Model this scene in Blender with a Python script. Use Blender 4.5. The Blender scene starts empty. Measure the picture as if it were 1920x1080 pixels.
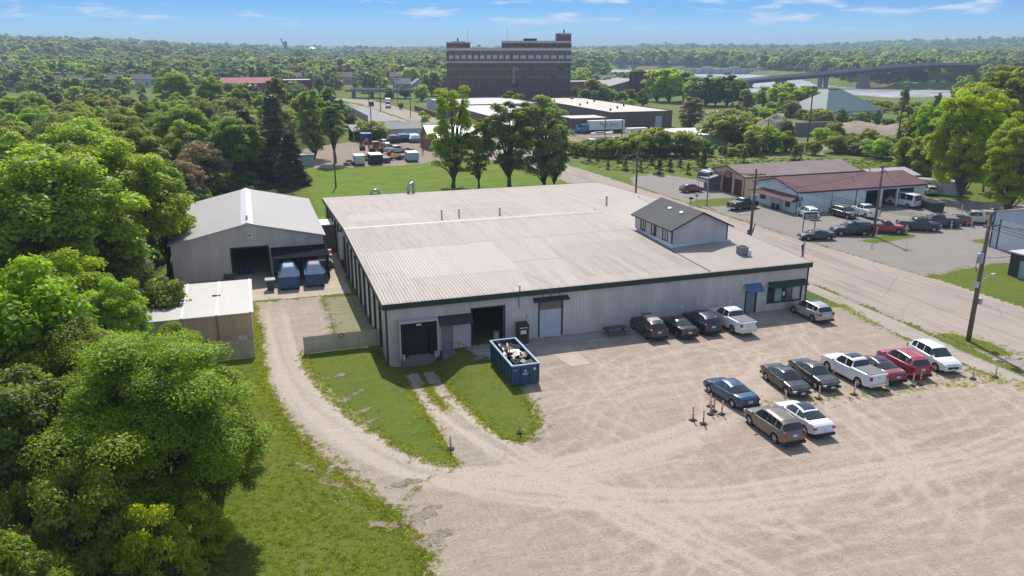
import bpy, math, random
import numpy as np
from mathutils import Vector, Matrix
R = math.radians
C = bpy.context.scene.collection
rng = np.random.default_rng(7)
random.seed(7)

# ---------------------------------------------------------------- camera, sky, sun, exposure
HC = 26.0                                  # camera height (m); world x runs along the warehouse front, y away from the camera
YAW = R(18.47); F = 1468.0; PIT = math.atan2(448, F)
cam = bpy.data.cameras.new('camera'); co = bpy.data.objects.new('camera', cam); C.objects.link(co)
cam.sensor_width = 36; cam.lens = F/1920*36; cam.clip_start = 0.5; cam.clip_end = 30000
co.location = (0, 0, HC); co.rotation_euler = (math.pi/2-PIT, 0, -YAW)
bpy.context.scene.camera = co
SUN_EL, SUN_AZ = R(50), R(77)              # azimuth measured from +x towards +y
w = bpy.data.worlds.new('World'); bpy.context.scene.world = w; w.use_nodes = True
nt = w.node_tree; nt.nodes.clear()
sky = nt.nodes.new('ShaderNodeTexSky'); sky.sky_type = 'NISHITA'; sky.sun_disc = False
sky.sun_elevation = SUN_EL; sky.sun_rotation = math.pi/2-SUN_AZ; sky.altitude = 200
sky.air_density = 1.0; sky.dust_density = 0.3; sky.ozone_density = 2.0
bg = nt.nodes.new('ShaderNodeBackground'); bg.inputs[1].default_value = 0.14
out = nt.nodes.new('ShaderNodeOutputWorld')
# thin clouds: stretched noise over the direction of the sky
tc = nt.nodes.new('ShaderNodeTexCoord'); mp = nt.nodes.new('ShaderNodeMapping'); mp.inputs['Scale'].default_value = (16, 16, 95)
mp.inputs['Location'].default_value = (3.3, 1.7, 0.4)
nz = nt.nodes.new('ShaderNodeTexNoise'); nz.inputs['Scale'].default_value = 1.0; nz.inputs['Detail'].default_value = 6; nz.inputs['Roughness'].default_value = .55
cr = nt.nodes.new('ShaderNodeMapRange'); cr.inputs[1].default_value = .55; cr.inputs[2].default_value = .68
sx = nt.nodes.new('ShaderNodeSeparateXYZ'); hm = nt.nodes.new('ShaderNodeMapRange')
hm.inputs[1].default_value = .012; hm.inputs[2].default_value = .035
mu = nt.nodes.new('ShaderNodeMath'); mu.operation = 'MULTIPLY'
m2 = nt.nodes.new('ShaderNodeMath'); m2.operation = 'MULTIPLY'; m2.inputs[1].default_value = .75
mx = nt.nodes.new('ShaderNodeMixRGB'); mx.inputs[2].default_value = (5.2, 5.4, 6.0, 1)
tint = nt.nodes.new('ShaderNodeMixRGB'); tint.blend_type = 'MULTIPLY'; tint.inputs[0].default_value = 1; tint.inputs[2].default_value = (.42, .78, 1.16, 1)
L = nt.links.new
L(tc.outputs['Generated'], mp.inputs['Vector']); L(mp.outputs[0], nz.inputs['Vector']); L(nz.outputs['Fac'], cr.inputs[0])
L(tc.outputs['Generated'], sx.inputs[0]); L(sx.outputs['Z'], hm.inputs[0]); L(cr.outputs[0], mu.inputs[0]); L(hm.outputs[0], mu.inputs[1])
tz = nt.nodes.new('ShaderNodeValToRGB'); e_ = tz.color_ramp.elements; e_[0].position = 0; e_[0].color = (.34, .64, 1.0, 1); e_[1].position = .35; e_[1].color = (1.58, 1.28, 1.02, 1)  # unseen upper sky brightened and warmed by this ramp as added fill light
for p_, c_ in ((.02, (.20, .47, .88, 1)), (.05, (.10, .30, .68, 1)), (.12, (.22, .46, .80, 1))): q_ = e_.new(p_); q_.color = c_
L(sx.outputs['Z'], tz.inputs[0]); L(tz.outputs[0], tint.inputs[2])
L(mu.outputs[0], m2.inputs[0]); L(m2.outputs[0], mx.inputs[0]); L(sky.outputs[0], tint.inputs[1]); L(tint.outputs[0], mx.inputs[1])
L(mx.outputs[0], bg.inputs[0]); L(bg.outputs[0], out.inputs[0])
sl = bpy.data.lights.new('sun', 'SUN'); so = bpy.data.objects.new('sun', sl); C.objects.link(so)
sl.energy = 4.45; sl.angle = R(.5); sl.color = (1, .94, .85)
sd = Vector((math.cos(SUN_EL)*math.cos(SUN_AZ), math.cos(SUN_EL)*math.sin(SUN_AZ), math.sin(SUN_EL)))
so.rotation_euler = sd.to_track_quat('Z', 'Y').to_euler(); so.location = (0, 0, 120)
sc = bpy.context.scene
sc.view_settings.view_transform = 'Standard'; sc.view_settings.look = 'None'; sc.view_settings.gamma = 1
sc.view_settings.exposure = 0.33
sc.render.engine = 'CYCLES'
sc.cycles.max_bounces = 6; sc.cycles.diffuse_bounces = 3; sc.cycles.glossy_bounces = 2; sc.cycles.transmission_bounces = 3
sc.cycles.transparent_max_bounces = 8; sc.cycles.volume_bounces = 0
sc.cycles.use_denoising = True

# ---------------------------------------------------------------- pixel -> ground helper (where things stand)
def ray(px, py):
    a = (px-960)/F; b = (540-py)/F
    x, y, z = a, math.cos(PIT)+b*math.sin(PIT), -math.sin(PIT)+b*math.cos(PIT)
    return (x*math.cos(YAW)+y*math.sin(YAW), -x*math.sin(YAW)+y*math.cos(YAW), z)
def G(px, py, z=0):
    r = ray(px, py); t = (z-HC)/r[2]; return (r[0]*t, r[1]*t)
def onv(px, py, v0):
    r = ray(px, py); t = v0/r[1]; return (r[0]*t, HC+r[2]*t)
def onu(px, py, u0):
    r = ray(px, py); t = u0/r[0]; return (r[1]*t, HC+r[2]*t)

# ---------------------------------------------------------------- naming
def tag(o, label=None, cat=None, group=None, kind=None):
    if label: o['label'] = label
    if cat: o['category'] = cat
    if group: o['group'] = group
    if kind: o['kind'] = kind
    return o
def thing(name, label, cat, loc=(0, 0, 0), rz=0, group=None):
    o = bpy.data.objects.new(name, None); C.objects.link(o)
    o.empty_display_size = .3
    o.location = loc if len(loc) == 3 else (loc[0], loc[1], 0); o.rotation_euler = (0, 0, rz)
    return tag(o, label, cat, group)
def dup(root, loc, rz=0, label=None, sc_=None):
    def cp(o, par):
        c = o.copy(); C.objects.link(c)
        if par: c.parent = par
        for ch in o.children: cp(ch, c)
        return c
    r = cp(root, None); r.location = loc if len(loc) == 3 else (loc[0], loc[1], 0); r.rotation_euler = (0, 0, rz)
    if sc_ is not None: r.scale = sc_ if hasattr(sc_, '__len__') else (sc_,)*3
    if label: r['label'] = label
    return r

# ---------------------------------------------------------------- mesh builder
class MB:
    def __init__(s): s.v = []; s.f = []; s.m = []
    def add(s, vs, fs, m=0):
        b = len(s.v); s.v += [tuple(p) for p in vs]; s.f += [tuple(b+i for i in f) for f in fs]; s.m += [m]*len(fs); return s
    def quad(s, a, b, c, d, m=0): return s.add([a, b, c, d], [(0, 1, 2, 3)], m)
    def poly(s, pts, m=0): return s.add(pts, [tuple(range(len(pts)))], m)
    def box(s, x0, x1, y0, y1, z0, z1, m=0):
        v = [(x0, y0, z0), (x1, y0, z0), (x1, y1, z0), (x0, y1, z0), (x0, y0, z1), (x1, y0, z1), (x1, y1, z1), (x0, y1, z1)]
        return s.add(v, [(3, 2, 1, 0), (4, 5, 6, 7), (0, 1, 5, 4), (1, 2, 6, 5), (2, 3, 7, 6), (3, 0, 4, 7)], m)
    def obox(s, c, size, rot=(0, 0, 0), m=0, bev=0):
        M = Matrix.Translation(c) @ Matrix.Rotation(rot[2], 4, 'Z') @ Matrix.Rotation(rot[1], 4, 'Y') @ Matrix.Rotation(rot[0], 4, 'X')
        a, b, h = size[0]/2, size[1]/2, size[2]/2
        v = [M @ Vector(p) for p in [(-a, -b, -h), (a, -b, -h), (a, b, -h), (-a, b, -h), (-a, -b, h), (a, -b, h), (a, b, h), (-a, b, h)]]
        return s.add(v, [(3, 2, 1, 0), (4, 5, 6, 7), (0, 1, 5, 4), (1, 2, 6, 5), (2, 3, 7, 6), (3, 0, 4, 7)], m)
    def tube(s, pts, rad, n=8, m=0, cap=True):
        pts = [Vector(p) for p in pts]; k = len(pts)
        rad = rad if hasattr(rad, '__len__') else [rad]*k
        b = len(s.v); ref = None
        for i, p in enumerate(pts):
            d = (pts[min(i+1, k-1)]-pts[max(i-1, 0)]).normalized()
            if ref is None: ref = Vector((1, 0, 0)) if abs(d.x) < .9 else Vector((0, 1, 0))
            a = (ref-d*ref.dot(d)).normalized(); ref = a; c = d.cross(a)
            for j in range(n):
                t = 2*math.pi*j/n; s.v.append(tuple(p+(a*math.cos(t)+c*math.sin(t))*rad[i]))
        for i in range(k-1):
            for j in range(n):
                q = (j+1) % n; s.f.append((b+i*n+j, b+i*n+q, b+(i+1)*n+q, b+(i+1)*n+j)); s.m.append(m)
        if cap:
            s.f.append(tuple(b+j for j in range(n))[::-1]); s.m.append(m)
            s.f.append(tuple(b+(k-1)*n+j for j in range(n))); s.m.append(m)
        return s
    def lathe(s, prof, c=(0, 0, 0), axis='Z', n=16, m=0):
        b = len(s.v); k = len(prof)
        for r_, h in prof:
            for j in range(n):
                t = 2*math.pi*j/n; x, y = r_*math.cos(t), r_*math.sin(t)
                p = (x, y, h) if axis == 'Z' else ((x, h, y) if axis == 'Y' else (h, x, y))
                s.v.append((p[0]+c[0], p[1]+c[1], p[2]+c[2]))
        for i in range(k-1):
            for j in range(n):
                q = (j+1) % n; s.f.append((b+i*n+j, b+i*n+q, b+(i+1)*n+q, b+(i+1)*n+j)); s.m.append(m)
        return s
    def prism(s, poly, z0, z1, m=0):
        n = len(poly); v = [(x, y, z0) for x, y in poly]+[(x, y, z1) for x, y in poly]
        f = [tuple(range(n))[::-1], tuple(range(n, 2*n))]+[(i, (i+1) % n, n+(i+1) % n, n+i) for i in range(n)]
        return s.add(v, f, m)
    def prismx(s, poly, x0, x1, m=0):      # profile in y,z swept along x
        n = len(poly); v = [(x0, y, z) for y, z in poly]+[(x1, y, z) for y, z in poly]
        f = [tuple(range(n))[::-1], tuple(range(n, 2*n))]+[(i, (i+1) % n, n+(i+1) % n, n+i) for i in range(n)]
        return s.add(v, f, m)
    def prismy(s, poly, y0, y1, m=0):      # profile in x,z swept along y
        n = len(poly); v = [(x, y0, z) for x, z in poly]+[(x, y1, z) for x, z in poly]
        f = [tuple(range(n)), tuple(range(n, 2*n))[::-1]]+[(i, n+i, n+(i+1) % n, (i+1) % n) for i in range(n)]
        return s.add(v, f, m)
    def build(s, name, mats, parent=None, smooth=False, loc=None, rz=None, angle=None):
        me = bpy.data.meshes.new(name); me.from_pydata(s.v, [], s.f)
        mats = mats if isinstance(mats, (list, tuple)) else [mats]
        for q in mats: me.materials.append(q)
        if len(mats) > 1: me.polygons.foreach_set('material_index', s.m)
        if smooth: me.polygons.foreach_set('use_smooth', [True]*len(s.f))
        if angle: me.set_sharp_from_angle(angle=R(angle))
        me.update()
        o = bpy.data.objects.new(name, me); C.objects.link(o)
        if parent: o.parent = parent
        if loc is not None: o.location = loc
        if rz is not None: o.rotation_euler = (0, 0, rz)
        return o
def npmesh(name, v, f, mats, parent=None, attr=None, smooth=False):
    """fast mesh from numpy arrays; f is (n,3) or (n,4)"""
    me = bpy.data.meshes.new(name); k = f.shape[1]
    me.vertices.add(len(v)); me.vertices.foreach_set('co', v.astype(np.float32).ravel())
    me.loops.add(f.size); me.loops.foreach_set('vertex_index', f.astype(np.int32).ravel())
    me.polygons.add(len(f)); me.polygons.foreach_set('loop_start', (np.arange(len(f))*k).astype(np.int32))
    me.polygons.foreach_set('loop_total', np.full(len(f), k, np.int32))
    if smooth: me.polygons.foreach_set('use_smooth', np.ones(len(f), bool))
    for q in (mats if isinstance(mats, (list, tuple)) else [mats]): me.materials.append(q)
    me.update(calc_edges=True); me.validate()
    for nm, a in (attr or {}).items():
        at = me.attributes.new(nm, 'FLOAT', 'POINT'); at.data.foreach_set('value', a.astype(np.float32))
    if name is None: return me
    o = bpy.data.objects.new(name, me); C.objects.link(o)
    if parent: o.parent = parent
    return o

# ---------------------------------------------------------------- numpy noise
_lat = rng.random((256, 256))
def vn(u, v, s, seed=0):
    x = np.asarray(u)/s+seed*17.3; y = np.asarray(v)/s+seed*31.7
    i = np.floor(x).astype(int); j = np.floor(y).astype(int); fx = x-i; fy = y-j
    fx = fx*fx*(3-2*fx); fy = fy*fy*(3-2*fy); a = _lat
    g = lambda p, q: a[p % 256, q % 256]
    return (g(i, j)*(1-fx)+g(i+1, j)*fx)*(1-fy)+(g(i, j+1)*(1-fx)+g(i+1, j+1)*fx)*fy
def fbm(u, v, s, o=4, seed=0):
    r = 0; a = 1; t = 0
    for k in range(o): r = r+a*vn(u, v, s/2**k, seed+k); t += a; a *= .5
    return r/t
def sdf(poly, u, v):
    """signed distance, negative inside"""
    P = np.array(poly, float); u = np.asarray(u, float); v = np.asarray(v, float)
    d = np.full(u.shape, 1e18); ins = np.zeros(u.shape, bool)
    for k in range(len(P)):
        a = P[k]; b = P[(k+1) % len(P)]; e = b-a; wx = u-a[0]; wy = v-a[1]
        t = np.clip((wx*e[0]+wy*e[1])/max(e@e, 1e-9), 0, 1)
        d = np.minimum(d, (wx-t*e[0])**2+(wy-t*e[1])**2)
        c = ((a[1] > v) != (b[1] > v)) & (u < (b[0]-a[0])*(v-a[1])/((b[1]-a[1]) if b[1] != a[1] else 1e-9)+a[0])
        ins ^= c
    return np.where(ins, -1, 1)*np.sqrt(d)

# ---------------------------------------------------------------- materials
_mc = {}
class NT:
    def __init__(s, name):
        s.m = bpy.data.materials.new(name); s.m.use_nodes = True; s.t = s.m.node_tree; s.n = s.t.nodes
        s.b = s.n['Principled BSDF']; s.o = s.n['Material Output']
    def nd(s, k, **kw):
        q = s.n.new(k)
        for a, b in kw.items():
            if a[0] == 'i' and a[1:].isdigit(): q.inputs[int(a[1:])].default_value = b
            else: setattr(q, a, b)
        return q
    def l(s, a, b): s.t.links.new(a, b)
    def co(s, scale=(1, 1, 1), world=False, rot=(0, 0, 0)):
        if world: g = s.nd('ShaderNodeNewGeometry').outputs['Position']
        else: g = s.nd('ShaderNodeTexCoord').outputs['Object']
        q = s.nd('ShaderNodeMapping'); q.inputs['Scale'].default_value = scale; q.inputs['Rotation'].default_value = rot; s.l(g, q.inputs[0]); return q.outputs[0]
    def noise(s, vec, scale, detail=4, rough=.6, dist=0):
        q = s.nd('ShaderNodeTexNoise'); q.inputs['Scale'].default_value = scale; q.inputs['Detail'].default_value = detail
        q.inputs['Roughness'].default_value = rough; q.inputs['Distortion'].default_value = dist
        s.l(vec, q.inputs['Vector']); return q.outputs['Fac']
    def rmp(s, f, a, b, c=0., d=1.):
        q = s.nd('ShaderNodeMapRange'); q.inputs[1].default_value = a; q.inputs[2].default_value = b
        q.inputs[3].default_value = c; q.inputs[4].default_value = d; s.l(f, q.inputs[0]); return q.outputs[0]
    def mix(s, f, a, b, mode='MIX'):
        q = s.nd('ShaderNodeMixRGB', blend_type=mode)
        for i, x in enumerate((f, a, b)):
            if hasattr(x, 'is_linked') or hasattr(x, 'links'): s.l(x, q.inputs[i])
            elif i == 0: q.inputs[0].default_value = x
            else: q.inputs[i].default_value = (*x, 1) if len(x) == 3 else x
        return q.outputs[0]
    def math(s, op, a, b=0.):
        q = s.nd('ShaderNodeMath', operation=op)
        for i, x in enumerate((a, b)):
            if hasattr(x, 'links'): s.l(x, q.inputs[i])
            else: q.inputs[i].default_value = x
        return q.outputs[0]
    def bump(s, h, dist=.02, st=1.):
        q = s.nd('ShaderNodeBump'); q.inputs['Distance'].default_value = dist; q.inputs['Strength'].default_value = st
        s.l(h, q.inputs['Height']); s.l(q.outputs[0], s.b.inputs['Normal'])
    def fin(s, col, rough=.8, metal=0, spec=.3):
        if hasattr(col, 'links'): s.l(col, s.b.inputs['Base Color'])
        else: s.b.inputs['Base Color'].default_value = (*col, 1)
        if hasattr(rough, 'links'): s.l(rough, s.b.inputs['Roughness'])
        else: s.b.inputs['Roughness'].default_value = rough
        s.b.inputs['Metallic'].default_value = metal; s.b.inputs['Specular IOR Level'].default_value = spec
        return s.m
def sc3(c, k): return tuple(min(1, x*k) for x in c)
def M(name, col, rough=.8, metal=0, var=.12, scale=1.5, spec=.3, bump=0):
    if name in _mc: return _mc[name]
    n = NT(name); v = n.co(); a = n.noise(v, scale, 5); b = n.noise(v, scale*9, 3)
    f = n.mix(.35, a, b); f = n.rmp(f, .32, .68)
    c = n.mix(f, sc3(col, 1-var), sc3(col, 1+var))
    if bump: n.bump(b, bump)
    _mc[name] = n.fin(c, rough, metal, spec); return _mc[name]
def siding(name, col, period=.3, depth=.02, horiz=False, rough=.55, dirt=.1, line=.72):
    """ribbed sheet metal or boards: narrow ribs with a slim darker groove, streaked by weather"""
    if name in _mc: return _mc[name]
    n = NT(name); g = n.nd('ShaderNodeTexCoord').outputs['Object']; s = n.nd('ShaderNodeSeparateXYZ'); n.l(g, s.inputs[0])
    q = s.outputs['Z'] if horiz else n.math('ADD', s.outputs['X'], s.outputs['Y'])
    ph = n.math('FRACT', n.math('DIVIDE', q, period)); tri = n.math('ABSOLUTE', n.math('SUBTRACT', ph, .5))
    gr = n.rmp(tri, .36, .46); v = n.co((1, 1, .25)); d = n.noise(v, .7, 5); d2 = n.noise(n.co(), 6, 3)
    c = n.mix(n.rmp(d, .35, .65), sc3(col, 1-dirt), sc3(col, 1+dirt)); c = n.mix(n.math('MULTIPLY', n.rmp(d2, .4, .7), .25), c, sc3(col, .8))
    c = n.mix(gr, c, sc3(col, line)); n.bump(gr, -depth); _mc[name] = n.fin(c, rough, 0, .35); return _mc[name]
def roofing(name, col, rib=.3, along='Y', dark=(.25, .23, .22), amt=.55, purlin=6.5, rough=.6, ribline=.8, stain=None):
    """standing-seam sheet: ribs running along one axis, dirt streaks stretched with them, faint laps across"""
    if name in _mc: return _mc[name]
    n = NT(name); g = n.nd('ShaderNodeTexCoord').outputs['Object']; s = n.nd('ShaderNodeSeparateXYZ'); n.l(g, s.inputs[0])
    a, b = (s.outputs['X'], s.outputs['Y']) if along == 'Y' else (s.outputs['Y'], s.outputs['X'])
    st = (1, .045, 1) if along == 'Y' else (.045, 1, 1)
    k1 = n.noise(n.co(st), 1.1, 6, .7); k2 = n.noise(n.co(st), 5, 4, .7); k3 = n.noise(n.co(), .12, 4, .6); k4 = n.noise(n.co(), 1.8, 6, .65)
    f = n.math('MULTIPLY', n.rmp(n.mix(.45, k1, k2), .45, .64), n.rmp(k3, .33, .62, .2, 1))
    c = n.mix(n.rmp(k3, .3, .7), sc3(col, .93), sc3(col, 1.05)); c = n.mix(n.math('MULTIPLY', f, amt), c, dark)
    c = n.mix(n.math('MULTIPLY', n.rmp(k4, .5, .75), .3*amt), c, dark)
    ph = n.math('FRACT', n.math('DIVIDE', a, rib)); gr = n.rmp(n.math('ABSOLUTE', n.math('SUBTRACT', ph, .5)), .38, .47)
    c = n.mix(gr, c, n.mix(1, c, (ribline,)*3, 'MULTIPLY'))
    if purlin:
        p2 = n.math('FRACT', n.math('DIVIDE', n.math('ADD', b, n.math('MULTIPLY', n.noise(n.co(), 1.5, 2), .0)), purlin)); g2 = n.rmp(n.math('ABSOLUTE', n.math('SUBTRACT', p2, .5)), .480, .494)
        br = n.rmp(n.noise(n.co(), 2.5, 3), .35, .6)
        c = n.mix(n.math('MULTIPLY', n.math('MULTIPLY', g2, br), .7), c, (.13, .11, .10))
    n.bump(gr, .03); _mc[name] = n.fin(c, rough, 0, .3); return _mc[name]
def shingle(name, col):
    if name in _mc: return _mc[name]
    n = NT(name); b = n.nd('ShaderNodeTexBrick'); b.offset = .5; n.l(n.co((1, 1, 1)), b.inputs['Vector'])
    b.inputs['Color1'].default_value = (*sc3(col, .85), 1); b.inputs['Color2'].default_value = (*sc3(col, 1.15), 1); b.inputs['Mortar'].default_value = (*sc3(col, .7), 1)
    b.inputs['Scale'].default_value = 1; b.inputs['Brick Width'].default_value = .3; b.inputs['Row Height'].default_value = .15; b.inputs['Mortar Size'].default_value = .01
    k = n.noise(n.co(), .35, 5); c = n.mix(n.rmp(k, .35, .65), b.outputs[0], sc3(col, 1.12)); n.bump(b.outputs['Fac'], -.006)
    _mc[name] = n.fin(c, .9, 0, .2); return _mc[name]
def brick(name, col, mortar=(.3, .28, .27), s=1.):
    if name in _mc: return _mc[name]
    n = NT(name); g = n.nd('ShaderNodeTexCoord').outputs['Object']; sp = n.nd('ShaderNodeSeparateXYZ'); n.l(g, sp.inputs[0])
    cb = n.nd('ShaderNodeCombineXYZ'); n.l(n.math('ADD', sp.outputs[0], sp.outputs[1]), cb.inputs[0]); n.l(sp.outputs[2], cb.inputs[1])
    b = n.nd('ShaderNodeTexBrick'); n.l(cb.outputs[0], b.inputs['Vector']); b.inputs['Scale'].default_value = 1
    b.inputs['Brick Width'].default_value = .4*s; b.inputs['Row Height'].default_value = .13*s; b.inputs['Mortar Size'].default_value = .012*s
    b.inputs['Color1'].default_value = (*sc3(col, .8), 1); b.inputs['Color2'].default_value = (*sc3(col, 1.2), 1); b.inputs['Mortar'].default_value = (*mortar, 1)
    k = n.noise(n.co((1, 1, .4)), .25, 5); c = n.mix(n.rmp(k, .35, .7, 0, .5), b.outputs[0], sc3(col, .6))
    _mc[name] = n.fin(c, .9, 0, .2); return _mc[name]
# ================================================================ ground
def river_d(u, v):
    """distance from the river's middle line (negative inside the channel)"""
    pts = [(900, 220), (640, 310), (520, 380), (430, 450), (385, 550), (410, 650), (520, 830), (560, 1050), (420, 1200), (150, 1500), (-200, 1900)]
    d = np.full(np.asarray(u, float).shape, 1e9)
    for k in range(len(pts)-1):
        a = np.array(pts[k], float); b = np.array(pts[k+1], float); e = b-a
        t = np.clip(((u-a[0])*e[0]+(v-a[1])*e[1])/(e@e), 0, 1)
        d = np.minimum(d, np.hypot(u-a[0]-t*e[0], v-a[1]-t*e[1]))
    return d-105
def sm(x): x = np.clip(x, 0, 1); return x*x*(3-2*x)
def hz(u, v):
    u = np.asarray(u, float); v = np.asarray(v, float)
    # loading dock ramp
    prof = sm((v-47)/13.5)*(v < 70); lat = sm((u-8.2)/2.8)*sm((16.2-u)/2.9)
    h = -1.15*prof*lat*sm((u-10.02)*20+.5 if False else 1)
    # river channel
    rd = river_d(u, v)+(fbm(u, v, 60, 3, 5)-.5)*30
    h = h-9*sm(-rd/26)
    # hills behind the town
    cu = u*math.cos(YAW)-v*math.sin(YAW); cv = u*math.sin(YAW)+v*math.cos(YAW)   # along the horizon / away
    th = np.degrees(np.arctan2(cu, cv))
    d = np.hypot(u, v)
    right = np.interp(th, [3.5, 6, 10, 14, 20, 25, 30, 40], [0, 3, 9, 10, 9, 22, 28, 30])
    left = np.interp(th, [-60, -34, -26, -20, -14, -9], [42, 31, 23, 11, 2, 0])
    rough_ = .75+.5*fbm(u, v, 500, 4, 9)
    h = h+(right*sm((d-1900)/1300)+left*sm((d-900)/1300))*rough_
    h = h+np.where((d > 3500) & (cv > 0), (d-3500)/1500*4, 0)
    return h
def axis_(segs):
    a = [segs[0][0]]
    for s, e, st in segs: a += list(np.arange(s, e, st)[1:])+[e]
    return np.array(a, float)
gu = axis_([(-6000, -1500, 150), (-1500, -300, 40), (-300, -15, 7.5), (-15, 6, 3), (6, 18, .5), (18, 90, 6), (90, 900, 15), (900, 2100, 60), (2100, 8000, 150)])
gv = axis_([(-600, -60, 60), (-60, 45, 5), (45, 66, .5), (66, 330, 6), (330, 1300, 15), (1300, 3600, 75), (3600, 8400, 200)])
U, V = np.meshgrid(gu, gv); Z = hz(U, V)
def gridfaces(nu, nv):
    i = np.arange(nu-1)[None, :]+np.arange(nv-1)[:, None]*nu
    return np.stack([i, i+1, i+nu+1, i+nu], -1).reshape(-1, 4)
fg = gridfaces(len(gu), len(gv)); c0 = (U.ravel()[fg].mean(1), V.ravel()[fg].mean(1))
# keep the wall footprint of the warehouse free of the dock dip
n = NT('ground_grass'); p = n.co(world=True)
big = n.noise(p, .018, 5); mid = n.noise(p, .13, 5); fine = n.noise(p, 2.4, 4, .75); dots = n.noise(p, 9, 3, .7)
clump = n.noise(p, .9, 5, .75); dry = n.noise(p, .22, 6, .75, .8); stripe = n.noise(n.co((1, .12, 1), True, (0, 0, .25)), .8, 3)
lc = n.mix(n.rmp(mid, .36, .62), (.08, .135, .012), (.135, .165, .018)); lc = n.mix(n.rmp(big, .42, .66), lc, (.13, .155, .026)); lc = n.mix(n.rmp(stripe, .4, .65, 0, .35), lc, (.12, .16, .02))
lc = n.mix(n.rmp(dry, .54, .70, 0, .6), lc, (.20, .185, .065)); lc = n.mix(n.rmp(clump, .52, .68, 0, .6), lc, (.055, .095, .009)); lc = n.mix(n.rmp(fine, .5, .7, 0, .7), lc, (.19, .185, .06)); lc = n.mix(n.rmp(dots, .5, .7, 0, .7), lc, (.04, .07, .008))
n.bump(n.mix(.5, fine, dots), .15); GRASS = n.fin(lc, .95, 0, .1)
n = NT('meadow'); p = n.co(world=True); a_ = n.noise(p, .05, 6, .7); b_ = n.noise(p, .5, 5, .7); c_ = n.noise(p, 3, 3)
lc = n.mix(n.rmp(a_, .4, .62), (.085, .135, .025), (.17, .185, .06)); lc = n.mix(n.rmp(b_, .5, .7, 0, .7), lc, (.06, .10, .02)); lc = n.mix(n.rmp(c_, .5, .7, 0, .5), lc, (.19, .19, .08))
n.bump(b_, .4); MEADOW = n.fin(lc, .95, 0, .1)
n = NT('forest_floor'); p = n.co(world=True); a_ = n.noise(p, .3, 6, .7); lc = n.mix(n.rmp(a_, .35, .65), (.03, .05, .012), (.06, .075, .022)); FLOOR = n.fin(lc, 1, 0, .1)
gmi = np.zeros(len(fg)); d_ = np.hypot(*c0)
g_ob = npmesh('ground', np.stack([U.ravel(), V.ravel(), Z.ravel()], 1), fg, [GRASS, MEADOW, FLOOR])
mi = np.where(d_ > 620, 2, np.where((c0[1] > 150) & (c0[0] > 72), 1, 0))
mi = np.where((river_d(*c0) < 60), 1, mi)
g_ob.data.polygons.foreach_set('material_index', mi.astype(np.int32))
tag(g_ob, kind='structure')

def sheet(name, poly, mat, off=.004, cell=.5, amp=.5, ns=1.5, holes=(), attr=None, blobs=None, jit=.3):
    """ground sheet with a naturally ragged edge: the cells inside the outline, the border shaken by noise"""
    P = np.array(poly); u0, v0 = P.min(0)-1; u1, v1 = P.max(0)+1
    a = np.arange(u0, u1, cell); b = np.arange(v0, v1, cell); U_, V_ = np.meshgrid(a, b)
    ju = (rng.random(U_.shape)-.5)*cell*jit; jv = (rng.random(U_.shape)-.5)*cell*jit; U_ = U_+ju; V_ = V_+jv
    s = sdf(poly, U_, V_)
    for h in holes: s = np.maximum(s, -sdf(h, U_, V_))
    if amp:
        s = s+(fbm(U_, V_, ns, 4, 3)-.5)*2*amp
    f = gridfaces(len(a), len(b)); sv = s.ravel()
    # triangles, so that the border runs on the diagonal too
    t = np.concatenate([f[:, [0, 1, 2]], f[:, [0, 2, 3]]]); t2 = np.concatenate([f[:, [0, 1, 3]], f[:, [1, 2, 3]]])
    flip = np.tile((sv[f[:, 0]]+sv[f[:, 2]] > sv[f[:, 1]]+sv[f[:, 3]]), 2)
    t = np.where(flip[:, None], t2, t)
    t = t[(sv[t] < 0).sum(1) >= 2]
    used = np.unique(t); rm = np.full(len(sv), -1); rm[used] = np.arange(len(used))
    uu, vv = U_.ravel()[used], V_.ravel()[used]
    # pull the outermost vertices onto the border line
    at = {}
    if attr is not None: at['wear'] = attr(uu, vv)
    at['edge'] = np.clip(-sv[used], 0, 5)
    zz = hz(uu, vv)+off
    o = npmesh(name, np.stack([uu, vv, zz], 1), rm[t], mat, attr=at)
    return tag(o, kind='structure')

# ---- wear of the gravel: tyre tracks stamped on a fine grid
TU0, TV0, TC = -6., 18., .15; TN = (int(90/TC), int(70/TC)); TR = np.zeros((TN[1], TN[0]))
def stamp(pts, amp, wd=.15):
    pts = np.array(pts); seg = np.diff(pts, axis=0); ln = np.hypot(seg[:, 0], seg[:, 1]); s = np.concatenate([[0], np.cumsum(ln)])
    q = np.arange(0, s[-1], .07); x = np.interp(q, s, pts[:, 0]); y = np.interp(q, s, pts[:, 1])
    fade = np.sin(np.clip(q/s[-1], 0, 1)*math.pi)**.5*(.4+.9*fbm(x, y, 2.2, 3, 11))
    for side in (-.8, .8):
        nx = np.gradient(y); ny = -np.gradient(x); l = np.hypot(nx, ny)+1e-9
        for k in np.arange(-wd, wd+.01, .1):
            i = ((x+nx/l*(side+k)-TU0)/TC).astype(int); j = ((y+ny/l*(side+k)-TV0)/TC).astype(int)
            ok = (i >= 0) & (i < TN[0]) & (j >= 0) & (j < TN[1]); np.add.at(TR, (j[ok], i[ok]), amp*fade[ok]*(1-abs(k)/wd*.4))
def arc(c, r, a0, a1): t = np.linspace(R(a0), R(a1), 60); return np.stack([c[0]+r*np.cos(t), c[1]+r*np.sin(t)], 1)
def curve(pts, n=80):
    P = np.array(pts, float); t = np.linspace(0, len(P)-1, n); P2 = np.stack([np.interp(t, range(len(P)), P[:, k]) for k in (0, 1)], 1)
    for _ in range(12): P2[1:-1] = (P2[:-2]+P2[2:])/2*.5+P2[1:-1]*.5
    return P2
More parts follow.
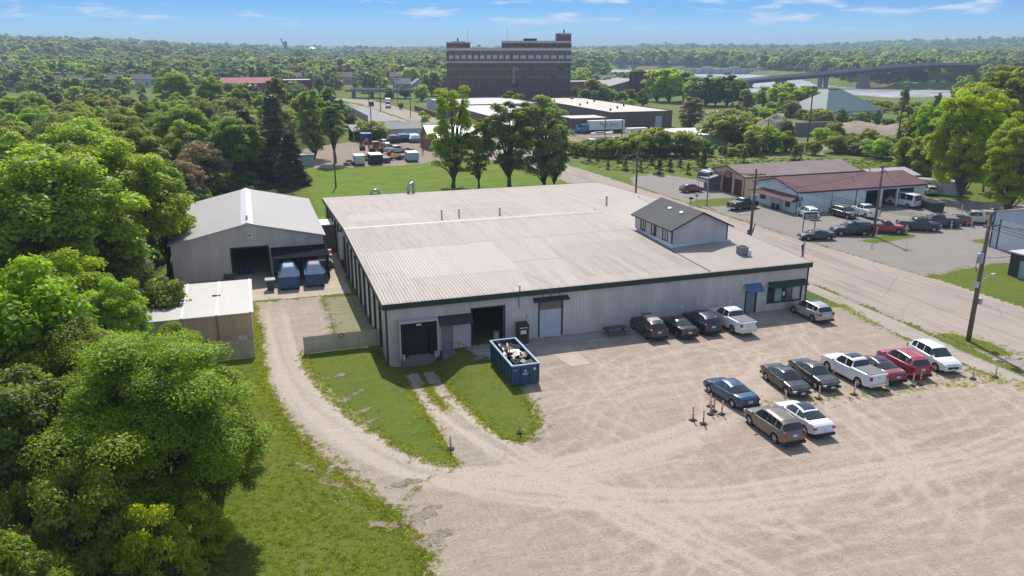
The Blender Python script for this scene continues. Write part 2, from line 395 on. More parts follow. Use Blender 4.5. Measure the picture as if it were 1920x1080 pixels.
for k in range(9):                                           # the drive that swings round the lawn
    o_ = rng.normal(0, .9)
    stamp(curve([(1.2+o_, 82), (1.5+o_, 68), (2.6+o_, 58), (6+o_*.8, 49), (9, 44+o_), (14, 42+o_), (22, 42.5+o_), (32, 45+o_), (42, 54+o_)]), .16)
for k in range(7):
    o_ = rng.normal(0, 1.); stamp(curve([(12.2, 58), (13+o_*.2, 50), (15+o_, 44), (19+o_, 36), (24+o_, 26)]), .13)
    stamp(curve([(3+o_, 56), (7+o_, 46), (13, 40+o_), (24, 35+o_), (44, 34+o_), (62, 38+o_)]), .11)
for k in range(150):
    a = rng.choice([0, 8, -12, 90, 100, 75, 20, 60]); c = (rng.uniform(14, 72), rng.uniform(24, 63)); r_ = rng.uniform(5, 40); s0 = rng.uniform(0, 360)
    stamp(arc((c[0]+r_*math.cos(R(s0)), c[1]+r_*math.sin(R(s0))), r_, s0+180-rng.uniform(10, 45)*10/r_, s0+180+rng.uniform(10, 55)*10/r_), rng.choice([-.10, .12, .14, .16]), rng.uniform(.06, .16))
for k in range(60):
    c = (rng.uniform(20, 60), rng.uniform(28, 60)); a = rng.uniform(-.5, .5)+rng.choice([0, 1.5]); l_ = rng.uniform(3, 14)
    stamp([(c[0]-l_*math.cos(a), c[1]-l_*math.sin(a)), c, (c[0]+l_*math.cos(a+.1), c[1]+l_*math.sin(a+.1))], rng.choice([-.1, .1, .13]), .15)
TR = np.clip(TR*.40, -.16, .24)
TR = (2*TR+np.roll(TR, 1, 0)+np.roll(TR, -1, 0)+np.roll(TR, 1, 1)+np.roll(TR, -1, 1))/6
def wear(u, v):
    i = np.clip(((u-TU0)/TC).astype(int), 0, TN[0]-1); j = np.clip(((v-TV0)/TC).astype(int), 0, TN[1]-1)
    ok = (u > TU0) & (u < TU0+TN[0]*TC) & (v > TV0) & (v < TV0+TN[1]*TC)
    return .5+np.where(ok, TR[j, i], 0)

def gravel(name, base, light, dark, red=0, grass=.0, s=1., gw=2.4):
    n = NT(name); p = n.co(world=True); at = n.nd('ShaderNodeAttribute', attribute_name='wear').outputs['Fac']; eg = n.nd('ShaderNodeAttribute', attribute_name='edge').outputs['Fac']
    a = n.noise(p, .07*s, 6, .65, .6); b = n.noise(p, .42*s, 6, .7, 1.2); c = n.noise(p, 5, 4, .8); d = n.noise(p, 16, 3, .8)
    st = n.noise(n.co((.16, 1, 1), True, (0, 0, .35)), 1.6, 5, .7)
    st2 = n.noise(n.co((1, .10, 1), True, (0, 0, -.55)), 2.6, 5, .75); st3 = n.noise(n.co((.10, 1, 1), True, (0, 0, .12)), 2.2, 5, .75); wh_ = n.noise(p, 1.7, 6, .85)
    col = n.mix(n.rmp(a, .34, .66), base, n.mix(.5, base, dark)); col = n.mix(n.rmp(b, .46, .72, 0, .55), col, light); col = n.mix(n.rmp(wh_, .5, .68, 0, .5), col, dark)
    if red: col = n.mix(n.rmp(n.noise(p, .11, 4, .6), .56, .72, 0, red), col, (.33, .225, .16))
    for k_ in (st, st2, st3): col = n.mix(n.rmp(k_, .52, .66, 0, .38), col, sc3(dark, .86)); col = n.mix(n.rmp(k_, .46, .34, 0, .45), col, light)
    col = n.mix(n.rmp(at, .5, .8, 0, .9), col, sc3(light, 1.1)); col = n.mix(n.rmp(at, .5, .3, 0, .6), col, sc3(dark, .72))
    col = n.mix(n.rmp(c, .52, .7, 0, .55), col, sc3(dark, .55)); col = n.mix(n.rmp(c, .44, .3, 0, .5), col, sc3(light, 1.15)); col = n.mix(n.rmp(d, .57, .72, 0, .85), col, sc3(light, 1.45)); col = n.mix(n.rmp(d, .42, .3, 0, .4), col, sc3(dark, .6))
    if grass:
        g = n.rmp(n.math('SUBTRACT', n.noise(p, 1.1, 7, .8), n.math('MULTIPLY', eg, .10)), .47, .52); col = n.mix(n.math('MULTIPLY', g, n.math('MULTIPLY', n.rmp(eg, gw, gw*.55), grass)), col, n.mix(n.rmp(d, .4, .6), (.06, .09, .012), (.16, .165, .04)))
    n.bump(n.mix(.5, c, d), .06); return n.fin(col, .95, 0, .12)
LOT = gravel('lot_gravel', (.35, .28, .226), (.45, .372, .312), (.285, .225, .18), red=.5, grass=.9)
DRIVE = gravel('drive_gravel', (.345, .283, .232), (.45, .385, .33), (.28, .23, .188), grass=.8, gw=.8)
TRACK = gravel('track_gravel', (.345, .283, .232), (.45, .385, .33), (.28, .23, .188))
GREY = gravel('grey_gravel', (.325, .295, .27), (.42, .385, .355), (.27, .245, .228), grass=.6)
n = NT('road'); p = n.co(world=True); a_ = n.noise(p, .08, 6, .7, .5); st = n.noise(n.co((1, .05, 1), True), .9, 6, .75, .4); c_ = n.noise(p, 7, 4, .8)
vo = n.nd('ShaderNodeTexVoronoi', feature='DISTANCE_TO_EDGE'); vo.inputs['Scale'].default_value = .16
wv = n.mix(.12, p, n.nd('ShaderNodeTexNoise').outputs['Color']); n.l(wv, vo.inputs['Vector'])
lc = n.mix(n.rmp(a_, .35, .65), (.355, .295, .25), (.285, .24, .21)); lc = n.mix(n.rmp(st, .44, .64, 0, .8), lc, (.38, .325, .28)); lc = n.mix(n.rmp(st, .46, .34, 0, .75), lc, (.20, .175, .16))
lc = n.mix(n.rmp(vo.outputs[0], .007, .002, 0, .35), lc, (.14, .12, .11)); lc = n.mix(n.rmp(c_, .55, .75, 0, .3), lc, (.2, .18, .17)); n.bump(c_, .01); ROAD = n.fin(lc, .92, 0, .15)
def concrete(name, col, joint=3.):
    if name in _mc: return _mc[name]
    n = NT(name); g = n.co(world=True); s = n.nd('ShaderNodeSeparateXYZ'); n.l(g, s.inputs[0])
    a = n.noise(g, .3, 5, .7); b = n.noise(g, 5, 4, .7); c = n.mix(n.rmp(a, .35, .65), sc3(col, .86), sc3(col, 1.08)); c = n.mix(n.rmp(b, .5, .75, 0, .35), c, sc3(col, .7))
    f = n.math('FRACT', n.math('DIVIDE', s.outputs[1], joint)); c = n.mix(n.rmp(n.math('ABSOLUTE', n.math('SUBTRACT', f, .5)), .485, .496, 0, .5), c, sc3(col, .5))
    _mc[name] = n.fin(c, .9, 0, .2); return _mc[name]
PAD = concrete('pad_concrete', (.43, .36, .29), 6); WALK = concrete('walk_concrete', (.355, .31, .265), 1.6)
ASPH = M('lot_asphalt', (.27, .26, .27), .9, var=.14, scale=.2)

LAWN_R = [(13.6, 63.9), (13.6, 61), (13.9, 56), (14.3, 49), (14.9, 47.1), (16.1, 46.5), (17.6, 47.9), (18.3, 51), (18.4, 60.3), (18.0, 64)]
sheet('gravel_lot', [(18.2, 64.5), (54.6, 64.5), (58.2, 63.6), (57.2, 58), (56.6, 47), (57.6, 40), (80, 30), (80, -8), (-4, -8), (1, 14), (5, 22), (6.7, 30), (7.0, 37), (6.2, 41),
       (9, 44), (13.8, 45.5), (14.4, 47.4), (16.1, 46.2), (17.9, 47.7), (18.6, 51), (18.6, 60.3)], LOT, .012, .16, .75, 1.7, attr=wear,
      holes=[[(57.5, 40), (60.3, 43.5), (59, 39.6), (55.2, 39.2)]])
sheet('driveway', [(-1.1, 84.5), (-.9, 80), (-.4, 75), (-.5, 68), (-.4, 61.7), (.9, 54.1), (2.4, 48.7), (4.4, 43.7), (6.2, 40.6), (9.5, 41), (14.4, 44.5), (15, 47.3), (13.8, 48.6), (13.4, 55.5), (11.2, 55.5),
       (11.3, 46.6), (11.4, 44.5), (10.5, 44.5), (9, 45.9), (7.7, 48.5), (6.3, 51.7), (4.7, 57.8), (3.4, 64.2), (3.3, 68.1), (5.6, 69.5), (6.3, 76), (6.2, 80), (6, 84.5)], DRIVE, .010, .16, .35, 1.0, attr=wear)
sheet('driveway', [(11.15, 62.7), (12.25, 62.7), (12.3, 54), (11.15, 54)], TRACK, .016, .12, .12, .5, attr=wear)
sheet('driveway', [(11.05, 57), (13.9, 57), (14.4, 50), (15, 46), (14, 44), (11.2, 44), (11.1, 50)], TRACK, .022, .12, .25, .6, attr=wear, holes=[[(12.2, 60), (12.75, 60), (12.7, 53), (12.45, 52.2)]])
sheet('driveway', [(12.7, 62.7), (13.75, 62.7), (13.85, 54), (12.7, 54)], TRACK, .018, .12, .12, .5, attr=wear)
sheet('side_yard', [(6.2, 69), (10, 68), (10, 84), (6.2, 84)], gravel('yard_gravel', (.40, .34, .26), (.55, .49, .41), (.2, .2, .08), grass=.9), .006, .25, .6, 1.2)
# bare patches where the lawn has worn through
for k, (x, y, a, b, t) in enumerate([(485/2.842+400, 495/2.842+700, .35, .9, .6), (585/2.842+400, 560/2.842+700, .4, 1.1, .7), (690/2.842+400, 590/2.842+700, .5, 1., .9), (790, 968, .6, 1.6, 2.2), (815, 1010, .5, 1.3, 2.),
        (655, 745, .25, 1.7, 2.3), (668, 775, .3, 1.4, 2.1), (690, 790, .3, .9, 2.), (632, 705, .3, 1.1, 1.8), (822, 730, .25, 1.6, 1.9), (900, 671, .35, 1.2, 2.2), (720, 985, .4, 1., 1.), (760, 905, .35, 1.1, 1.6), (620, 885, .3, .5, .3)]):
    c = G(x, y); cs, sn = math.cos(t), math.sin(t)
    sheet('gravel_patch', [(c[0]+a*math.cos(q)*cs-b*math.sin(q)*sn, c[1]+a*math.cos(q)*sn+b*math.sin(q)*cs) for q in np.linspace(0, 6.28, 12)[:-1]], DRIVE, .006+.0025*k, .09, .5, .4)
sheet('grass_verge', [(54.3, 64.4), (58.9, 63.9), (59.3, 66), (58, 72), (57, 118), (54.3, 118)], GRASS, .02, .25, .25, 1)
road = sheet('road', [(60.5, 20), (60.5, 90), (60.8, 140), (61.2, 250), (58, 330), (55, 400), (47, 445), (55, 452), (64, 425), (68, 380), (71, 300), (71, 170), (72, 130), (73.5, 90), (75.5, 68), (76, 57), (88, 48), (100, 20)], ROAD, .008, .5, .5, 2)
sheet('pavement', [(57.1, 38), (56.9, 47.5), (57.2, 56), (58.0, 63), (58.4, 72), (58.4, 118), (60.3, 118), (60.3, 72), (60.0, 58), (59.2, 49), (59.2, 38)], WALK, .022, .2, .12, .8)
sheet('grass_patch', [(60.7, 53.6), (61.6, 53.6), (63.3, 50.5), (62.8, 47.2), (61.6, 47.6), (60.7, 50)], GRASS, .03, .12, .25, .8)
G1 = [G(1732, 520), G(1795, 508), G(1880, 493), G(1925, 488), G(2100, 500), G(2100, 600), G(1925, 578), G(1850, 572), G(1780, 548)]
G2 = [G(1613, 452), G(1640, 444), G(1700, 438), G(1716, 441), G(1700, 449), G(1640, 456)]
G3 = [G(1281, 382), G(1310, 375), G(1375, 371), G(1400, 373), G(1378, 384), G(1330, 388), G(1300, 387)]
G4 = [G(1826, 452), G(1850, 447), G(1858, 455), G(1848, 460)]
sheet('shop_lot', [(72, 140), (73, 110), (73.6, 90), (75.5, 68), (77, 56), (100, 46), (140, 40), (140, 86), (122, 106), (108, 116), (96, 122), (88, 142), (84, 152), (76, 149)], GREY, .010, .35, .7, 2., holes=[G1, G2, G3, G4])
sheet('concrete_pad', [(-1.4, 85), (9.4, 84.7), (9.9, 103), (-9.5, 103), (-9.5, 86)], PAD, .014, .3, .03, 1, jit=0)
sheet('concrete_pad', [(17.6, 61.9), (23.8, 61.9), (23.8, 60.6), (26.4, 60.6), (26.4, 62), (52, 62.3), (52, 64.7), (17.0, 64.7)], concrete('apron_concrete', (.36, .33, .30), 9), .02, .3, .02, 1, jit=0)
sheet('concrete_pad', [(21.9, 62.0), (23.9, 60.2), (24.5, 57.35), (26.4, 57.35), (26.4, 62.0)], PAD, .026, .12, 0, 1, jit=0)
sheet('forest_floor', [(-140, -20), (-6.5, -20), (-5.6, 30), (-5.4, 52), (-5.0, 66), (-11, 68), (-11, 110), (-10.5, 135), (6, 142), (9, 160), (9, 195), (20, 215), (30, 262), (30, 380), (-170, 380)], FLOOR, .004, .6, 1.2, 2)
# beyond the warehouse
sheet('lawn', [(9.5, 120), (60, 120), (60.8, 150), (60, 178), (50, 184), (10, 186), (10, 140)], M('lawn_bright', (.115, .175, .017), .95, var=.28, scale=.25, spec=.1), .012, 1., .6, 3)
sheet('gravel_yard', [(12, 183), (36, 182), (45, 187), (60.5, 182), (61, 232), (30, 236), (14, 222)], LOT, .016, 1, .8, 3)
sheet('grass_strip', [(30, 252), (60.6, 246), (58.5, 292), (44, 300), (36, 300)], M('lawn_bright', (.13, .21, .022)), .02, 1.5, .5, 3)
sheet('parking_lot', [(43.5, 300), (56, 300), (56, 378), (43.5, 378)], ASPH, .024, 1., 0, 3, jit=0)
sheet('pavement', [(57.5, 246), (60.5, 246), (56.5, 330), (51, 405), (49, 405), (54, 330)], WALK, .03, .8, .1, 3)
sheet('grass_strip', [(42, 386), (54, 384), (53, 402), (42, 408)], M('lawn_bright', (.13, .21, .022)), .02, 2, .5, 3)
sheet('driveway', [(20, 385), (44, 381), (60, 380), (60, 384), (44, 386), (20, 392)], PAD, .028, 1.5, 0, 3)
sheet('gravel_yard', [(78, 190), (91, 186), (112, 206), (118, 226), (104, 236), (76, 232)], LOT, .012, 1, 1, 4)
sheet('gravel_track', [G(1528, 293), G(1540, 293), G(1552, 276), G(1556, 266), G(1545, 264), G(1538, 275)], DRIVE, .012, .6, 1., 3)
sheet('gravel_yard', [G(1390, 215), G(1640, 228), G(1640, 222), G(1390, 208)], DRIVE, .012, 2, 2, 8)
sheet('gravel_yard', [G(1330, 252), G(1500, 252), G(1720, 252), G(1720, 240), G(1600, 232), G(1430, 232)], LOT, .012, 2, 3, 9)
sheet('grass_verge', [G(1070, 311), G(1090, 308), G(1175, 332), G(1160, 335), G(1110, 322)], M('lawn_bright', (.13, .21, .022)), .012, .6, .4, 2)
sheet('meadow_path', [G(1240, 299.5), G(1390, 298), G(1530, 291), G(1530, 292.5), G(1390, 300), G(1240, 302)], DRIVE, .012, .4, .6, 3)
# river
n = NT('river_water'); p = n.co((1, 2.2, 1), True, (0, 0, .5)); a_ = n.noise(p, .022, 6, .7, 1); b_ = n.noise(p, .22, 5, .75)
lc = n.mix(n.rmp(a_, .42, .62), (.20, .20, .24), (.46, .45, .47)); lc = n.mix(n.rmp(b_, .52, .68, 0, .7), lc, (.62, .6, .6)); n.bump(b_, .3); WATER = n.fin(lc, .35, 0, .4)
MB().quad((-900, 250, -5.2), (1300, 250, -5.2), (1300, 2300, -5.2), (-900, 2300, -5.2)).build('river', WATER)['kind'] = 'structure'
# ================================================================ buildings
def wallx(mb, x0, x1, y, z0, z1, ops=(), th=.2, sgn=-1, m=0):
    """wall along x at y, outside towards sgn*y; openings (xa, xb, za, zb) get reveals"""
    xs = sorted({x0, x1, *[o[0] for o in ops], *[o[1] for o in ops]}); zs = sorted({z0, z1, *[o[2] for o in ops], *[o[3] for o in ops]})
    yi = y-sgn*th
    for a, b in zip(xs, xs[1:]):
        for c, d in zip(zs, zs[1:]):
            if any(o[0] <= a+1e-6 and b <= o[1]+1e-6 and o[2] <= c+1e-6 and d <= o[3]+1e-6 for o in ops): continue
            mb.quad((a, y, c), (b, y, c), (b, y, d), (a, y, d), m); mb.quad((b, yi, c), (a, yi, c), (a, yi, d), (b, yi, d), m)
    for a, b, c, d in ops:
        mb.quad((a, y, c), (a, yi, c), (a, yi, d), (a, y, d), m); mb.quad((b, yi, c), (b, y, c), (b, y, d), (b, yi, d), m)
        mb.quad((a, y, d), (a, yi, d), (b, yi, d), (b, y, d), m)
        if c > z0+.01: mb.quad((a, yi, c), (a, y, c), (b, y, c), (b, yi, c), m)
def wally(mb, y0, y1, x, z0, z1, ops=(), th=.2, sgn=-1, m=0):
    t = MB(); wallx(t, y0, y1, 0, z0, z1, ops, th, -1)
    for f in t.f: mb.quad(*[(x+(-sgn)*t.v[i][1], t.v[i][0], t.v[i][2]) for i in f], m)
def gable_y(mb, x0, x1, y, z1, zr, th=.2, sgn=-1, m=0):
    xm = (x0+x1)/2; mb.poly([(x0, y, z1), (x1, y, z1), (xm, y, zr)], m); yi = y-sgn*th; mb.poly([(x0, yi, z1), (x1, yi, z1), (xm, yi, zr)], m)
GREEN = M('dark_green_trim', (.028, .042, .036), .5, var=.15)
BLACK = M('black_rubber', (.012, .012, .013), .8)
DARK = M('dark_interior', (.02, .02, .022), .9)
WHITE = M('white_paint', (.72, .72, .71), .5, var=.05)
GALV = M('galvanised', (.45, .47, .5), .4, .6, var=.12, scale=3)
WOODG = siding('weathered_boards', (.54, .44, .32), .15, .01, line=.5, rough=.9, dirt=.2)
GLASS = None
def glassm(name, col, rough=.08):
    if name in _mc: return _mc[name]
    n = NT(name); _mc[name] = n.fin(n.mix(n.rmp(n.noise(n.co(), .8, 2), .4, .6), col, sc3(col, 1.4)), rough, 0, .8); return _mc[name]
WIN = glassm('window_glass', (.035, .045, .055))
SID = siding('grey_siding', (.60, .535, .51), .34, .012, line=.84, dirt=.14)
ROOFM = roofing('weathered_roof', (.395, .345, .305), .32, 'Y', (.24, .20, .17), .8, 8.6, ribline=.84)

# ---- the warehouse
X0, X1, Y0, Y1, EV, RY, RZ = 10.0, 54.1, 64.65, 118.0, 4.75, 91.5, 5.75
wh = thing('warehouse', 'long low grey metal warehouse with pale ribbed roof and dark green fascia', 'warehouse', (X0, Y0, 0))
Wd, Dp, ry = X1-X0, Y1-Y0, RY-Y0
mb = MB()
dock = (1.2, 4.3, -1.3, 3.1); bay = (7.8, 10.8, 0.0, 3.55); slide = (14.3, 16.5, 0.1, 3.55); ent = (36.75, 37.95, 0, 2.35); wdw = (39.45, 43.4, .95, 2.55); sd1 = (4.9, 6.0, .0, 2.2)
wallx(mb, 0, Wd, 0, -1.4, EV, [dock, (bay[0], bay[1], 0, bay[3]), slide, ent, wdw, sd1])
wally(mb, 0, Dp, 0, -1.4, EV, [(31.0, 32.2, 0, 2.3)]); wally(mb, 0, Dp, Wd, 0, EV, [(8, 11, .9, 2.4), (16, 17.2, 0, 2.3)], sgn=1); wallx(mb, 0, Wd, Dp, 0, EV, sgn=1)
for xx in (0, Wd): mb.poly([(xx, 0, EV), (xx, Dp, EV), (xx, ry, RZ)])
mb.build('wall', SID, wh)
# roof: two slopes with the east bay's low cross gable laid over it
def zmain(y): return EV+.12+(RZ-EV)*(y/ry if y < ry else (Dp-y)/(Dp-ry))
rb = MB(); ov = .25; cx = 32.5
for a, b in ((-ov, ry), (ry, Dp+ov)):
    rb.quad((-ov, a, zmain(a)), (Wd+ov, a, zmain(a)), (Wd+ov, b, zmain(b)), (-ov, b, zmain(b)))
    rb.quad((-ov, b, zmain(b)-.1), (Wd+ov, b, zmain(b)-.1), (Wd+ov, a, zmain(a)-.1), (-ov, a, zmain(a)-.1))
rb.build('roof', ROOFM, wh)
def rpatch(x0, x1, y0, y1, mt_):
    ys_ = [y0, y1] if (y1 <= ry or y0 >= ry) else [y0, ry, y1]; p_ = MB()
    for a_, b_ in zip(ys_, ys_[1:]): p_.quad((x0, a_, zmain(a_)+.006), (x1, a_, zmain(a_)+.006), (x1, b_, zmain(b_)+.006), (x0, b_, zmain(b_)+.006))
    p_.build('roof_panel', mt_, wh)
RP1 = roofing('pale_roof_sheet', (.425, .378, .338), .32, 'Y', (.27, .23, .20), .5, None, ribline=.86); RP2 = roofing('stained_roof_sheet', (.37, .32, .28), .32, 'Y', (.20, .165, .14), .85, None, ribline=.82)
rpatch(3.2, 14.5, 6.2, 16.4, RP1); rpatch(0, 12, 16.45, 25.5, RP2); rpatch(20, 31.8, 2, 13.5, RP2); rpatch(15, 25, 29, 40, RP2); rpatch(1, 9, 31, 36, RP1)
cg = MB(); yb = ry+1.2
pk = lambda y: .012+1.25*(y/yb)
ysn = np.linspace(.0, yb, 8); xm = (cx+Wd)/2
for a, b in zip(ysn, ysn[1:]):
    cg.quad((cx, a, zmain(a)+.012), (xm, a, zmain(a)+pk(a)), (xm, b, zmain(b)+pk(b)), (cx, b, zmain(b)+.012))
    cg.quad((xm, a, zmain(a)+pk(a)), (Wd+ov, a, zmain(a)+.012), (Wd+ov, b, zmain(b)+.012), (xm, b, zmain(b)+pk(b)))
cg.poly([(cx, yb, zmain(yb)+.0), (xm, yb, zmain(yb)+pk(yb)), (Wd+ov, yb, zmain(yb)+.0)])
cg.build('cross_gable_roof', roofing('weathered_roof_x', (.385, .335, .295), .32, 'Y', (.26, .235, .22), .75, None), wh)
vl = MB(); vl.box(cx-.22, cx-.05, .1, yb, 0, .04)
for i, p in enumerate(vl.v): vl.v[i] = (p[0], p[1], p[2]+zmain(p[1])+.015)
vl.build('valley_flashing', M('rusty_flashing', (.16, .13, .115), .8, var=.3), wh)
rc = MB(); rc.prismx([(ry-.3, zmain(ry)-.0), (ry, zmain(ry)+.05), (ry+.3, zmain(ry)-.0)], -ov, cx); rc.build('ridge_cap', M('ridge_metal', (.44, .40, .36), .5), wh)
fb = MB(); fb.box(-ov, Wd+ov, -ov-.06, -ov, EV-.38, EV+.14); fb.box(-ov, Wd+ov, Dp+ov, Dp+ov+.06, EV-.38, EV+.14)
for xx in (-ov-.06, Wd+ov):
    fb.add([(xx, -ov, EV-.38), (xx, ry, RZ-.32), (xx, Dp+ov, EV-.38), (xx, -ov, EV+.12), (xx, ry, RZ+.12), (xx, Dp+ov, EV+.12), (xx+.06, -ov, EV-.38), (xx+.06, ry, RZ-.32), (xx+.06, Dp+ov, EV-.38), (xx+.06, -ov, EV+.12), (xx+.06, ry, RZ+.12), (xx+.06, Dp+ov, EV+.12)],
           [(0, 1, 4, 3), (1, 2, 5, 4), (7, 6, 9, 10), (8, 7, 10, 11), (3, 4, 10, 9), (4, 5, 11, 10), (1, 0, 6, 7), (2, 1, 7, 8)])
fb.build('fascia', GREEN, wh)
for xx, yy in ((-.06, -.06), (Wd-.1, -.06)): MB().box(xx, xx+.16, yy, yy+.16, -1.3 if xx < 1 else 0, EV-.3).build('corner_trim', GREEN, wh)
for k in range(15):
    y = 2.6+k*3.25
    p = MB().box(-.2, -.005, y, y+.28, -.1, EV-.25 if k < 9 else EV).build('pilaster', GREEN, wh)
    if k in (1, 2, 5): MB().tube([(-.3, y-.3, 1.), (-.3, y-.3, EV-.5)], .07, 6).build('vent_pipe', WHITE, wh)
MB().box(-.25, 0, 31.2, 32.1, 2.6, 4.1).box(-.5, 0, 31.3, 31.5, 1., 4.4).build('wall_vent', WHITE, wh)
# dock door with its bumper frame
df = MB(); df.box(1.0, 4.5, -.75, -.012, 3.1, 3.25, 0); df.box(1.0, 1.12, -.75, -.012, -.2, 3.1, 1); df.box(4.38, 4.5, -.75, -.012, -.2, 3.1, 1)
df.box(1.12, 4.38, -.5, -.012, 2.45, 3.1, 2); df.box(1.12, 1.75, -.5, -.012, -.1, 2.45, 2); df.box(3.75, 4.38, -.5, -.012, -.1, 2.45, 2)
df.build('dock_shelter', [M('pale_strip', (.5, .5, .5)), M('pale_strip', (.5, .5, .5)), BLACK], wh)
MB().box(1.75, 3.75, .16, .2, -.1, 2.45).build('dock_door', M('dock_black', (.03, .03, .034), .8), wh)  # dock door in one near-black colour
MB().box(1.2, 4.3, -.35, .0, -1.2, -.12).build('dock_leveller', M('worn_concrete', (.2, .19, .18), .9), wh)
MB().box(2.55, 3.0, -.53, -.505, 2.75, 2.92).build('sign_plate', WHITE, wh)
for xx in (1.2, 4.1): MB().box(xx, xx+.22, -.8, -.35, -.3, .2).build('bumper', M('bumper_block', (.5, .48, .4)), wh)
aw = MB(); aw.prismx([(-.9, 2.55), (-.93, 2.6), (0, 3.25), (0, 3.2)], 4.6, 7.7); aw.build('awning', siding('green_awning', (.032, .05, .043), .3), wh)
d = MB().box(4.92, 5.98, .06, .1, .02, 2.18).build('door', M('grey_door', (.24, .25, .27), .5), wh); MB().box(5.1, 5.18, .03, .06, 1.0, 1.08).build('handle', GALV, d)
st = MB(); st.box(4.75, 6.2, -1.2, -.01, -.9, -.02)
for k in range(4): st.box(6.2+k*.3, 6.5+k*.3, -1.2, -.01, -.9, -.25-k*.18)
st.build('steps', M('worn_concrete', (.2, .19, .18)), wh)
rl = MB()
for xx in (4.8, 5.5, 6.2): rl.tube([(xx, -1.15, -.02), (xx, -1.15, 1.)], .025, 5)
rl.tube([(4.8, -1.15, 1.), (6.2, -1.15, 1.), (7.4, -1.15, .2)], .025, 5); rl.build('handrail', M('rust_rail', (.14, .06, .04)), wh)
for (a, b, c, d_) in (bay, slide): fr = MB(); fr.box(a-.14, a, -.03, .03, c, d_+.12); fr.box(b, b+.14, -.03, .03, c, d_+.12); fr.box(a, b, -.03, .03, d_, d_+.12); fr.build('door_frame', GREEN, wh)
MB().box(slide[0], slide[1], .05, .09, slide[2], 2.75).build('sliding_door', M('pale_blue_door', (.50, .53, .58), .4, var=.16, scale=.8), wh)
MB().box(slide[0], slide[1], .03, .07, 2.75, slide[3]).build('door_panel', siding('brown_panel', (.24, .19, .18), .2), wh)
aw = MB(); aw.prismx([(-.6, 3.72), (-.62, 3.78), (0, 4.02), (0, 3.98)], 13.6, 17.1)
for xx in (14.6, 15.4, 16.2): aw.tube([(xx, -.05, 4.3), (xx, -.5, 3.8)], .03, 5)
aw.build('awning', siding('green_awning', (.032, .05, .043)), wh)
MB().tube([(12.3, -.12, 3.3), (12.3, -.12, 5.35)], .07, 8).tube([(12.3, -.12, 5.35), (12.3, -.12, 5.45)], .12, 8).build('flue_pipe', GALV, wh)
MB().box(13.05, 13.25, -.12, 0, 2.1, 2.5).build('meter_box', GALV, wh)
# entrance, its blue awning and the office window
d = MB().box(ent[0]+.08, ent[1]-.08, .06, .1, .02, 2.3).build('door', M('grey_door', (.24, .25, .27)), wh); MB().box(37.7, 37.78, .02, .06, 1, 1.1).build('handle', GALV, d)
MB().box(ent[0]-.1, ent[0]+.06, -.03, .02, 0, 2.45).box(ent[1]-.06, ent[1]+.1, -.03, .02, 0, 2.45).box(ent[0]-.1, ent[1]+.1, -.03, .02, 2.3, 2.45).build('door_frame', GREEN, wh)
aw = MB(); aw.prismx([(-.95, 2.5), (-.97, 2.55), (0, 3.2), (0, 3.12)], 36.4, 38.35); aw.build('awning', M('blue_awning', (.085, .16, .30), .4, var=.08), wh)
aw = MB(); aw.prismx([(-.75, 2.62), (-.78, 2.68), (0, 3.15), (0, 3.1)], 39.2, 43.8); aw.build('awning', siding('green_awning', (.032, .05, .043)), wh)
wf = MB(); a, b, c, d_ = wdw; wf.box(a-.15, b+.15, -.05, .02, c-.15, c); wf.box(a-.15, b+.15, -.05, .02, d_, d_+.1); wf.box(a-.15, a, -.05, .02, c, d_); wf.box(b, b+.15, -.05, .02, c, d_)
wo = wf.build('window', GREEN, wh)
xs = [a, 40.2, 41.15, 41.6, 42.35, b]; cols = [(.03, .03, .035), (.25, .3, .3), (.035, .04, .045), (.12, .115, .12), (.36, .33, .31)]
for k in range(5): MB().box(xs[k]+.03, xs[k+1]-.03, .04, .06, c, d_).build('pane', glassm('pane_glass%d' % k, cols[k]), wo)
for k in range(4): MB().box(xs[k+1]-.03, xs[k+1]+.03, .0, .07, c, d_).build('mullion', GREEN, wo)
MB().box(41.25, 41.5, .02, .035, 1.5, 1.95).build('sticker', M('pale_cyan', (.5, .75, .78)), wo)
for i, (px, py) in enumerate([(1234, 581), (1279, 575.5), (1323, 570.5), (1370, 565.5), (1431, 558.5), (1507, 550)]):
    x, z = onv(px, py, Y0); MB().box(x-X0-.16, x-X0+.16, -.03, -.008, z-.17, z+.17).build('parking_plate', M('white_plate', (.62, .68, .72)), wh)
MB().box(36.1, 36.3, -.2, -.01, 3.3, 3.5).build('wall_lamp', WHITE, wh)
# roof-top pieces that are fixed to the roof
for px, py, h, r_ in ((828.5, 413, 1.1, .1), (861, 409.5, 1.0, .1), (937, 405, .9, .12), (1137, 388, 1.3, .14)):
    u, v = G(px, py, 5.6); z = zmain(v-Y0)-.05; rf = MB().tube([(u-X0, v-Y0, z), (u-X0, v-Y0, z+h)], r_, 8); rf.tube([(u-X0, v-Y0, z+h), (u-X0, v-Y0, z+h+.12)], r_*1.6, 8); rf.build('roof_vent', GALV, wh)
u, v = G(770, 361, 5.0); dm = M('duct_steel', (.35, .38, .45), .35, .7)
MB().tube([(u-X0+.55, v-Y0+.5, 4.6), (u-X0+.55, v-Y0+.5, 6.2), (u-X0+.4, v-Y0+.4, 6.45), (u-X0-.2, v-Y0+.1, 6.1), (u-X0-.35, v-Y0+.05, 5.7), (u-X0-.35, v-Y0+.05, 4.6)], .22, 10).build('exhaust_duct', dm, wh, smooth=True)
u, v = G(705, 364, 5.0)
MB().tube([(u-X0-.6, Dp+.8, 3), (u-X0-.6, Dp+.8, 5.1), (u-X0-.4, Dp+.8, 5.45), (u-X0+.4, Dp+.8, 5.45), (u-X0+.6, Dp+.8, 5.1), (u-X0+.6, Dp+.8, 3)], .22, 10).build('exhaust_duct', dm, wh, smooth=True)
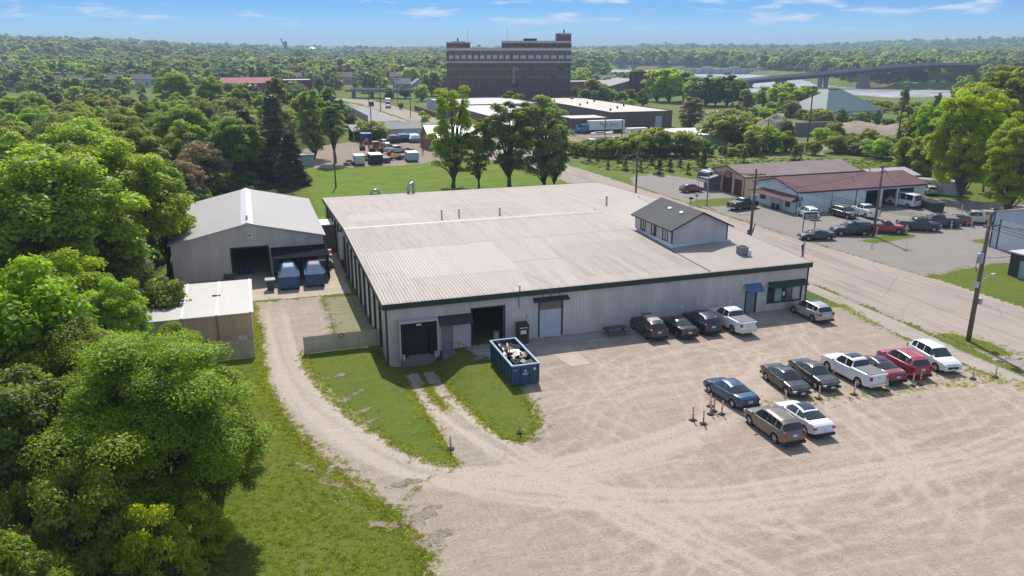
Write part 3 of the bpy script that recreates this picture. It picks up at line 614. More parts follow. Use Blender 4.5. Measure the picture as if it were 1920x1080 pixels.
for px, py, h in ((1285, 403, .8), (1292, 400, .8), (1320, 413, .8), (1197, 384, 1.)):
    u, v = G(px, py, 5.3); MB().tube([(u-X0, v-Y0, 4.9), (u-X0, v-Y0, 5.6+h)], .07, 6).build('roof_vent', GALV, wh)

# ---- the office that stands on the roof
of = thing('rooftop_office', 'small gabled grey office with dark shingle roof standing on the warehouse roof', 'office', (43.0, 73.6, 5.0))
ow, od, oz0, oe, orr = 7.0, 8.6, .6, 2.25, 3.85
mb = MB(); wins = [(1.0, 2.0, .75, 1.95), (3.6, 4.6, .75, 1.95), (6.2, 7.2, .75, 1.95)]
wallx(mb, 0, ow, 0, oz0, oe); wallx(mb, 0, ow, od, oz0, oe, sgn=1); wally(mb, 0, od, 0, oz0, oe, wins); wally(mb, 0, od, ow, oz0, oe, sgn=1); gable_y(mb, 0, ow, 0, oe, orr-.02); gable_y(mb, 0, ow, od, oe, orr-.02, sgn=1)
mb.build('wall', SID, of)
MB().prismy([(-.55, -.4), (ow+.6, -.4), (ow+.2, oz0), (-.12, oz0)], -.45, od+.3).build('base_flashing', M('flashing_white', (.62, .63, .66), .5), of)
MB().box(-.02, ow+.02, -.03, 0, oz0+1.55, oz0+1.6).build('trim_strip', siding('grey_siding', (.42, .385, .40)), of)
rf = MB(); o_ = .45
sl_ = (orr-oe)/(ow/2)
rf.prismy([(-o_, oe-sl_*o_), (ow/2, orr), (ow+o_, oe-sl_*o_), (ow+o_, oe-sl_*o_+.14), (ow/2, orr+.15), (-o_, oe-sl_*o_+.14)], -o_, od+o_)
rf.build('roof', shingle('dark_shingles', (.10, .10, .105)), of)
fc = MB(); fc.prismy([(-o_-.03, oe-sl_*o_-.06), (ow/2, orr-.06), (ow+o_+.03, oe-sl_*o_-.06), (ow+o_+.03, oe-sl_*o_+.11), (ow/2, orr+.12), (-o_-.03, oe-sl_*o_+.11)], -o_-.05, -o_-.005); fc.build('fascia', GREEN, of)
for xx, yy in ((-.03, -.03), (ow-.1, -.03), (-.03, od-.1)): MB().box(xx, xx+.13, yy, yy+.13, oz0, oe-.05).build('corner_trim', GREEN, of)
for k, (a, b, c, d_) in enumerate(wins):
    f = MB(); f.box(-.05, .02, a-.1, b+.1, c-.1, c); f.box(-.05, .02, a-.1, b+.1, d_, d_+.1); f.box(-.05, .02, a-.1, a, c, d_); f.box(-.05, .02, b, b+.1, c, d_); f.box(-.03, .02, (a+b)/2-.03, (a+b)/2+.03, c, d_)
    w_ = f.build('window', GREEN, of); MB().box(.04, .06, a, b, c, d_).build('pane', glassm('curtained_glass', (.42, .42, .44)), w_)
    if k == 1: MB().box(.0, .035, a, (a+b)/2-.03, c, d_).build('shutter', GREEN, w_)
for yy, xx in ((2.2, 2.3), (4.8, 2.3)): MB().obox((xx, yy, oe+sl_*xx+.22), (.35, .55, .14), (0, -math.atan(sl_), 0)).build('roof_vent', M('white_vent', (.8, .8, .8)), of)

# rooftop cooler
t = thing('air_conditioner', 'grey air conditioner on a red pallet beside the rooftop office', 'air conditioner', (*G(1391, 480, 5.0), 5.0))
MB().box(-.45, .45, -.45, .45, .15, 1.05).build('casing', M('ac_grey', (.22, .23, .25), .5), t); MB().lathe([(.0, 1.1), (.36, 1.1), (.4, 1.06)], n=16).build('fan_guard', BLACK, t)
MB().box(-.9, .2, -.5, .4, .0, .14).build('pallet', M('red_pallet', (.5, .1, .06)), t); MB().box(.3, .62, -.75, -.48, .0, .75).build('switch_box', WHITE, t)

# ---- the barn
BX0, BX1, BY0, BY1, BE, BR = -9.5, 7.6, 94.8, 119.5, 4.45, 6.35
bn = thing('barn', 'wide gabled grey metal barn with an open black doorway at the edge of the wood', 'barn', (BX0, BY0, 0)); bw, bd = BX1-BX0, BY1-BY0
zz = [onv(x, y, BY0)[1] for x, y in ((322, 460), (463, 420), (605, 441))]
BE, BR = (zz[0]+zz[2])/2, zz[1]
mb = MB(); op = (6.5, 10.6, 0, 3.6)
wallx(mb, 0, bw, 0, -.2, BE, [(6.5, 10.6, -.2, 3.6)]); wallx(mb, 0, bw, bd, 0, BE, sgn=1); wally(mb, 0, bd, 0, 0, BE); wally(mb, 0, bd, bw, 0, BE, sgn=1); gable_y(mb, 0, bw, 0, BE, BR-.05); gable_y(mb, 0, bw, bd, BE, BR-.05, sgn=1)
mb.build('wall', SID, bn)
rf = MB(); o_ = .3; s_ = (BR-BE)/(bw/2); rf.prismy([(-o_, BE-s_*o_), (bw/2, BR), (bw+o_, BE-s_*o_), (bw+o_, BE-s_*o_+.12), (bw/2, BR+.12), (-o_, BE-s_*o_+.12)], -o_, bd+o_)
rf.build('roof', roofing('barn_roof', (.375, .355, .345), .4, 'X', (.33, .31, .30), .5, None), bn)
MB().prismy([(bw/2-.7, BR-.02), (bw/2, BR+.24), (bw/2+.7, BR-.02)], -o_-.02, bd+o_-.2).build('ridge_cap', M('ridge_white', (.55, .54, .55), .5), bn)
MB().box(bw/2-.12, bw/2+.12, 1.5, 1.74, BR+.1, BR+.75).build('ridge_vent', GALV, bn)
fc = MB(); fc.box(op[0]-.15, op[0], -.04, .02, 0, 3.75); fc.box(op[1], op[1]+.15, -.04, .02, 0, 3.75); fc.box(op[0], op[1], -.04, .02, 3.6, 3.75); fc.build('door_frame', GREEN, bn)
lt = MB(); lt.tube([(bw/2+.15, -.02, 5.1 if BR > 5.6 else BR-.9), (bw/2+.15, -.14, 5.1 if BR > 5.6 else BR-.9)], .27, 14); lo = lt.build('gable_lamp', WHITE, bn); MB().tube([(bw/2+.15, -.14, 5.1 if BR > 5.6 else BR-.9), (bw/2+.15, -.18, 5.1 if BR > 5.6 else BR-.9)], .12, 10).build('lens', BLACK, lo)
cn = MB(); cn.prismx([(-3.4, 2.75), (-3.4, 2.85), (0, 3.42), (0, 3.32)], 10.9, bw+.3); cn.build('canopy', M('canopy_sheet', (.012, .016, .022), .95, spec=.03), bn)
MB().box(13.9, bw+.3, -.05, -.0, 0, .02).build('sill', GREEN, bn)
for xx in (11.1, 14.4, bw+.15): MB().box(xx-.08, xx+.08, -3.35, -3.2, 0, 2.75).build('post', GREEN, bn)
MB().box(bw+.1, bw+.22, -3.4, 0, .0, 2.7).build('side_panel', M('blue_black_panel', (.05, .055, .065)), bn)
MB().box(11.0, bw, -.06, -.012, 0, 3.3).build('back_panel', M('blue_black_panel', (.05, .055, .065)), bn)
# connector between barn and warehouse
t = thing('link_shed', 'small lean-to shed joining the barn to the warehouse', 'shed', (7.9, 104.5, 0))
for yy_, sg_ in ((0, -1), (3.4, 1)): mb = MB(); wallx(mb, 0, 2.0, yy_, 0, 3.6, sgn=sg_); mb.build('wall', siding('brown_panel', (.24, .19, .18)), t)
MB().box(-.2, 2.05, -.2, 3.6, 3.6, 3.72).build('roof', M('cream_roof', (.62, .58, .5), .6), t)

# ---- tan shed in front of the wood
S0, S1, SY0, SY1, SZ = -13.0, -1.15, 73.0, 84.2, 2.95
sz = onv(470, 587, SY0)[1]; SZ = sz
t = thing('storage_shed', 'flat white roofed tan metal shed half hidden by the foreground trees', 'shed', (S0, SY0, 0)); sw, sdp = S1-S0, SY1-SY0
mb = MB(); wallx(mb, 0, sw, 0, 0, SZ); wallx(mb, 0, sw, sdp, 0, SZ, sgn=1); wally(mb, 0, sdp, sw, 0, SZ, sgn=1); wally(mb, 0, sdp, 0, 0, SZ)
mb.build('wall', siding('tan_siding', (.62, .42, .29), .22, .02, line=.6), t)
MB().box(-.2, sw+.2, -.15, sdp+.2, SZ, SZ+.12).build('roof', roofing('white_roof', (.50, .48, .46), 50, 'Y', (.4, .38, .36), .5, None), t)
for k in range(4):
    xx = sw-.05-k*3.0; MB().box(xx-.07, xx+.07, -.1, sdp+.1, SZ+.12, SZ+.19).build('roof_seam', M('seam_white', (.75, .74, .72)), t)
    if k: MB().box(xx-.09, xx+.09, -.08, 0, 0, SZ).build('post', M('tan_post', (.26, .17, .13)), t)
ob = MB().obox((S1-3.2, 79.2, SZ+.16), (.75, .3, .08), (0, 0, -.2)).build('scrap', BLACK); tag(ob, 'dark scrap lying on the white shed roof', 'scrap')

# ---- board fences
def fence(name, label, p0, p1, h, tilt=0, board=.135, gap=.012, mat=WOODG):
    d = Vector((p1[0]-p0[0], p1[1]-p0[1])); ln = d.length; t = thing(name, label, 'fence', (p0[0], p0[1], 0), math.atan2(d.y, d.x))
    b = MB(); k = 0; x = 0
    while x < ln-board:
        hh = h+random.uniform(-.02, .03); b.box(x, x+board, -.012, .012, .04, hh-.06); b.poly([(x, -.012, hh-.06), (x+board, -.012, hh-.06), (x+board/2, -.012, hh)]); b.poly([(x, .012, hh-.06), (x+board, .012, hh-.06), (x+board/2, .012, hh)]); x += board+gap; k += 1
    b.build('boards', mat, t)
    r_ = MB()
    for z in (.35, h*.5, h-.35): r_.box(0, ln, .014, .06, z, z+.09)
    r_.build('rail', mat, t)
    for k in range(int(ln/2.4)+1): MB().box(k*2.4, k*2.4+.1, .062, .16, 0, h-.1).build('post', mat, t)
    return t
f1 = fence('board_fence', 'weathered picket fence from the driveway to the warehouse corner', (3.05, 67.5), (10.0, 67.5), 1.65)
MB().lathe([(.19, -.02), (.25, -.02), (.25, .0), (.19, .0), (.19, -.02)], (3.3, -.03, 1.42), 'Y', 14).build('wreath', M('faded_red', (.3, .06, .05)), f1)
for xx in (5.0, 5.6): MB().box(xx, xx+.22, -.03, -.014, .55, .85).build('notice', M('pale_sheet', (.5, .5, .5)), f1)
fence('board_fence', 'short weathered fence beside the tan shed corner', (-5.5, 68.3), (-1.0, 68.1), 1.75)
lw = MB()
for k in range(5): lw.tube([(-1.9+k*.14, 68.55, .0), (-2.3+k*.14, 68.3, 2.05)], .025, 5)
ld = lw.build('steel_rods', M('white_rods', (.7, .7, .7))); tag(ld, 'bundle of white rods leaning over the short fence', 'rods')
# ================================================================ vehicles (nose towards +x)
def paint(name, col, metal=.0, rough=.28):
    if name in _mc: return _mc[name]
    n = NT(name); d = n.rmp(n.noise(n.co(), 2.2, 5, .7), .45, .75, 0, .18); m = n.fin(n.mix(d, col, (.38, .34, .29)), n.rmp(n.noise(n.co(), 3, 3), .3, .7, rough, rough+.14), metal, .5)
    n.b.inputs['Coat Weight'].default_value = .5; n.b.inputs['Coat Roughness'].default_value = .12; _mc[name] = m; return m
TYRE = M('tyre_rubber', (.018, .018, .019), .85, var=.2, scale=6); TRIM = M('black_trim', (.02, .02, .022), .6)
RIM = M('alloy', (.5, .5, .52), .3, .7, var=.05); CHROME = M('chrome', (.62, .63, .65), .2, .9, var=.05)
CGL = glassm('car_glass', (.022, .028, .032), .04); SKYGL = glassm('roof_glass', (.018, .025, .05), .05)
RED = M('tail_lamp', (.35, .012, .012), .2, spec=.6); LAMP = M('head_lamp', (.62, .64, .68), .12, .2, spec=.7); PLATE = M('licence_plate', (.6, .63, .66), .5)
SPECS = {
 'sedan': dict(L=4.75, W=1.84, wh=(.205, .80), r=.335, zt=[(0, .70), (.015, .92), (.05, 1.02), (.19, 1.06), (.32, .99), (.60, .95), (.73, .93), (.88, .84), (.96, .72), (1, .55)],
   zr=[(.15, 0), (.33, 1.36), (.42, 1.44), (.52, 1.46), (.59, 1.42), (.745, 0)], rg=(.17, .325), ws=(.595, .73), pil=(.435,), side=(.25, .67), wr=.60),
 'suv': dict(L=4.65, W=1.90, wh=(.20, .805), r=.37, zt=[(0, .78), (.01, 1.0), (.03, 1.12), (.1, 1.14), (.35, 1.10), (.62, 1.06), (.74, 1.06), (.9, .98), (.97, .84), (1, .62)],
   zr=[(.015, 0), (.10, 1.54), (.18, 1.66), (.38, 1.72), (.52, 1.71), (.60, 1.64), (.755, 0)], rg=(.025, .10), ws=(.605, .74), pil=(.24, .43), side=(.12, .68), wr=.66, rails=1),
 'pickup': dict(L=5.75, W=2.0, wh=(.215, .825), r=.40, zt=[(0, .85), (.006, 1.28), (.02, 1.34), (.30, 1.34), (.345, 1.34), (.42, 1.24), (.64, 1.22), (.73, 1.24), (.9, 1.18), (.97, 1.05), (1, .7)],
   zr=[(.345, 0), (.375, 1.78), (.40, 1.88), (.52, 1.92), (.60, 1.86), (.625, 1.8), (.735, 0)], rg=(.348, .378), ws=(.615, .725), pil=(.50,), side=(.385, .68), wr=.68, bed=(.02, .335)),
 'cab': dict(L=5.5, W=1.98, wh=(.215, .82), r=.40, zt=[(0, .85), (.006, 1.22), (.02, 1.3), (.38, 1.3), (.42, 1.28), (.48, 1.18), (.64, 1.16), (.72, 1.18), (.9, 1.12), (.97, 1.0), (1, .7)],
   zr=[(.43, 0), (.455, 1.7), (.48, 1.82), (.56, 1.84), (.605, 1.76), (.72, 0)], rg=(.433, .458), ws=(.60, .71), pil=(), side=(.47, .67), wr=.66, bed=(.02, .42)),
 'coupe': dict(L=4.75, W=1.9, wh=(.20, .80), r=.345, zt=[(0, .72), (.012, .92), (.04, 1.0), (.16, 1.02), (.3, .96), (.6, .93), (.68, .94), (.88, .86), (.97, .74), (1, .55)],
   zr=[(.12, 0), (.33, 1.26), (.42, 1.36), (.50, 1.36), (.56, 1.30), (.68, 0)], rg=(.14, .33), ws=(.56, .67), pil=(.36,), side=(.28, .62), wr=.58),
 'hatch': dict(L=4.3, W=1.8, wh=(.19, .80), r=.33, zt=[(0, .72), (.012, .92), (.03, 1.02), (.12, 1.04), (.35, 1.0), (.6, .95), (.73, .94), (.9, .84), (.97, .7), (1, .52)],
   zr=[(.03, 0), (.14, 1.34), (.24, 1.46), (.42, 1.50), (.54, 1.48), (.60, 1.42), (.755, 0)], rg=(.045, .15), ws=(.61, .74), pil=(.26, .44), side=(.16, .68), wr=.62),
 'van': dict(L=5.6, W=2.0, wh=(.20, .80), r=.36, zt=[(0, .9), (.005, 1.25), (.02, 1.3), (.6, 1.25), (.83, 1.2), (.93, 1.08), (.98, .92), (1, .65)],
   zr=[(.004, 0), (.02, 2.15), (.06, 2.28), (.4, 2.34), (.62, 2.32), (.70, 2.2), (.87, 0)], rg=(.005, .02), ws=(.70, .85), pil=(.3, .5, .66), side=(.08, .76), wr=.82),
}
def car(name, label, kind, col, pos, head=90, cat='car', roof=None, sun=False, cover=None, topper=False, rimm=RIM, chrome=False, scale=1.03, group=None, plate=True):
    """body grown from stations along its length; glass, lamps, wheels, mirrors and plates are parts"""
    S = SPECS[kind]; Lc, Wc = S['L'], S['W']/2; t = thing(name, label, cat, (pos[0], pos[1], float(hz(pos[0], pos[1]))+.03), R(head), group)
    xs = sorted(set([round(x, 4) for x in list(np.linspace(0, 1, 61))+[p[0] for p in S['zt']]+[p[0] for p in S['zr']]+list(S['rg'])+list(S['ws'])+list(S['side'])+[p+d for p in S['pil'] for d in (-.009, .009)]]))
    zt = np.interp(xs, *zip(*S['zt'])); a, b = S['zr'][0][0], S['zr'][-1][0]
    zk = [(x, z if z else np.interp(x, *zip(*S['zt']))) for x, z in S['zr']]; zr = np.where((np.array(xs) > a) & (np.array(xs) < b), np.interp(xs, *zip(*zk)), zt)
    wr_ = S['r']; cent = [x*Lc for x in S['wh']]; NP = 13; body = []; rings = []
    for i, x in enumerate(xs):
        X = x*Lc; e = abs(x-.5)*2; wd = Wc*(1-.13*e**7-.03*e**2); zb = .24+.12*max(0, (e-.8)/.2); T = zt[i]; g = zr[i]-T
        arch = 0
        for c in cent:
            ra = wr_+.07
            if abs(X-c) < ra: arch = wr_*.95+math.sqrt(max(0, ra*ra-(X-c)**2))
        zz = lambda z: max(z, arch)
        wg = Wc*.90*(1-.05*e**4); wt = Wc*S['wr']/.66*.70 if g > .05 else wg
        wt = wg+(wt*1.0-wg)*min(1, max(0, g)/.5)
        top = [(wg, T+.015), (wt, T+max(g-.05, .02)), (wt*.88, T+max(g, .03)), (wt*.45, T+max(g+.025, .045)), (0, T+max(g+.03, .05))] if g > .05 else [(wg, T+.015), (wg*.86, T+.03), (wg*.7, T+.04), (wg*.4, T+.048), (0, T+.05)]
        ring = [(0, zb), (wd-.30, zb), (wd-.30, zz(zb)), (wd*.96, zz(zb+.01)), (wd*.99, zz(zb+.10)), (wd, max(zb+.34*(T-zb), arch+.02)), (wd*.995, max(T-.16, min(arch+.04, T-.05))), (wd*.955, T-.015)]+top
        rings.append((X-Lc/2, ring))
    n = len(rings[0][1]); mb = MB(); gl = MB(); fullv = []
    for X, ring in rings: fullv += [(X, y, z) for y, z in ring]+[(X, -y, z) for y, z in ring]
    for i in range(len(rings)-1):
        xm = (xs[i]+xs[i+1])/2; gh = (zr[i]+zr[i+1]-zt[i]-zt[i+1])/2
        for j in range(n-1):
            # rings: 0..7 lower body, 8..12 upper; segment j joins j and j+1
            isg = False
            if j in (9, 10, 11) and (S['rg'][0] < xm < S['rg'][1] or S['ws'][0] < xm < S['ws'][1]) and gh > .03 and not (topper and xm < .5): isg = True
            if j == 8 and gh > .16 and S['side'][0] < xm < S['side'][1] and not any(abs(xm-p) < .009 for p in S['pil']): isg = True
            m = 1 if j < 3 or (j == 3) else 0
            for s in (0, 1):
                o1, o2 = i*2*n+s*n, (i+1)*2*n+s*n; q = [fullv[k] for k in ((o1+j, o2+j, o2+j+1, o1+j+1) if s == 1 else (o1+j, o1+j+1, o2+j+1, o2+j))]
                (gl if isg else mb).add(q, [(0, 1, 2, 3)], 0 if isg else m)
    for i, sg in ((0, 1), (len(rings)-1, 0)):
        X, ring = rings[i]; p = [(X, y, z) for y, z in ring]+[(X, -y, z) for y, z in ring[::-1][1:-1]]; mb.poly(p if sg else p[::-1], 0)
    def weld(o):
        import bmesh
        bm = bmesh.new(); bm.from_mesh(o.data); bmesh.ops.remove_doubles(bm, verts=bm.verts, dist=.0015); bm.to_mesh(o.data); bm.free()
        for p in o.data.polygons: p.use_smooth = True
        o.data.set_sharp_from_angle(angle=R(38)); o.data.update()
    bo = mb.build('body', [col, TRIM], t); weld(bo); go = gl.build('window_glass', CGL, t); weld(go)
    hx = Lc/2; T0 = np.interp(.03, *zip(*S['zt'])); T1 = np.interp(.95, *zip(*S['zt']))
    for s in (1, -1):
        lz = T0-.16 if kind not in ('pickup', 'cab') else T0-.24; lh = .30 if kind in ('suv', 'van', 'pickup', 'cab') else .13
        MB().obox((-hx+.05, s*(Wc*.86-.07), lz), (.17, .22 if lh < .2 else .16, lh)).build('tail_lamp', RED, t)
        MB().obox((hx-.11, s*(Wc*.80-.08), T1-.13), (.24, .26, .13), (0, .1, -s*.35)).build('headlamp', LAMP, t)
        xm = S['ws'][1]*Lc-hx-.12; mr = MB().obox((xm, s*(Wc+.09), zt[xs.index(round(S['ws'][1], 4))]+.09), (.12, .2, .13)); mr.build('mirror', col, t)
        for q, p in enumerate([p for p in ([.34, .54] if kind not in ('cab', 'coupe') else [.5])]): MB().obox((p*Lc-hx, s*(Wc*.985), zt[xs.index(min(xs, key=lambda v: abs(v-p)))]-.12), (.16, .03, .03)).build('handle', CHROME if chrome else col, t)
    MB().obox((-hx+.0, 0, T0-.25), (.04, .34, .16)).build('licence_plate', PLATE, t)
    MB().obox((hx-.015, 0, .58 if kind != 'pickup' else .85), (.06, Wc*1.0, .20 if kind not in ('pickup', 'cab') else .4)).build('grille', CHROME if chrome else TRIM, t)
    if plate: MB().obox((hx+.02, 0, .46), (.03, .34, .15)).build('licence_plate', PLATE, t)
    bm_ = CHROME if kind in ('pickup', 'cab') else TRIM
    MB().obox((-hx-.02, 0, .52 if kind in ('pickup', 'cab') else .36), (.16, Wc*1.75, .18)).build('bumper', bm_, t)
    if kind in ('pickup', 'cab'): MB().obox((hx-.02, 0, .5), (.14, Wc*1.7, .2)).build('bumper', bm_, t)
    if 'bed' in S and not topper:
        x0, x1 = S['bed'][0]*Lc-hx+.06, S['bed'][1]*Lc-hx; zt0 = S['zt'][2][1]
        MB().box(x0, x1, -Wc*.80, Wc*.80, zt0+.045, zt0+.085).build('bed_cover', cover or M('tonneau', (.16, .165, .175), .7), t)
    if topper:
        x0, x1 = S['bed'][0]*Lc-hx, S['bed'][1]*Lc-hx+.02; zt0 = S['zt'][2][1]+.03; mb = MB()
        mb.add([(x0, -Wc*.88, zt0), (x1, -Wc*.88, zt0), (x1, Wc*.88, zt0), (x0, Wc*.88, zt0), (x0+.25, -Wc*.74, zt0+.58), (x1, -Wc*.74, zt0+.6), (x1, Wc*.74, zt0+.6), (x0+.25, Wc*.74, zt0+.58)], [(4, 5, 6, 7), (0, 1, 5, 4), (1, 2, 6, 5), (2, 3, 7, 6), (3, 0, 4, 7)])
        tp = mb.build('topper', topper, t); sw_ = MB()
        for s in (1, -1): sw_.add([(x0+.35, s*Wc*.862, zt0+.13), (x1-.2, s*Wc*.862, zt0+.13), (x1-.2, s*Wc*.765, zt0+.51), (x0+.45, s*Wc*.765, zt0+.51)], [(0, 1, 2, 3)])
        sw_.add([(x0+.04, -Wc*.7, zt0+.1), (x0+.04, Wc*.7, zt0+.1), (x0+.21, Wc*.66, zt0+.5), (x0+.21, -Wc*.66, zt0+.5)], [(0, 1, 2, 3)]); sw_.build('window_glass', CGL, tp)
    if roof or sun:
        rx0, rx1 = (S['zr'][2][0]*Lc-hx+.05, (S['ws'][0])*Lc-hx-.12); z_ = max(z for _, z in S['zr'])
        if sun: rx0 = rx1-(.85 if kind != 'sedan' else 1.0)
        w_ = Wc*S['wr']/.66*.70*.80
        v = []; 
        for x in np.linspace(rx0, rx1, 6):
            zc = np.interp((x+hx)/Lc, *zip(*[(p, q) for p, q in S['zr'] if q])); v += [(x, -w_, zc+.05), (x, 0, zc+.065), (x, w_, zc+.05)]
        MB().add(v, [(k*3+j, (k+1)*3+j, (k+1)*3+j+1, k*3+j+1) for k in range(5) for j in (0, 1)]).build('sunroof' if sun else 'roof_panel', SKYGL if sun else roof, t)
    if S.get('rails'):
        for s in (1, -1):
            pts = [(x*Lc-hx, s*Wc*.70, np.interp(x, *zip(*[(p, q) for p, q in S['zr'] if q]))+.05) for x in np.linspace(.14, .56, 6)]; MB().tube(pts, .022, 5).build('roof_rail', CHROME, t)
    for c in cent:
        for s in (1, -1):
            ww = MB().lathe([(wr_*.66, .0), (wr_*.9, .0), (wr_, .03), (wr_, .19), (wr_*.9, .22), (wr_*.5, .22)], (0, 0, 0), 'Y', 20).build('wheel', TYRE, t, True, (c-hx, s*(Wc-.02)-(0 if s < 0 else 0), wr_*1.0))
            if s > 0: ww.rotation_euler = (0, 0, math.pi)
            rm = MB(); k5 = 5 if kind != 'van' else 6
            rm.lathe([(wr_*.60, .035), (wr_*.69, .02), (wr_*.69, .10)], (0, 0, 0), 'Y', 20); rm.lathe([(0, .02), (.07, .025), (.08, .06)], (0, 0, 0), 'Y', 10)
            for q in range(k5): an = q*2*math.pi/k5; rm.obox((math.cos(an)*wr_*.36, .045, math.sin(an)*wr_*.36), (wr_*.6, .03, .075), (0, -an, 0))
            rm.build('rim', rimm, ww); MB().lathe([(0, .09), (wr_*.66, .09)], (0, 0, 0), 'Y', 16).build('hub', TRIM, ww)
    t.scale = (scale,)*3
    return t
P_ = dict(bk=paint('black_paint', (.012, .013, .018)), navy=paint('navy_paint', (.012, .018, .07)), blue=paint('blue_paint', (.02, .075, .17), .4), wht=paint('white_paint_gloss', (.72, .73, .75)), red=paint('red_paint', (.33, .012, .03)),
   dred=paint('dark_red_paint', (.20, .012, .035)), brn=paint('taupe_paint', (.17, .135, .115), .4), slv=paint('silver_paint', (.42, .40, .385), .3), gry=paint('dark_grey_paint', (.045, .04, .04), .3), dk=paint('charcoal_paint', (.025, .025, .03)),
   fire=paint('bright_red_paint', (.62, .02, .015)), tan=paint('pale_gold_paint', (.45, .42, .38)))
gr1 = 'cars parked nose to the warehouse wall'; gr2 = 'cars parked in the middle of the gravel lot'; gr3 = 'vehicles parked outside the white repair shop'
car('parked_suv', 'dark grey sport utility car with silver roof and sunroof, leftmost along the warehouse wall', 'suv', P_['gry'], (34.6, 62.6), 88, 'car', roof=P_['slv'], group=gr1)
MB().obox((.35, 0, 1.745), (.75, .85, .02)).build('sunroof', SKYGL, [o for o in C.objects if o.name.startswith('parked_suv')][-1])
car('parked_sedan', 'black sedan nose to the warehouse wall, second from the left', 'sedan', P_['bk'], (37.5, 62.1), 88, group=gr1)
car('parked_suv', 'navy blue sport utility car nose to the wall beside the white pickup', 'suv', P_['navy'], (40.2, 62.3), 87, group=gr1, scale=1.03)
car('parked_pickup', 'white crew cab pickup with grey bed cover backed out from the warehouse wall', 'pickup', P_['wht'], (43.1, 61.7), 91, 'pickup', group=gr1, chrome=True)
car('parked_suv', 'silver brown crossover parked alone under the office window at the wall end', 'suv', P_['slv'], (52.5, 61.7), 90, group=gr1, sun=True)
car('parked_sedan', 'metallic blue sedan beside the cluster of orange posts', 'sedan', P_['blue'], (33.7, 47.5), 94, group=gr2, sun=False)
car('parked_sedan', 'black sedan facing the camera, left one of the dark pair', 'sedan', P_['bk'], (39.2, 48.0), -95, group=gr2, roof=P_['navy'])
car('parked_sedan', 'glossy black sedan between the other black sedan and the large white pickup', 'sedan', P_['dk'], (42.1, 48.2), -94, group=gr2)
car('parked_pickup', 'large white crew cab pickup with sunroof and ribbed grey bed cover', 'pickup', P_['wht'], (45.6, 47.8), 91, 'pickup', group=gr2, chrome=True, sun=True, scale=1.0)
car('parked_sedan', 'dark red sedan with glass roof right beside the large white pickup', 'sedan', P_['dred'], (48.0, 47.7), 87, group=gr2, sun=True)
car('parked_suv', 'red crossover between the red sedan and the white crossover', 'suv', P_['red'], (50.9, 47.9), 84, group=gr2)
car('parked_suv', 'silver white crossover facing the camera, rightmost in the gravel lot row', 'suv', P_['wht'], (54.2, 47.9), -98, group=gr2)
car('parked_suv', 'brown taupe crossover nearest the camera with its back turned', 'suv', P_['brn'], (33.4, 41.7), 90, group=gr2)
car('parked_sedan', 'white sedan with glass sunroof close beside the brown crossover', 'sedan', P_['wht'], (36.2, 42.1), 88, group=gr2, sun=True)
def on(px, py, z=.8): return G(px, py, z)
car('parked_suv', 'white sport utility car with its back to us at the shop corner', 'suv', P_['wht'], on(1515, 398), 78, group=gr3)
car('parked_suv', 'dark boxy crossover facing out from the pale blue shop wall', 'suv', P_['gry'], on(1583, 398), -82, group=gr3)
car('parked_pickup', 'white pickup backed out from the shop wall beside the open bays', 'pickup', P_['wht'], on(1622, 396), 80, 'pickup', group=gr3)
car('parked_coupe', 'low dark sports coupe parked under the shop sign', 'coupe', P_['dk'], on(1530, 441, .6), 165, group=gr3)
car('parked_pickup', 'black old regular cab pickup with topper next to the sports coupe', 'cab', P_['bk'], on(1595, 430), 163, 'pickup', group=gr3, topper=P_['bk'])
car('parked_pickup', 'red regular cab pickup facing right beside the wooden lamp pole', 'cab', P_['red'], on(1658, 426), -30, 'pickup', group=gr3)
car('parked_pickup', 'dark grey crew cab pickup beside the red regular cab pickup', 'pickup', P_['gry'], on(1722, 422), -28, 'pickup', group=gr3)
car('parked_pickup', 'navy blue crew cab pickup with its tail towards the slim white posts', 'pickup', P_['navy'], on(1758, 415), 152, 'pickup', group=gr3)
car('parked_coupe', 'green grey wrecked car with a bright red front end', 'hatch', paint('dull_green_paint', (.05, .07, .065)), on(1792, 415, .5), 150, group=gr3)
MB().obox(( 0, 0, 0), (.1, .1, .1))
ow_ = [o for o in C.objects if o.name.startswith('parked_coupe')][-1]
MB().add([(-2.2, -.93, .35), (-1.2, -.93, .4), (-1.2, .93, .4), (-2.2, .93, .35), (-2.12, -.8, .98), (-1.1, -.86, 1.08), (-1.1, .86, 1.08), (-2.12, .8, .98)], [(4, 5, 6, 7), (0, 1, 5, 4), (1, 2, 6, 5), (2, 3, 7, 6), (3, 0, 4, 7)]).build('red_panel', P_['fire'], ow_)
car('parked_pickup', 'pale gold pickup with matching topper at the far end of the shop row', 'pickup', P_['tan'], on(1828, 409), 150, 'pickup', group=gr3, topper=P_['tan'])
car('parked_pickup', 'black flatbed truck standing by the corner of the big white shed', 'cab', P_['bk'], on(1862, 407, .5), 155, 'pickup', group=gr3)
car('parked_pickup', 'black crew cab pickup parked beside the shop front with maroon awning', 'pickup', P_['bk'], on(1393, 383), 14, 'pickup', group=gr3)
car('parked_hatchback', 'dark red hatchback parked by the nose of the camper trailer', 'hatch', P_['dred'], on(1297, 354, .6), -2, group=gr3)
car('white_van', 'white van standing inside the rightmost open bay of the shop', 'van', P_['wht'], (106.5, 105.6), 100, 'van', group=gr3)
car('parked_suv', 'grey green car under the trees beside the white trailer box', 'suv', paint('grey_green_paint', (.3, .36, .34)), on(1742, 358, .6), 60)
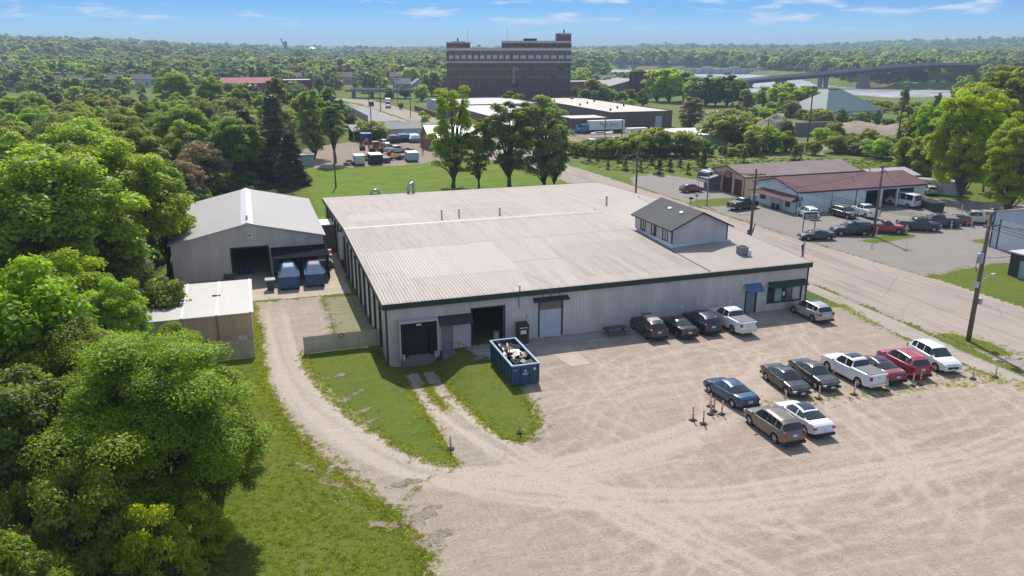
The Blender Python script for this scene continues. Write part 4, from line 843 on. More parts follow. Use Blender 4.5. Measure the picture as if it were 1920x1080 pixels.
# far yard
car('parked_suv', 'silver car parked between the boats and the blue box in the far yard', 'suv', P_['slv'], on(720, 268, .8), -80)
car('parked_pickup', 'white and orange pickup among the scrap in the far yard', 'pickup', paint('two_tone', (.5, .45, .42)), on(742, 281, .8), 20, 'pickup')
car('parked_hatchback', 'small red car on the gravel in front of the semi trailer', 'hatch', P_['fire'], on(1157, 262, .6), 0)
car('parked_pickup', 'dark pickup parked in front of the green roofed riverside house', 'pickup', P_['navy'], on(1632, 205, 1), 10, 'pickup', topper=P_['wht'])
car('parked_suv', 'white car by the green roofed riverside house', 'suv', P_['wht'], on(1650, 204, 1), 10)
# ================================================================ repair shops across the road
TXT = {}
def text(body, size, mat, parent, loc, rot, name='lettering', font_w=1.0, ext=.006):
    cu = bpy.data.curves.new(name, 'FONT'); cu.body = body; cu.size = size; cu.extrude = ext; cu.align_x = 'CENTER'; cu.align_y = 'CENTER'; cu.resolution_u = 3
    cu.materials.append(mat); o = bpy.data.objects.new(name, cu); C.objects.link(o); o.location = loc; o.rotation_euler = rot; o.scale = (font_w, 1, 1)
    me = bpy.data.meshes.new_from_object(o); m_ = bpy.data.objects.new(name, me); C.objects.link(m_); m_.matrix_local = o.matrix_basis; bpy.data.objects.remove(o); me.name = name
    if parent: m_.parent = parent
    return m_
def gable_roof_x(mb, x0, x1, y0, y1, ze, zr, ov=.3, th=.12, m=0):     # ridge along x
    ym = (y0+y1)/2; s = (zr-ze)/(ym-y0); mb.prismx([(y0-ov, ze-s*ov), (ym, zr), (y1+ov, ze-s*ov), (y1+ov, ze-s*ov+th), (ym, zr+th), (y0-ov, ze-s*ov+th)], x0-ov, x1+ov, m); return mb
def gable_x(mb, y0, y1, x, z1, zr, m=0): mb.poly([(x, y0, z1), (x, y1, z1), (x, (y0+y1)/2, zr)], m); return mb
MAROON = shingle('maroon_shingles', (.15, .085, .092)); MAUVE = shingle('mauve_shingles', (.235, .185, .185)); PALEB = siding('pale_blue_siding', (.66, .73, .74), .25, .015, line=.8)
MTRIM = M('maroon_trim', (.07, .035, .035)); TAN = siding('shop_tan_siding', (.58, .42, .30), .25, .015, line=.8)
t = thing('repair_shop', 'long pale blue repair shop with maroon roof and three open bays', 'workshop', (84.7, 105.8, 0)); W_, D_ = 26.6, 11.7; E_, RR = 3.6, 5.05
mb = MB(); ops = [(13.9, 17.0, 0, 3.1), (17.45, 20.5, 0, 3.1), (20.95, 24.1, 0, 3.1), (12.2, 13.1, 0, 2.2)]
wallx(mb, 0, W_, 0, 0, E_, ops); wallx(mb, 0, W_, D_, 0, E_, sgn=1); wally(mb, 0, D_, 0, 0, E_, [(1.6, 2.9, .7, 1.9), (8.2, 9.9, .9, 2.2), (3.6, 4.6, 0, 2.1), (6.0, 6.9, 0, 2.1)]); wally(mb, 0, D_, W_, 0, E_, sgn=1); gable_x(mb, 0, D_, 0, E_, RR); gable_x(mb, 0, D_, W_, E_, RR)
mb.build('wall', PALEB, t); gable_roof_x(MB(), 0, W_, 0, D_, E_, RR).build('roof', MAROON, t)
MB().box(0, W_, -.36, -.31, E_-.2, E_-.0).build('fascia', MTRIM, t)
s_ = (RR-E_)/(D_/2); MB().prismx([(-.35, E_-s_*.35-.05), (D_/2, RR-.05), (D_+.35, E_-s_*.35-.05), (D_+.35, E_-s_*.35+.1), (D_/2, RR+.1), (-.35, E_-s_*.35+.1)], -.37, -.31).build('rake_board', MTRIM, t)
for x in (-.02, 11.9): MB().box(x-.06, x+.07, -.08, -.004, 0, E_).build('corner_trim', MTRIM, t)
for i, (a, b, c, d) in enumerate(ops[:3]): MB().box(a-.12, a, -.04, .0, 0, d).box(b, b+.12, -.04, 0, 0, d).box(a-.12, b+.12, -.04, 0, d, d+.12).build('door_frame', WHITE, t)
MB().box(12.25, 13.05, .04, .08, .02, 2.15).build('door', WHITE, t)
aw = MB(); aw.prismy([(-1.5, 2.05), (-1.5, 2.12), (-.02, 2.95), (-.02, 2.85)], -.35, 9.6); aw.build('awning', MAROON, t); MB().poly([(-1.5, -.36, 2.05), (-.02, -.36, 2.05), (-.02, -.36, 2.95)]).build('awning_end', MTRIM, t)
for (a, b, c, d) in [(1.6, 2.9, .7, 1.9), (8.2, 9.9, .9, 2.2)]: f = MB().box(-.04, .02, a-.08, b+.08, c-.08, c).box(-.04, .02, a-.08, b+.08, d, d+.08).box(-.04, .02, a-.08, a, c, d).box(-.04, .02, b, b+.08, c, d).build('window', WHITE, t); MB().box(.05, .07, a, b, c, d).build('pane', WIN, f)
for (a, b) in ((3.6, 4.6), (6.0, 6.9)): MB().box(.05, .09, a+.03, b-.03, .02, 2.08).build('door', M('shop_door', (.55, .56, .56)), t)
MB().box(-.03, -.004, 5.5, 6.1, 3.5, 4.2).build('gable_vent', WHITE, t)
MB().tube([(13.5, 3.2, 3.9), (13.5, 3.2, 5.35)], .1, 6).build('flue_pipe', GALV, t); MB().tube([(20., 6.4, 4.9), (20, 6.4, 5.8)], .1, 6).build('flue_pipe', GALV, t)
MB().tube([(7.0, -.1, 0), (7.0, -.1, 3.3)], .05, 5).box(6.85, 7.15, -.2, -.02, 1.0, 1.7).build('meter_pipe', GALV, t)
g = MB().box(.25, 1.1, -.05, -.01, 2.1, 2.7).build('wall_sign', M('green_sign', (.02, .18, .08)), t); MB().box(.35, .8, -.05, -.01, 1.15, 1.95).build('wall_sign', M('blue_sign', (.12, .15, .45)), t)
MB().box(.35, 1.0, -.062, -.052, 2.5, 2.56).box(.35, .9, -.062, -.052, 2.32, 2.37).build('lettering', WHITE, g)
for k in range(2): o = MB().tube([(0, 0, 0), (0, 0, .9)], .3, 12, cap=True).build('flower_tub', M('dark_planter', (.03, .03, .05)), None, loc=(83.9, 109.6+k*1.2, 0)); tag(o, ['dark round planter by the shop entrance, left one', 'dark round planter by the shop entrance, right one'][k], 'planter')
for k, (px, py) in enumerate([(1413, 380), (1427, 376)]):
    u, v = G(px, py); tt = thing('propane_pump', ['pale blue propane cabinet behind the black pickup, left one', 'pale blue propane cabinet behind the black pickup, right one'][k], 'cabinet', (u, v, 0)); MB().box(-.4, .4, -.3, .3, 0, 1.3).build('casing', M('pale_cabinet', (.5, .6, .66)), tt); MB().box(-.42, .42, -.32, .32, 1.3, 1.42).build('lid', WHITE, tt)

t = thing('body_shop', 'tan body shop with mauve roof and two dark red doors', 'workshop', (85.4, 121.6, 0)); W_, D_ = 25.5, 11.2; E_, RR = 3.65, 5.05
mb = MB(); ops = [(.7, 3.2, 0, 3.0), (3.9, 7.0, 0, 3.15)]
wallx(mb, 0, W_, 0, 0, E_); wallx(mb, 0, W_, D_, 0, E_, sgn=1); wally(mb, 0, D_, 0, 0, E_, ops); wally(mb, 0, D_, W_, 0, E_, sgn=1); gable_x(mb, 0, D_, 0, E_, RR); gable_x(mb, 0, D_, W_, E_, RR); mb.build('wall', TAN, t)
gable_roof_x(MB(), 0, W_, 0, D_, E_, RR).build('roof', MAUVE, t)
s_ = (RR-E_)/(D_/2); MB().prismx([(-.35, E_-s_*.35-.05), (D_/2, RR-.05), (D_+.35, E_-s_*.35-.05), (D_+.35, E_-s_*.35+.1), (D_/2, RR+.1), (-.35, E_-s_*.35+.1)], -.37, -.31).build('rake_board', MTRIM, t); MB().box(0, W_, -.36, -.31, E_-.2, E_).build('fascia', MTRIM, t); MB().box(-.08, .05, -.08, -.004, 0, E_).build('corner_trim', MTRIM, t)
for (a, b, c, d) in ops:
    dd = MB()
    for k in range(5): dd.box(.05+.01*(k % 2), .1, a, b, c+k*(d-c)/5, c+(k+1)*(d-c)/5-.03)
    dd.build('garage_door', M('red_brown_door', (.10, .025, .022), .5), t)
sg = MB().box(-.08, -.01, 4.2, 6.2, 2.75, 4.05).build('shop_sign', M('crimson_sign', (.25, .03, .06)), t)
text('BODY', .55, M('sign_pink', (.75, .55, .6)), sg, (-.1, 5.2, 3.72), (R(90), 0, R(-90))); text('SHOP', .55, M('sign_pink', (.75, .55, .6)), sg, (-.1, 5.2, 3.12), (R(90), 0, R(-90)))
MB().prismy([(-3.0, 2.3), (-3.0, 2.4), (0, 3.1), (0, 3.0)], 7.4, 11.0).build('porch_roof', M('porch_sheet', (.30, .29, .29)), t); MB().box(-1.6, -.01, 7.8, 11.0, 0, 2.6).build('porch', M('porch_blue', (.12, .14, .17)), t)
for y in (7.5, 10.8): MB().box(-2.95, -2.85, y, y+.1, 0, 2.35).build('post', WHITE, t)
t = thing('rear_shed', 'low metal roofed shed with a patchy mossy end behind the shops', 'shed', (111.5, 117.0, 0)); mb = MB(); wallx(mb, 0, 9.5, 0, 0, 3.0); wallx(mb, 0, 9.5, 8, 0, 3, sgn=1); wally(mb, 0, 8, 0, 0, 3); wally(mb, 0, 8, 9.5, 0, 3, sgn=1); gable_x(mb, 0, 8, 0, 3, 3.9); gable_x(mb, 0, 8, 9.5, 3, 3.9); mb.build('wall', siding('tan_siding', (.44, .30, .215)), t)
gable_roof_x(MB(), 0, 9.5, 0, 8, 3, 3.9).build('roof', roofing('mauve_sheet_roof', (.42, .38, .42), .5, 'Y', (.2, .18, .18), .5, None), t)
# right-hand sheds
t = thing('white_shed', 'tall pale blue metal shed with large white doors cut by the right edge', 'shed', (95.4, 64.0, 0)); W_, D_ = 22, 14.5; E_, RR = 4.9, 6.7
mb = MB(); ops = [(9.0, 13.3, 0, 3.9), (3.5, 7.8, 0, 3.9)]; wally(mb, 0, D_, 0, 0, E_, ops); wally(mb, 0, D_, W_, 0, E_, sgn=1); wallx(mb, 0, W_, 0, 0, E_); wallx(mb, 0, W_, D_, 0, E_, sgn=1); gable_x(mb, 0, D_, 0, E_, RR); gable_x(mb, 0, D_, W_, E_, RR)
mb.build('wall', siding('blue_grey_siding', (.50, .56, .63), .3), t); gable_roof_x(MB(), 0, W_, 0, D_, E_, RR, .15).build('roof', roofing('barn_roof', (.375, .355, .345)), t)
for (a, b, c, d) in ops:
    dr = MB().box(-.0, .05, a, b, c, d).build('sliding_door', M('door_white', (.62, .63, .66), .5), t)
    MB().box(-.05, -.002, a+.4, a+1.9, 3.3, 3.36).box(-.05, -.002, a+2.3, a+3.9, 3.1, 3.16).build('door_rail', BLACK, dr); MB().box(-.08, -.005, b+.02, b+.16, 0, d+.1).build('door_trim', M('navy_trim', (.05, .07, .12)), t)
MB().box(-.1, .02, D_-.14, D_+.02, 0, E_).build('corner_trim', M('navy_trim', (.05, .07, .12)), t)
t = thing('brick_hut', 'small dark brown hut with pale green door at the right edge', 'hut', (85.3, 60.5, 0)); mb = MB(); wally(mb, 0, 6.6, 0, 0, 2.8, [(3.9, 5.3, 0, 2.1)]); wally(mb, 0, 6.6, 6, 0, 2.8, sgn=1); wallx(mb, 0, 6, 0, 0, 2.8); wallx(mb, 0, 6, 6.6, 0, 2.8, sgn=1); mb.build('wall', siding('dark_brown_siding', (.055, .035, .04), .25), t)
MB().box(-.25, 6.2, -.2, 6.85, 2.8, 2.95).build('roof', M('hut_roof', (.5, .5, .52), .5), t); MB().box(.03, .08, 3.92, 5.28, .0, 2.08).build('door', M('pale_green_door', (.28, .40, .42)), t)
t = thing('trailer_box', 'old white trailer box with faded lettering under the trees', 'trailer', (119.6, 113.3, 0), math.atan2(110.2-113.3, 121.9-119.6))
def boxtrailer(t, L_, W_, H_, mat, z0=.0, top=None):
    MB().box(0, L_, 0, W_, z0, H_).build('body', mat, t); MB().box(-.03, L_+.03, -.03, W_+.03, H_, H_+.06).build('roof', top or WHITE, t)
    for x in np.arange(1.2, L_, 1.2): MB().box(x, x+.04, -.02, 0, z0+.05, H_).build('rib', mat, t)
t.rotation_euler = (0, 0, R(-55)); t.location = (118.6, 115.5, 0); boxtrailer(t, 8.0, 2.5, 2.6, M('dirty_white', (.46, .50, .55)), .1, M('dirty_roof', (.3, .3, .3)))
MB().box(1.0, 2.9, -.03, -.022, 1.9, 2.15).build('lettering', M('faded_text', (.12, .13, .16)), t)
t = thing('waste_container', 'dark green waste container by the right end of the shop', 'container', (108.9, 99.2, 0), R(70)); MB().prismx([(0, 0), (1.8, 0), (2.0, 1.4), (-.2, 1.4)], 0, 4.6).build('body', M('dumpster_green', (.03, .07, .045)), t)
for k in range(3): MB().box(.6+k*1.4, 1.1+k*1.4, -.2, -.14, .7, 1.1).build('label', WHITE, t)
for k in range(2): MB().box(.1+2.25*k, 2.2+2.25*k, -.1, 1.9, 1.41, 1.47).build('lid', BLACK, t)
o = MB().box(-1.3, 1.3, -1, 1, 0, 1.1).box(-1.35, 1.35, -1.05, 1.05, 1.1, 1.2).build('crate', M('grey_crate', (.25, .27, .3)), loc=(109.5, 104.5, 0)); tag(o, 'grey crate stack between the shop wall and the green container', 'crate')

# ---- shop sign, mailboxes, small signs, statue, flag
t = thing('shop_sign', 'maroon and white shop sign on two posts above the sports coupe', 'sign', (77.2, 94.6, 0), R(-8))
for x in (0.1, 2.0): MB().box(x-.06, x+.06, -.06, .06, 0, 1.75).build('post', M('wood_post', (.3, .2, .13)), t)
b = MB().box(-.1, 2.25, -.08, .08, 1.7, 2.95).build('board', WHITE, t); MB().box(.0, 2.15, -.1, -.082, 1.8, 2.85).build('panel', M('maroon_sign', (.13, .035, .06)), b)
text('Harmison', .5, WHITE, b, (1.08, -.11, 2.47), (R(90), R(-3), 0)); MB().box(.25, 1.9, -.112, -.104, 2.08, 2.14).box(.3, 1.85, -.112, -.104, 1.93, 1.98).build('lettering', WHITE, b)
MB().box(.35, 2.0, -.112, -.104, 2.24, 2.265).build('underline', WHITE, b)
t = thing('mailbox', 'dark mailbox on a post at the tip of the grass island', 'mailbox', (*G(1295, 385), 0)); MB().box(-.05, .05, -.05, .05, 0, 1.1).build('post', M('wood_dark', (.07, .05, .04)), t); MB().prismy([(-.32, 1.1), (.32, 1.1), (.32, 1.3), (.2, 1.42), (-.2, 1.42), (-.32, 1.3)], -.22, .22).build('box', BLACK, t)
t = thing('road_sign', 'small white notice sign on a thin post in the grass island', 'sign', (*G(1305, 385), 0)); MB().box(-.03, .03, -.03, .03, 0, 1.5).build('post', GALV, t); p = MB().box(-.3, .3, -.05, -.03, 1.5, 2.25).build('plate', WHITE, t); MB().box(-.2, .2, -.062, -.052, 1.58, 1.8).build('lettering', M('navy_ink', (.05, .07, .2)), p)
t = thing('mailbox', 'two pale mailboxes on crossed posts in front of the sports coupe', 'mailbox', (*G(1520, 449), 0)); MB().box(-.3, -.2, -.05, .05, 0, .9).box(.2, .3, -.05, .05, 0, .9).box(-.5, .5, -.06, .06, .8, .9).build('stand', M('wood_pale', (.35, .3, .25)), t)
for x in (-.25, .28): MB().prismx([(-.2, .9), (.2, .9), (.2, 1.05), (.1, 1.15), (-.1, 1.15), (-.2, 1.05)], x-.2, x+.2).build('box', M('pale_box', (.5, .5, .48)), t)
t = thing('statue', 'green robed statue raising one arm at the warehouse roadside', 'statue', (60.6, 84.5, 0)); u_ = M('verdigris', (.075, .13, .125), .7, var=.3, scale=3)
st = MB().lathe([(.62, 0), (.60, .2), (.52, .25), (.46, 1.1), (.40, 1.9), (.36, 2.5), (.40, 2.85), (.30, 3.05), (.12, 3.15), (.12, 3.22), (.17, 3.3), (.18, 3.45), (.1, 3.6), (.0, 3.62)], n=18)
for i, (x, y, z) in enumerate(st.v):
    a = math.atan2(y, x); k = 1+.10*math.sin(a*7)*(1 if z < 2.6 else 0); st.v[i] = (x*k, y*k*.85, z)
st.tube([(.30, 0, 2.85), (.5, 0, 3.1), (.68, 0, 3.5), (.82, 0, 3.95)], [.15, .13, .10, .08], 8).tube([(.82, 0, 3.9), (.9, 0, 4.35)], [.05, .09], 7); st.tube([(-.3, -.05, 2.8), (-.42, -.2, 2.4), (-.3, -.4, 2.2)], [.14, .12, .09], 8)
st.build('figure', u_, t, True)
t = thing('flagpole', 'small striped flag hanging on a thin pole behind the warehouse corner', 'flag', (56.5, 68.5, 0)); MB().tube([(0, 0, 0), (0, 0, 6.1)], .035, 6).build('pole', GALV, t)
fl = MB(); nx, nz_ = 6, 13
for i in range(nx+1):
    for j in range(nz_+1): fl.v.append((-.05-.42*(i/nx)*(1-.35*(j/nz_))+.0, .07*math.sin(i*1.6+j*.3), 5.9-j*.115-i*.06))
for i in range(nx):
    for j in range(nz_): a = i*(nz_+1)+j; fl.f.append((a, a+nz_+1, a+nz_+2, a+1)); fl.m.append(2 if (j < 6 and i < 4) else (i % 2))
fl.build('flag', [M('flag_red', (.35, .02, .04)), M('flag_white', (.65, .62, .62)), M('flag_blue', (.03, .04, .15))], t)

# ---- utility poles
POLE = M('pole_wood', (.155, .115, .095), .9, var=.25, scale=2); INS = M('insulator', (.35, .34, .36), .4)
def upole(name, label, pos, h, arms=((.6, 2.4),), yaw=0, r_=.17, xf=None, lamp=None, group='utility poles'):
    t = thing(name, label, 'utility pole', (pos[0], pos[1], float(hz(pos[0], pos[1]))), yaw, group); MB().tube([(0, 0, 0), (0, 0, h*.5), (0, 0, h)], [r_, r_*.88, r_*.72], 10).build('pole', POLE, t, True)
    tops = []
    for d, w_ in arms:
        a = MB().box(-w_/2, w_/2, -r_-.1, -r_+.02, h-d-.06, h-d+.06).build('crossarm', POLE, t); MB().tube([(-w_*.3, -r_-.04, h-d-.05), (0, -r_*.9, h-d-.75)], .025, 4).tube([(w_*.3, -r_-.04, h-d-.05), (0, -r_*.9, h-d-.75)], .025, 4).build('brace', GALV, a)
        for x in (-.46, -.2, .2, .46): MB().lathe([(.03, 0), (.06, .03), (.035, .08), (.06, .12), (.03, .18)], (x*w_, -r_-.04, h-d+.06), 'Z', 8).build('insulator', INS, a)
    if xf:
        for (z, s, sd_) in xf: o = MB().lathe([(0, 0), (.26*s, .0), (.28*s, .05), (.28*s, .85*s), (.22*s, .92*s), (0, .95*s)], (sd_*(r_+.3*s), -.05, z), 'Z', 14).build('transformer', M('transformer_grey', (.33, .36, .42), .4), t, True); MB().lathe([(.04, 0), (.06, .05), (.03, .2)], (sd_*(r_+.3*s), -.05, z+.95*s), 'Z', 8).build('bushing', INS, o)
    if lamp:
        z, dx, dz = lamp; lo = MB().tube([(.1, 0, z), (dx*.35, 0, z+dz*.6), (dx*.75, 0, z+dz*.95), (dx, 0, z+dz)], .035, 6).build('lamp_arm', GALV, t); MB().obox((dx+.15, 0, z+dz-.02), (.5, .22, .12)).build('lamp_head', M('lamp_grey', (.5, .52, .55)), lo)
    return t
big = upole('utility_pole', 'tall brown utility pole with transformer and curved street lamp, nearest one at the roadside', (61.9, 51.3), 12.1, ((1.1, 2.3),), R(8), .23, xf=((7.6, 1.0, -1),), lamp=(5.3, 1.75, .95))
MB().obox((.42, -.1, 3.9), (.42, .35, .55)).build('meter_box', M('meter_grey', (.4, .42, .44)), big); MB().obox((-.5, -.15, 5.6), (.3, .3, .55), (0, .3, 0)).build('flood_lamp', M('lamp_grey', (.5, .52, .55)), big)
for k in range(3): MB().tube([(-.7, -.1, 8.4), (-1.0-.08*k, -.1, 7.6-.2*k), (-.75, -.1, 6.8), (-.25, -.1, 6.1)], .014, 4).build('cable_loop', BLACK, big)
upole('utility_pole', 'tall double arm utility pole rising over the warehouse roof beside the rooftop office', (61.5, 85.3), 11.3, ((.7, 2.6), (2.6, 2.2)), 0, .2, xf=((9.2, .5, .8),), lamp=(5.2, -1.6, .3))
upole('utility_pole', 'utility pole behind the warehouse roof at the bend of the road', (61.5, 118.0), 9.6, ((.3, 2.4), (1.2, 2.0)), 0, .17, xf=((7.2, .6, -1), (7.2, .6, 1)))
upole('utility_pole', 'weathered grey pole among the pickups in front of the repair shop', (84.9, 88.6), 10.3, ((.2, 1.6), (.9, .9)), 0, .19)
lp = thing('lamp_post', 'short bare wooden post in the grass island beside the mailbox', 'post', (*G(1325, 386), 0)); MB().tube([(0, 0, 0), (0, 0, 5.7)], [.13, .10], 8).build('post', M('pole_grey', (.28, .25, .23), .9), lp)
for i, (px, py, h) in enumerate([(1512, 285, 17), (1680, 285, 17), (1435, 290, 9), (1165, 280, 9.5), (714, 207, 16), (770, 218, 12), (845, 232, 20), (698, 270, 11), (793, 285, 10), (630, 352, 7.5), (1134, 270, 8), (666, 185, 14), (692, 200, 12), (746, 195, 12)]):
    upole('utility_pole', 'distant wooden utility pole with a small crossarm beyond the warehouse', G(px, py), h, ((.4, 2.2),) if h > 8 else (), 0, .17 if h < 14 else .22, group='distant utility poles')
def wire(p, q, sag=.8, r_=.022):
    p, q = Vector(p), Vector(q); pts = []
    for k in range(15): s = k/14; a = p.lerp(q, s); a.z -= 4*sag*s*(1-s); pts.append(a)
    return MB().tube(pts, r_, 3, cap=False)
WIRE = M('wire_dark', (.06, .055, .06), .6)
spans = [((62, 51.3, 11), (61.5, 85.3, 10.6)), ((61.5, 85.3, 10.6), (61.5, 118, 9.3)), ((61.5, 118, 9.3), (68, 200, 10)), ((62, 51.3, 11), (64, 10, 11)), ((61.5, 85.3, 8.6), (84.9, 88.6, 10)), ((84.9, 88.6, 10), (107, 105.8, 3.7)), ((61.5, 118, 8.5), (100, 190, 9)), ((62, 51.3, 8), (95.4, 66, 4.6))]
for k, (p, q) in enumerate(spans):
    for d in ((-.9, 0, .9) if k < 4 else (0,)):
        o = wire((p[0]+d, p[1], p[2]), (q[0]+d, q[1], q[2])).build('power_line', WIRE); tag(o, 'thin sagging power line strung between the roadside poles', 'wire', 'power lines')

# ---- small things near the warehouse
t0 = thing('marker_post', 'x', 'marker post', (0, 0, 0)); OR = M('faded_orange', (.55, .30, .25), .6, var=.2, scale=4); ORB = M('bright_orange_red', (.62, .08, .05), .6)
def mpost(px, py, label, bright=False, h=1.08, base=True):
    u, v = G(px, py); t = thing('marker_post', label, 'marker post', (u, v, float(hz(u, v))+.02), random.uniform(-.5, .5), 'orange marker posts on rubber bases'); lean = (random.uniform(-.04, .04), random.uniform(-.04, .04))
    MB().tube([(0, 0, .05), (lean[0]*.5, lean[1]*.5, h*.55), (lean[0], lean[1], h)], .055, 8).build('tube', ORB if bright else OR, t)
    for z in (.62, .84): MB().tube([(lean[0]*z/h, lean[1]*z/h, z), (lean[0]*z/h, lean[1]*z/h, z+.1)], .06, 8).build('band', M('pale_band', (.7, .66, .64)), t)
    if base: MB().box(-.24, .24, -.2, .2, .0, .06).build('base', BLACK, t)
bpy.data.objects.remove(t0)
z4 = lambda x, y: (1280+x/4.694, 630+y/4.694); z5 = lambda x, y: (1540+x/4.908, 600+y/4.908)
for p, l, b in [(z4(90, 745), 'bright orange marker post, leftmost of the cluster by the blue sedan', True), (z4(182, 778), 'bright orange marker post nearest the camera in the cluster', True), (z4(242, 622), 'pale marker post against the flank of the blue sedan', False), (z4(272, 665), 'red orange marker post in the middle of the cluster', True),
    (z4(245, 692), 'pale marker post in front of the red one in the cluster', False), (z4(342, 692), 'pale marker post rightmost of the cluster by the blue sedan', False), (z4(652, 640), 'bent pinkish marker post behind the brown crossover bonnet', False), (z4(900, 600), 'marker post in front of the left black sedan', False),
    (z4(1197, 555), 'marker post in front of the right black sedan', False), (z4(1507, 518), 'marker post beside the rear wheel of the large white pickup', False), (z5(597, 650), 'marker post just behind the dark red sedan', False), (z5(838, 610), 'pale marker post between the red sedan and red crossover', False),
    (z5(903, 600), 'bright red marker post behind the red crossover', True), (z5(1393, 545), 'marker post in the weeds right of the white crossover, nearer one', False), (z5(1600, 530), 'marker post farthest right in the weeds by the pavement', False), ((845, 843), 'marker post at the tip of the left lawn beside the dock drive', False), ((975, 812), 'marker post at the tip of the right lawn beside the dock drive', False)]:
    mpost(p[0], p[1], l, b)
for k, (px, py) in enumerate([(1699, 438), (1739, 434), (1783, 429), (1821, 426), (1643, 442), (1803, 398), (1548, 402), (1495, 405), (1634, 466)]):
    u, v = G(px, py); o = MB().tube([(0, 0, 0), (0, 0, 1.25 if k < 8 else .8)], .09, 8).build('bollard', M('pale_post', (.55, .55, .5)), loc=(u, v, 0)); tag(o, 'slim pale bollard standing along the shop parking row', 'bollard', 'pale bollards at the shop')
# open roll-off dumpster with its rubbish
dt = thing('dumpster', 'open top blue roll-off dumpster full of boards and black sheeting', 'dumpster', (18.35, 54.9, 0)); dw, dl, dh = 2.3, 6.0, 1.75; BL = M('dumpster_blue', (.035, .08, .155), .45, var=.25, scale=1.5)
mb = MB(); mb.box(0, dw, 0, .08, .15, dh); mb.box(0, dw, dl-.08, dl, .15, dh); mb.box(0, .08, .08, dl-.08, .15, dh); mb.box(dw-.08, dw, .08, dl-.08, .15, dh); mb.box(.08, dw-.08, .08, dl-.08, .15, .25); mb.build('body', BL, dt)
rm = MB(); rm.box(-.07, dw+.07, -.07, .1, dh, dh+.09); rm.box(-.07, dw+.07, dl-.1, dl+.07, dh, dh+.09); rm.box(-.07, .1, .1, dl-.1, dh, dh+.09); rm.box(dw-.1, dw+.07, .1, dl-.1, dh, dh+.09); rm.build('rim', M('pale_blue_rim', (.30, .38, .52), .4, var=.2, scale=4), dt)
for k in range(8): y = .3+k*.75; MB().box(-.09, 0, y, y+.1, .2, dh).build('rib', BL, dt); MB().box(dw, dw+.09, y, y+.1, .2, dh).build('rib', BL, dt)
for x in (0, .72, 1.5, dw-.12): MB().box(x, x+.12, -.07, 0, .15, dh).build('rib', BL, dt)
lg = MB(); lg.poly([(1.1+.13*math.cos(R(90+72*k+(36 if q else 0)))*(1 if not q else .55), -.078, 1.32+.13*math.sin(R(90+72*k+(36 if q else 0)))*(1 if not q else .55)) for k in range(5) for q in (0, 1)]); lg.build('emblem', WHITE, dt)
MB().box(.86, 1.36, -.08, -.072, 1.08, 1.13).box(.92, 1.3, -.08, -.072, .96, 1.0).box(1.8, 1.98, -.08, -.072, 1.3, 1.5).box(.1, .35, -.08, -.072, 1.42, 1.46).build('lettering', WHITE, dt)
for x in (.35, 1.95): MB().tube([(x-.12, .3, .1), (x+.12, .3, .1)], .1, 8).tube([(x-.12, dl-.4, .1), (x+.12, dl-.4, .1)], .1, 8).build('roller', BLACK, dt)
rb = MB()
for k in range(90):
    rb.obox((random.uniform(.3, dw-.3), random.uniform(.4, dl-.4), random.uniform(1.1, 1.72)), (random.uniform(.2, 1.0), random.uniform(.2, 1.1), random.uniform(.02, .12)), (random.uniform(-.4, .4), random.uniform(-.4, .4), random.uniform(0, 3)))
o = rb.build('rubbish', M('black_sheeting', (.018, .018, .022), .35, var=.5, scale=5), None, loc=(18.35, 54.9, 0)); tag(o, 'crumpled black sheeting piled in the open blue dumpster', 'rubbish', kind='stuff')
for k in range(7):
    o = MB().box(-.07, .07, -1.0, 1.0, -.015, .015).build('board', M('cardboard', (.5, .37, .26), .8) if k % 3 else M('pale_batten', (.6, .58, .55))); x = random.choice([.35, .45, dw-.45, dw-.6, 1.0]); o.location = (18.35+x+random.uniform(-.1, .1), 54.9+random.uniform(1.3, 4.6), 1.66+random.uniform(0, .1)); o.rotation_euler = (random.uniform(-.06, .12), random.uniform(-.2, .2), random.uniform(-.5, .5)); tag(o, 'loose tan board lying on the rubbish in the blue dumpster', 'board', 'boards in the dumpster')
# compactor containers at the barn
for k, (x, y, rz_, lab) in enumerate([(1.95, 87.9, -1.5, 'blue compactor container in front of the barn, left one'), (4.75, 88.2, -3, 'blue compactor container with rusty lid in front of the barn, right one')]):
    t = thing('compactor', lab, 'container', (x, y, 0), R(rz_)); W_ = 2.15; H1, H2 = 1.6, 2.35; Ln = 6.6+k*.9
    cb = MB(); cb.box(0, W_, 0, Ln, .25, H1); cb.add([(0, 0, H1), (W_, 0, H1), (W_, Ln, H1), (0, Ln, H1), (.42, 1.1, H2), (W_-.42, 1.1, H2), (W_-.42, Ln-.2, H2), (.42, Ln-.2, H2)], [(4, 5, 6, 7), (0, 1, 5, 4), (1, 2, 6, 5), (2, 3, 7, 6), (3, 0, 4, 7)])
    cb.build('body', M('compactor_blue', (.045, .105, .21), .45, var=.18, scale=1.2), t); MB().box(.55, W_-.55, 1.5, Ln-.8, H2, H2+.03).build('lid', M('rusty_lid', (.34, .25, .24), .7, var=.4) if k else M('pale_lid', (.30, .38, .48)), t)
    for xx in (.1, W_/2-.05, W_-.2): MB().box(xx, xx+.1, -.06, 0, .3, H1).build('rib', M('compactor_blue', (.045, .105, .21)), t)
    for xx in (.2, W_-.45): MB().tube([(xx, .2, .14), (xx+.25, .2, .14)], .14, 8).build('wheel', BLACK, t)
    MB().box(-.05, W_+.05, -.05, Ln, H1-.07, H1).build('side_rail', M('compactor_blue', (.045, .105, .21)), t)
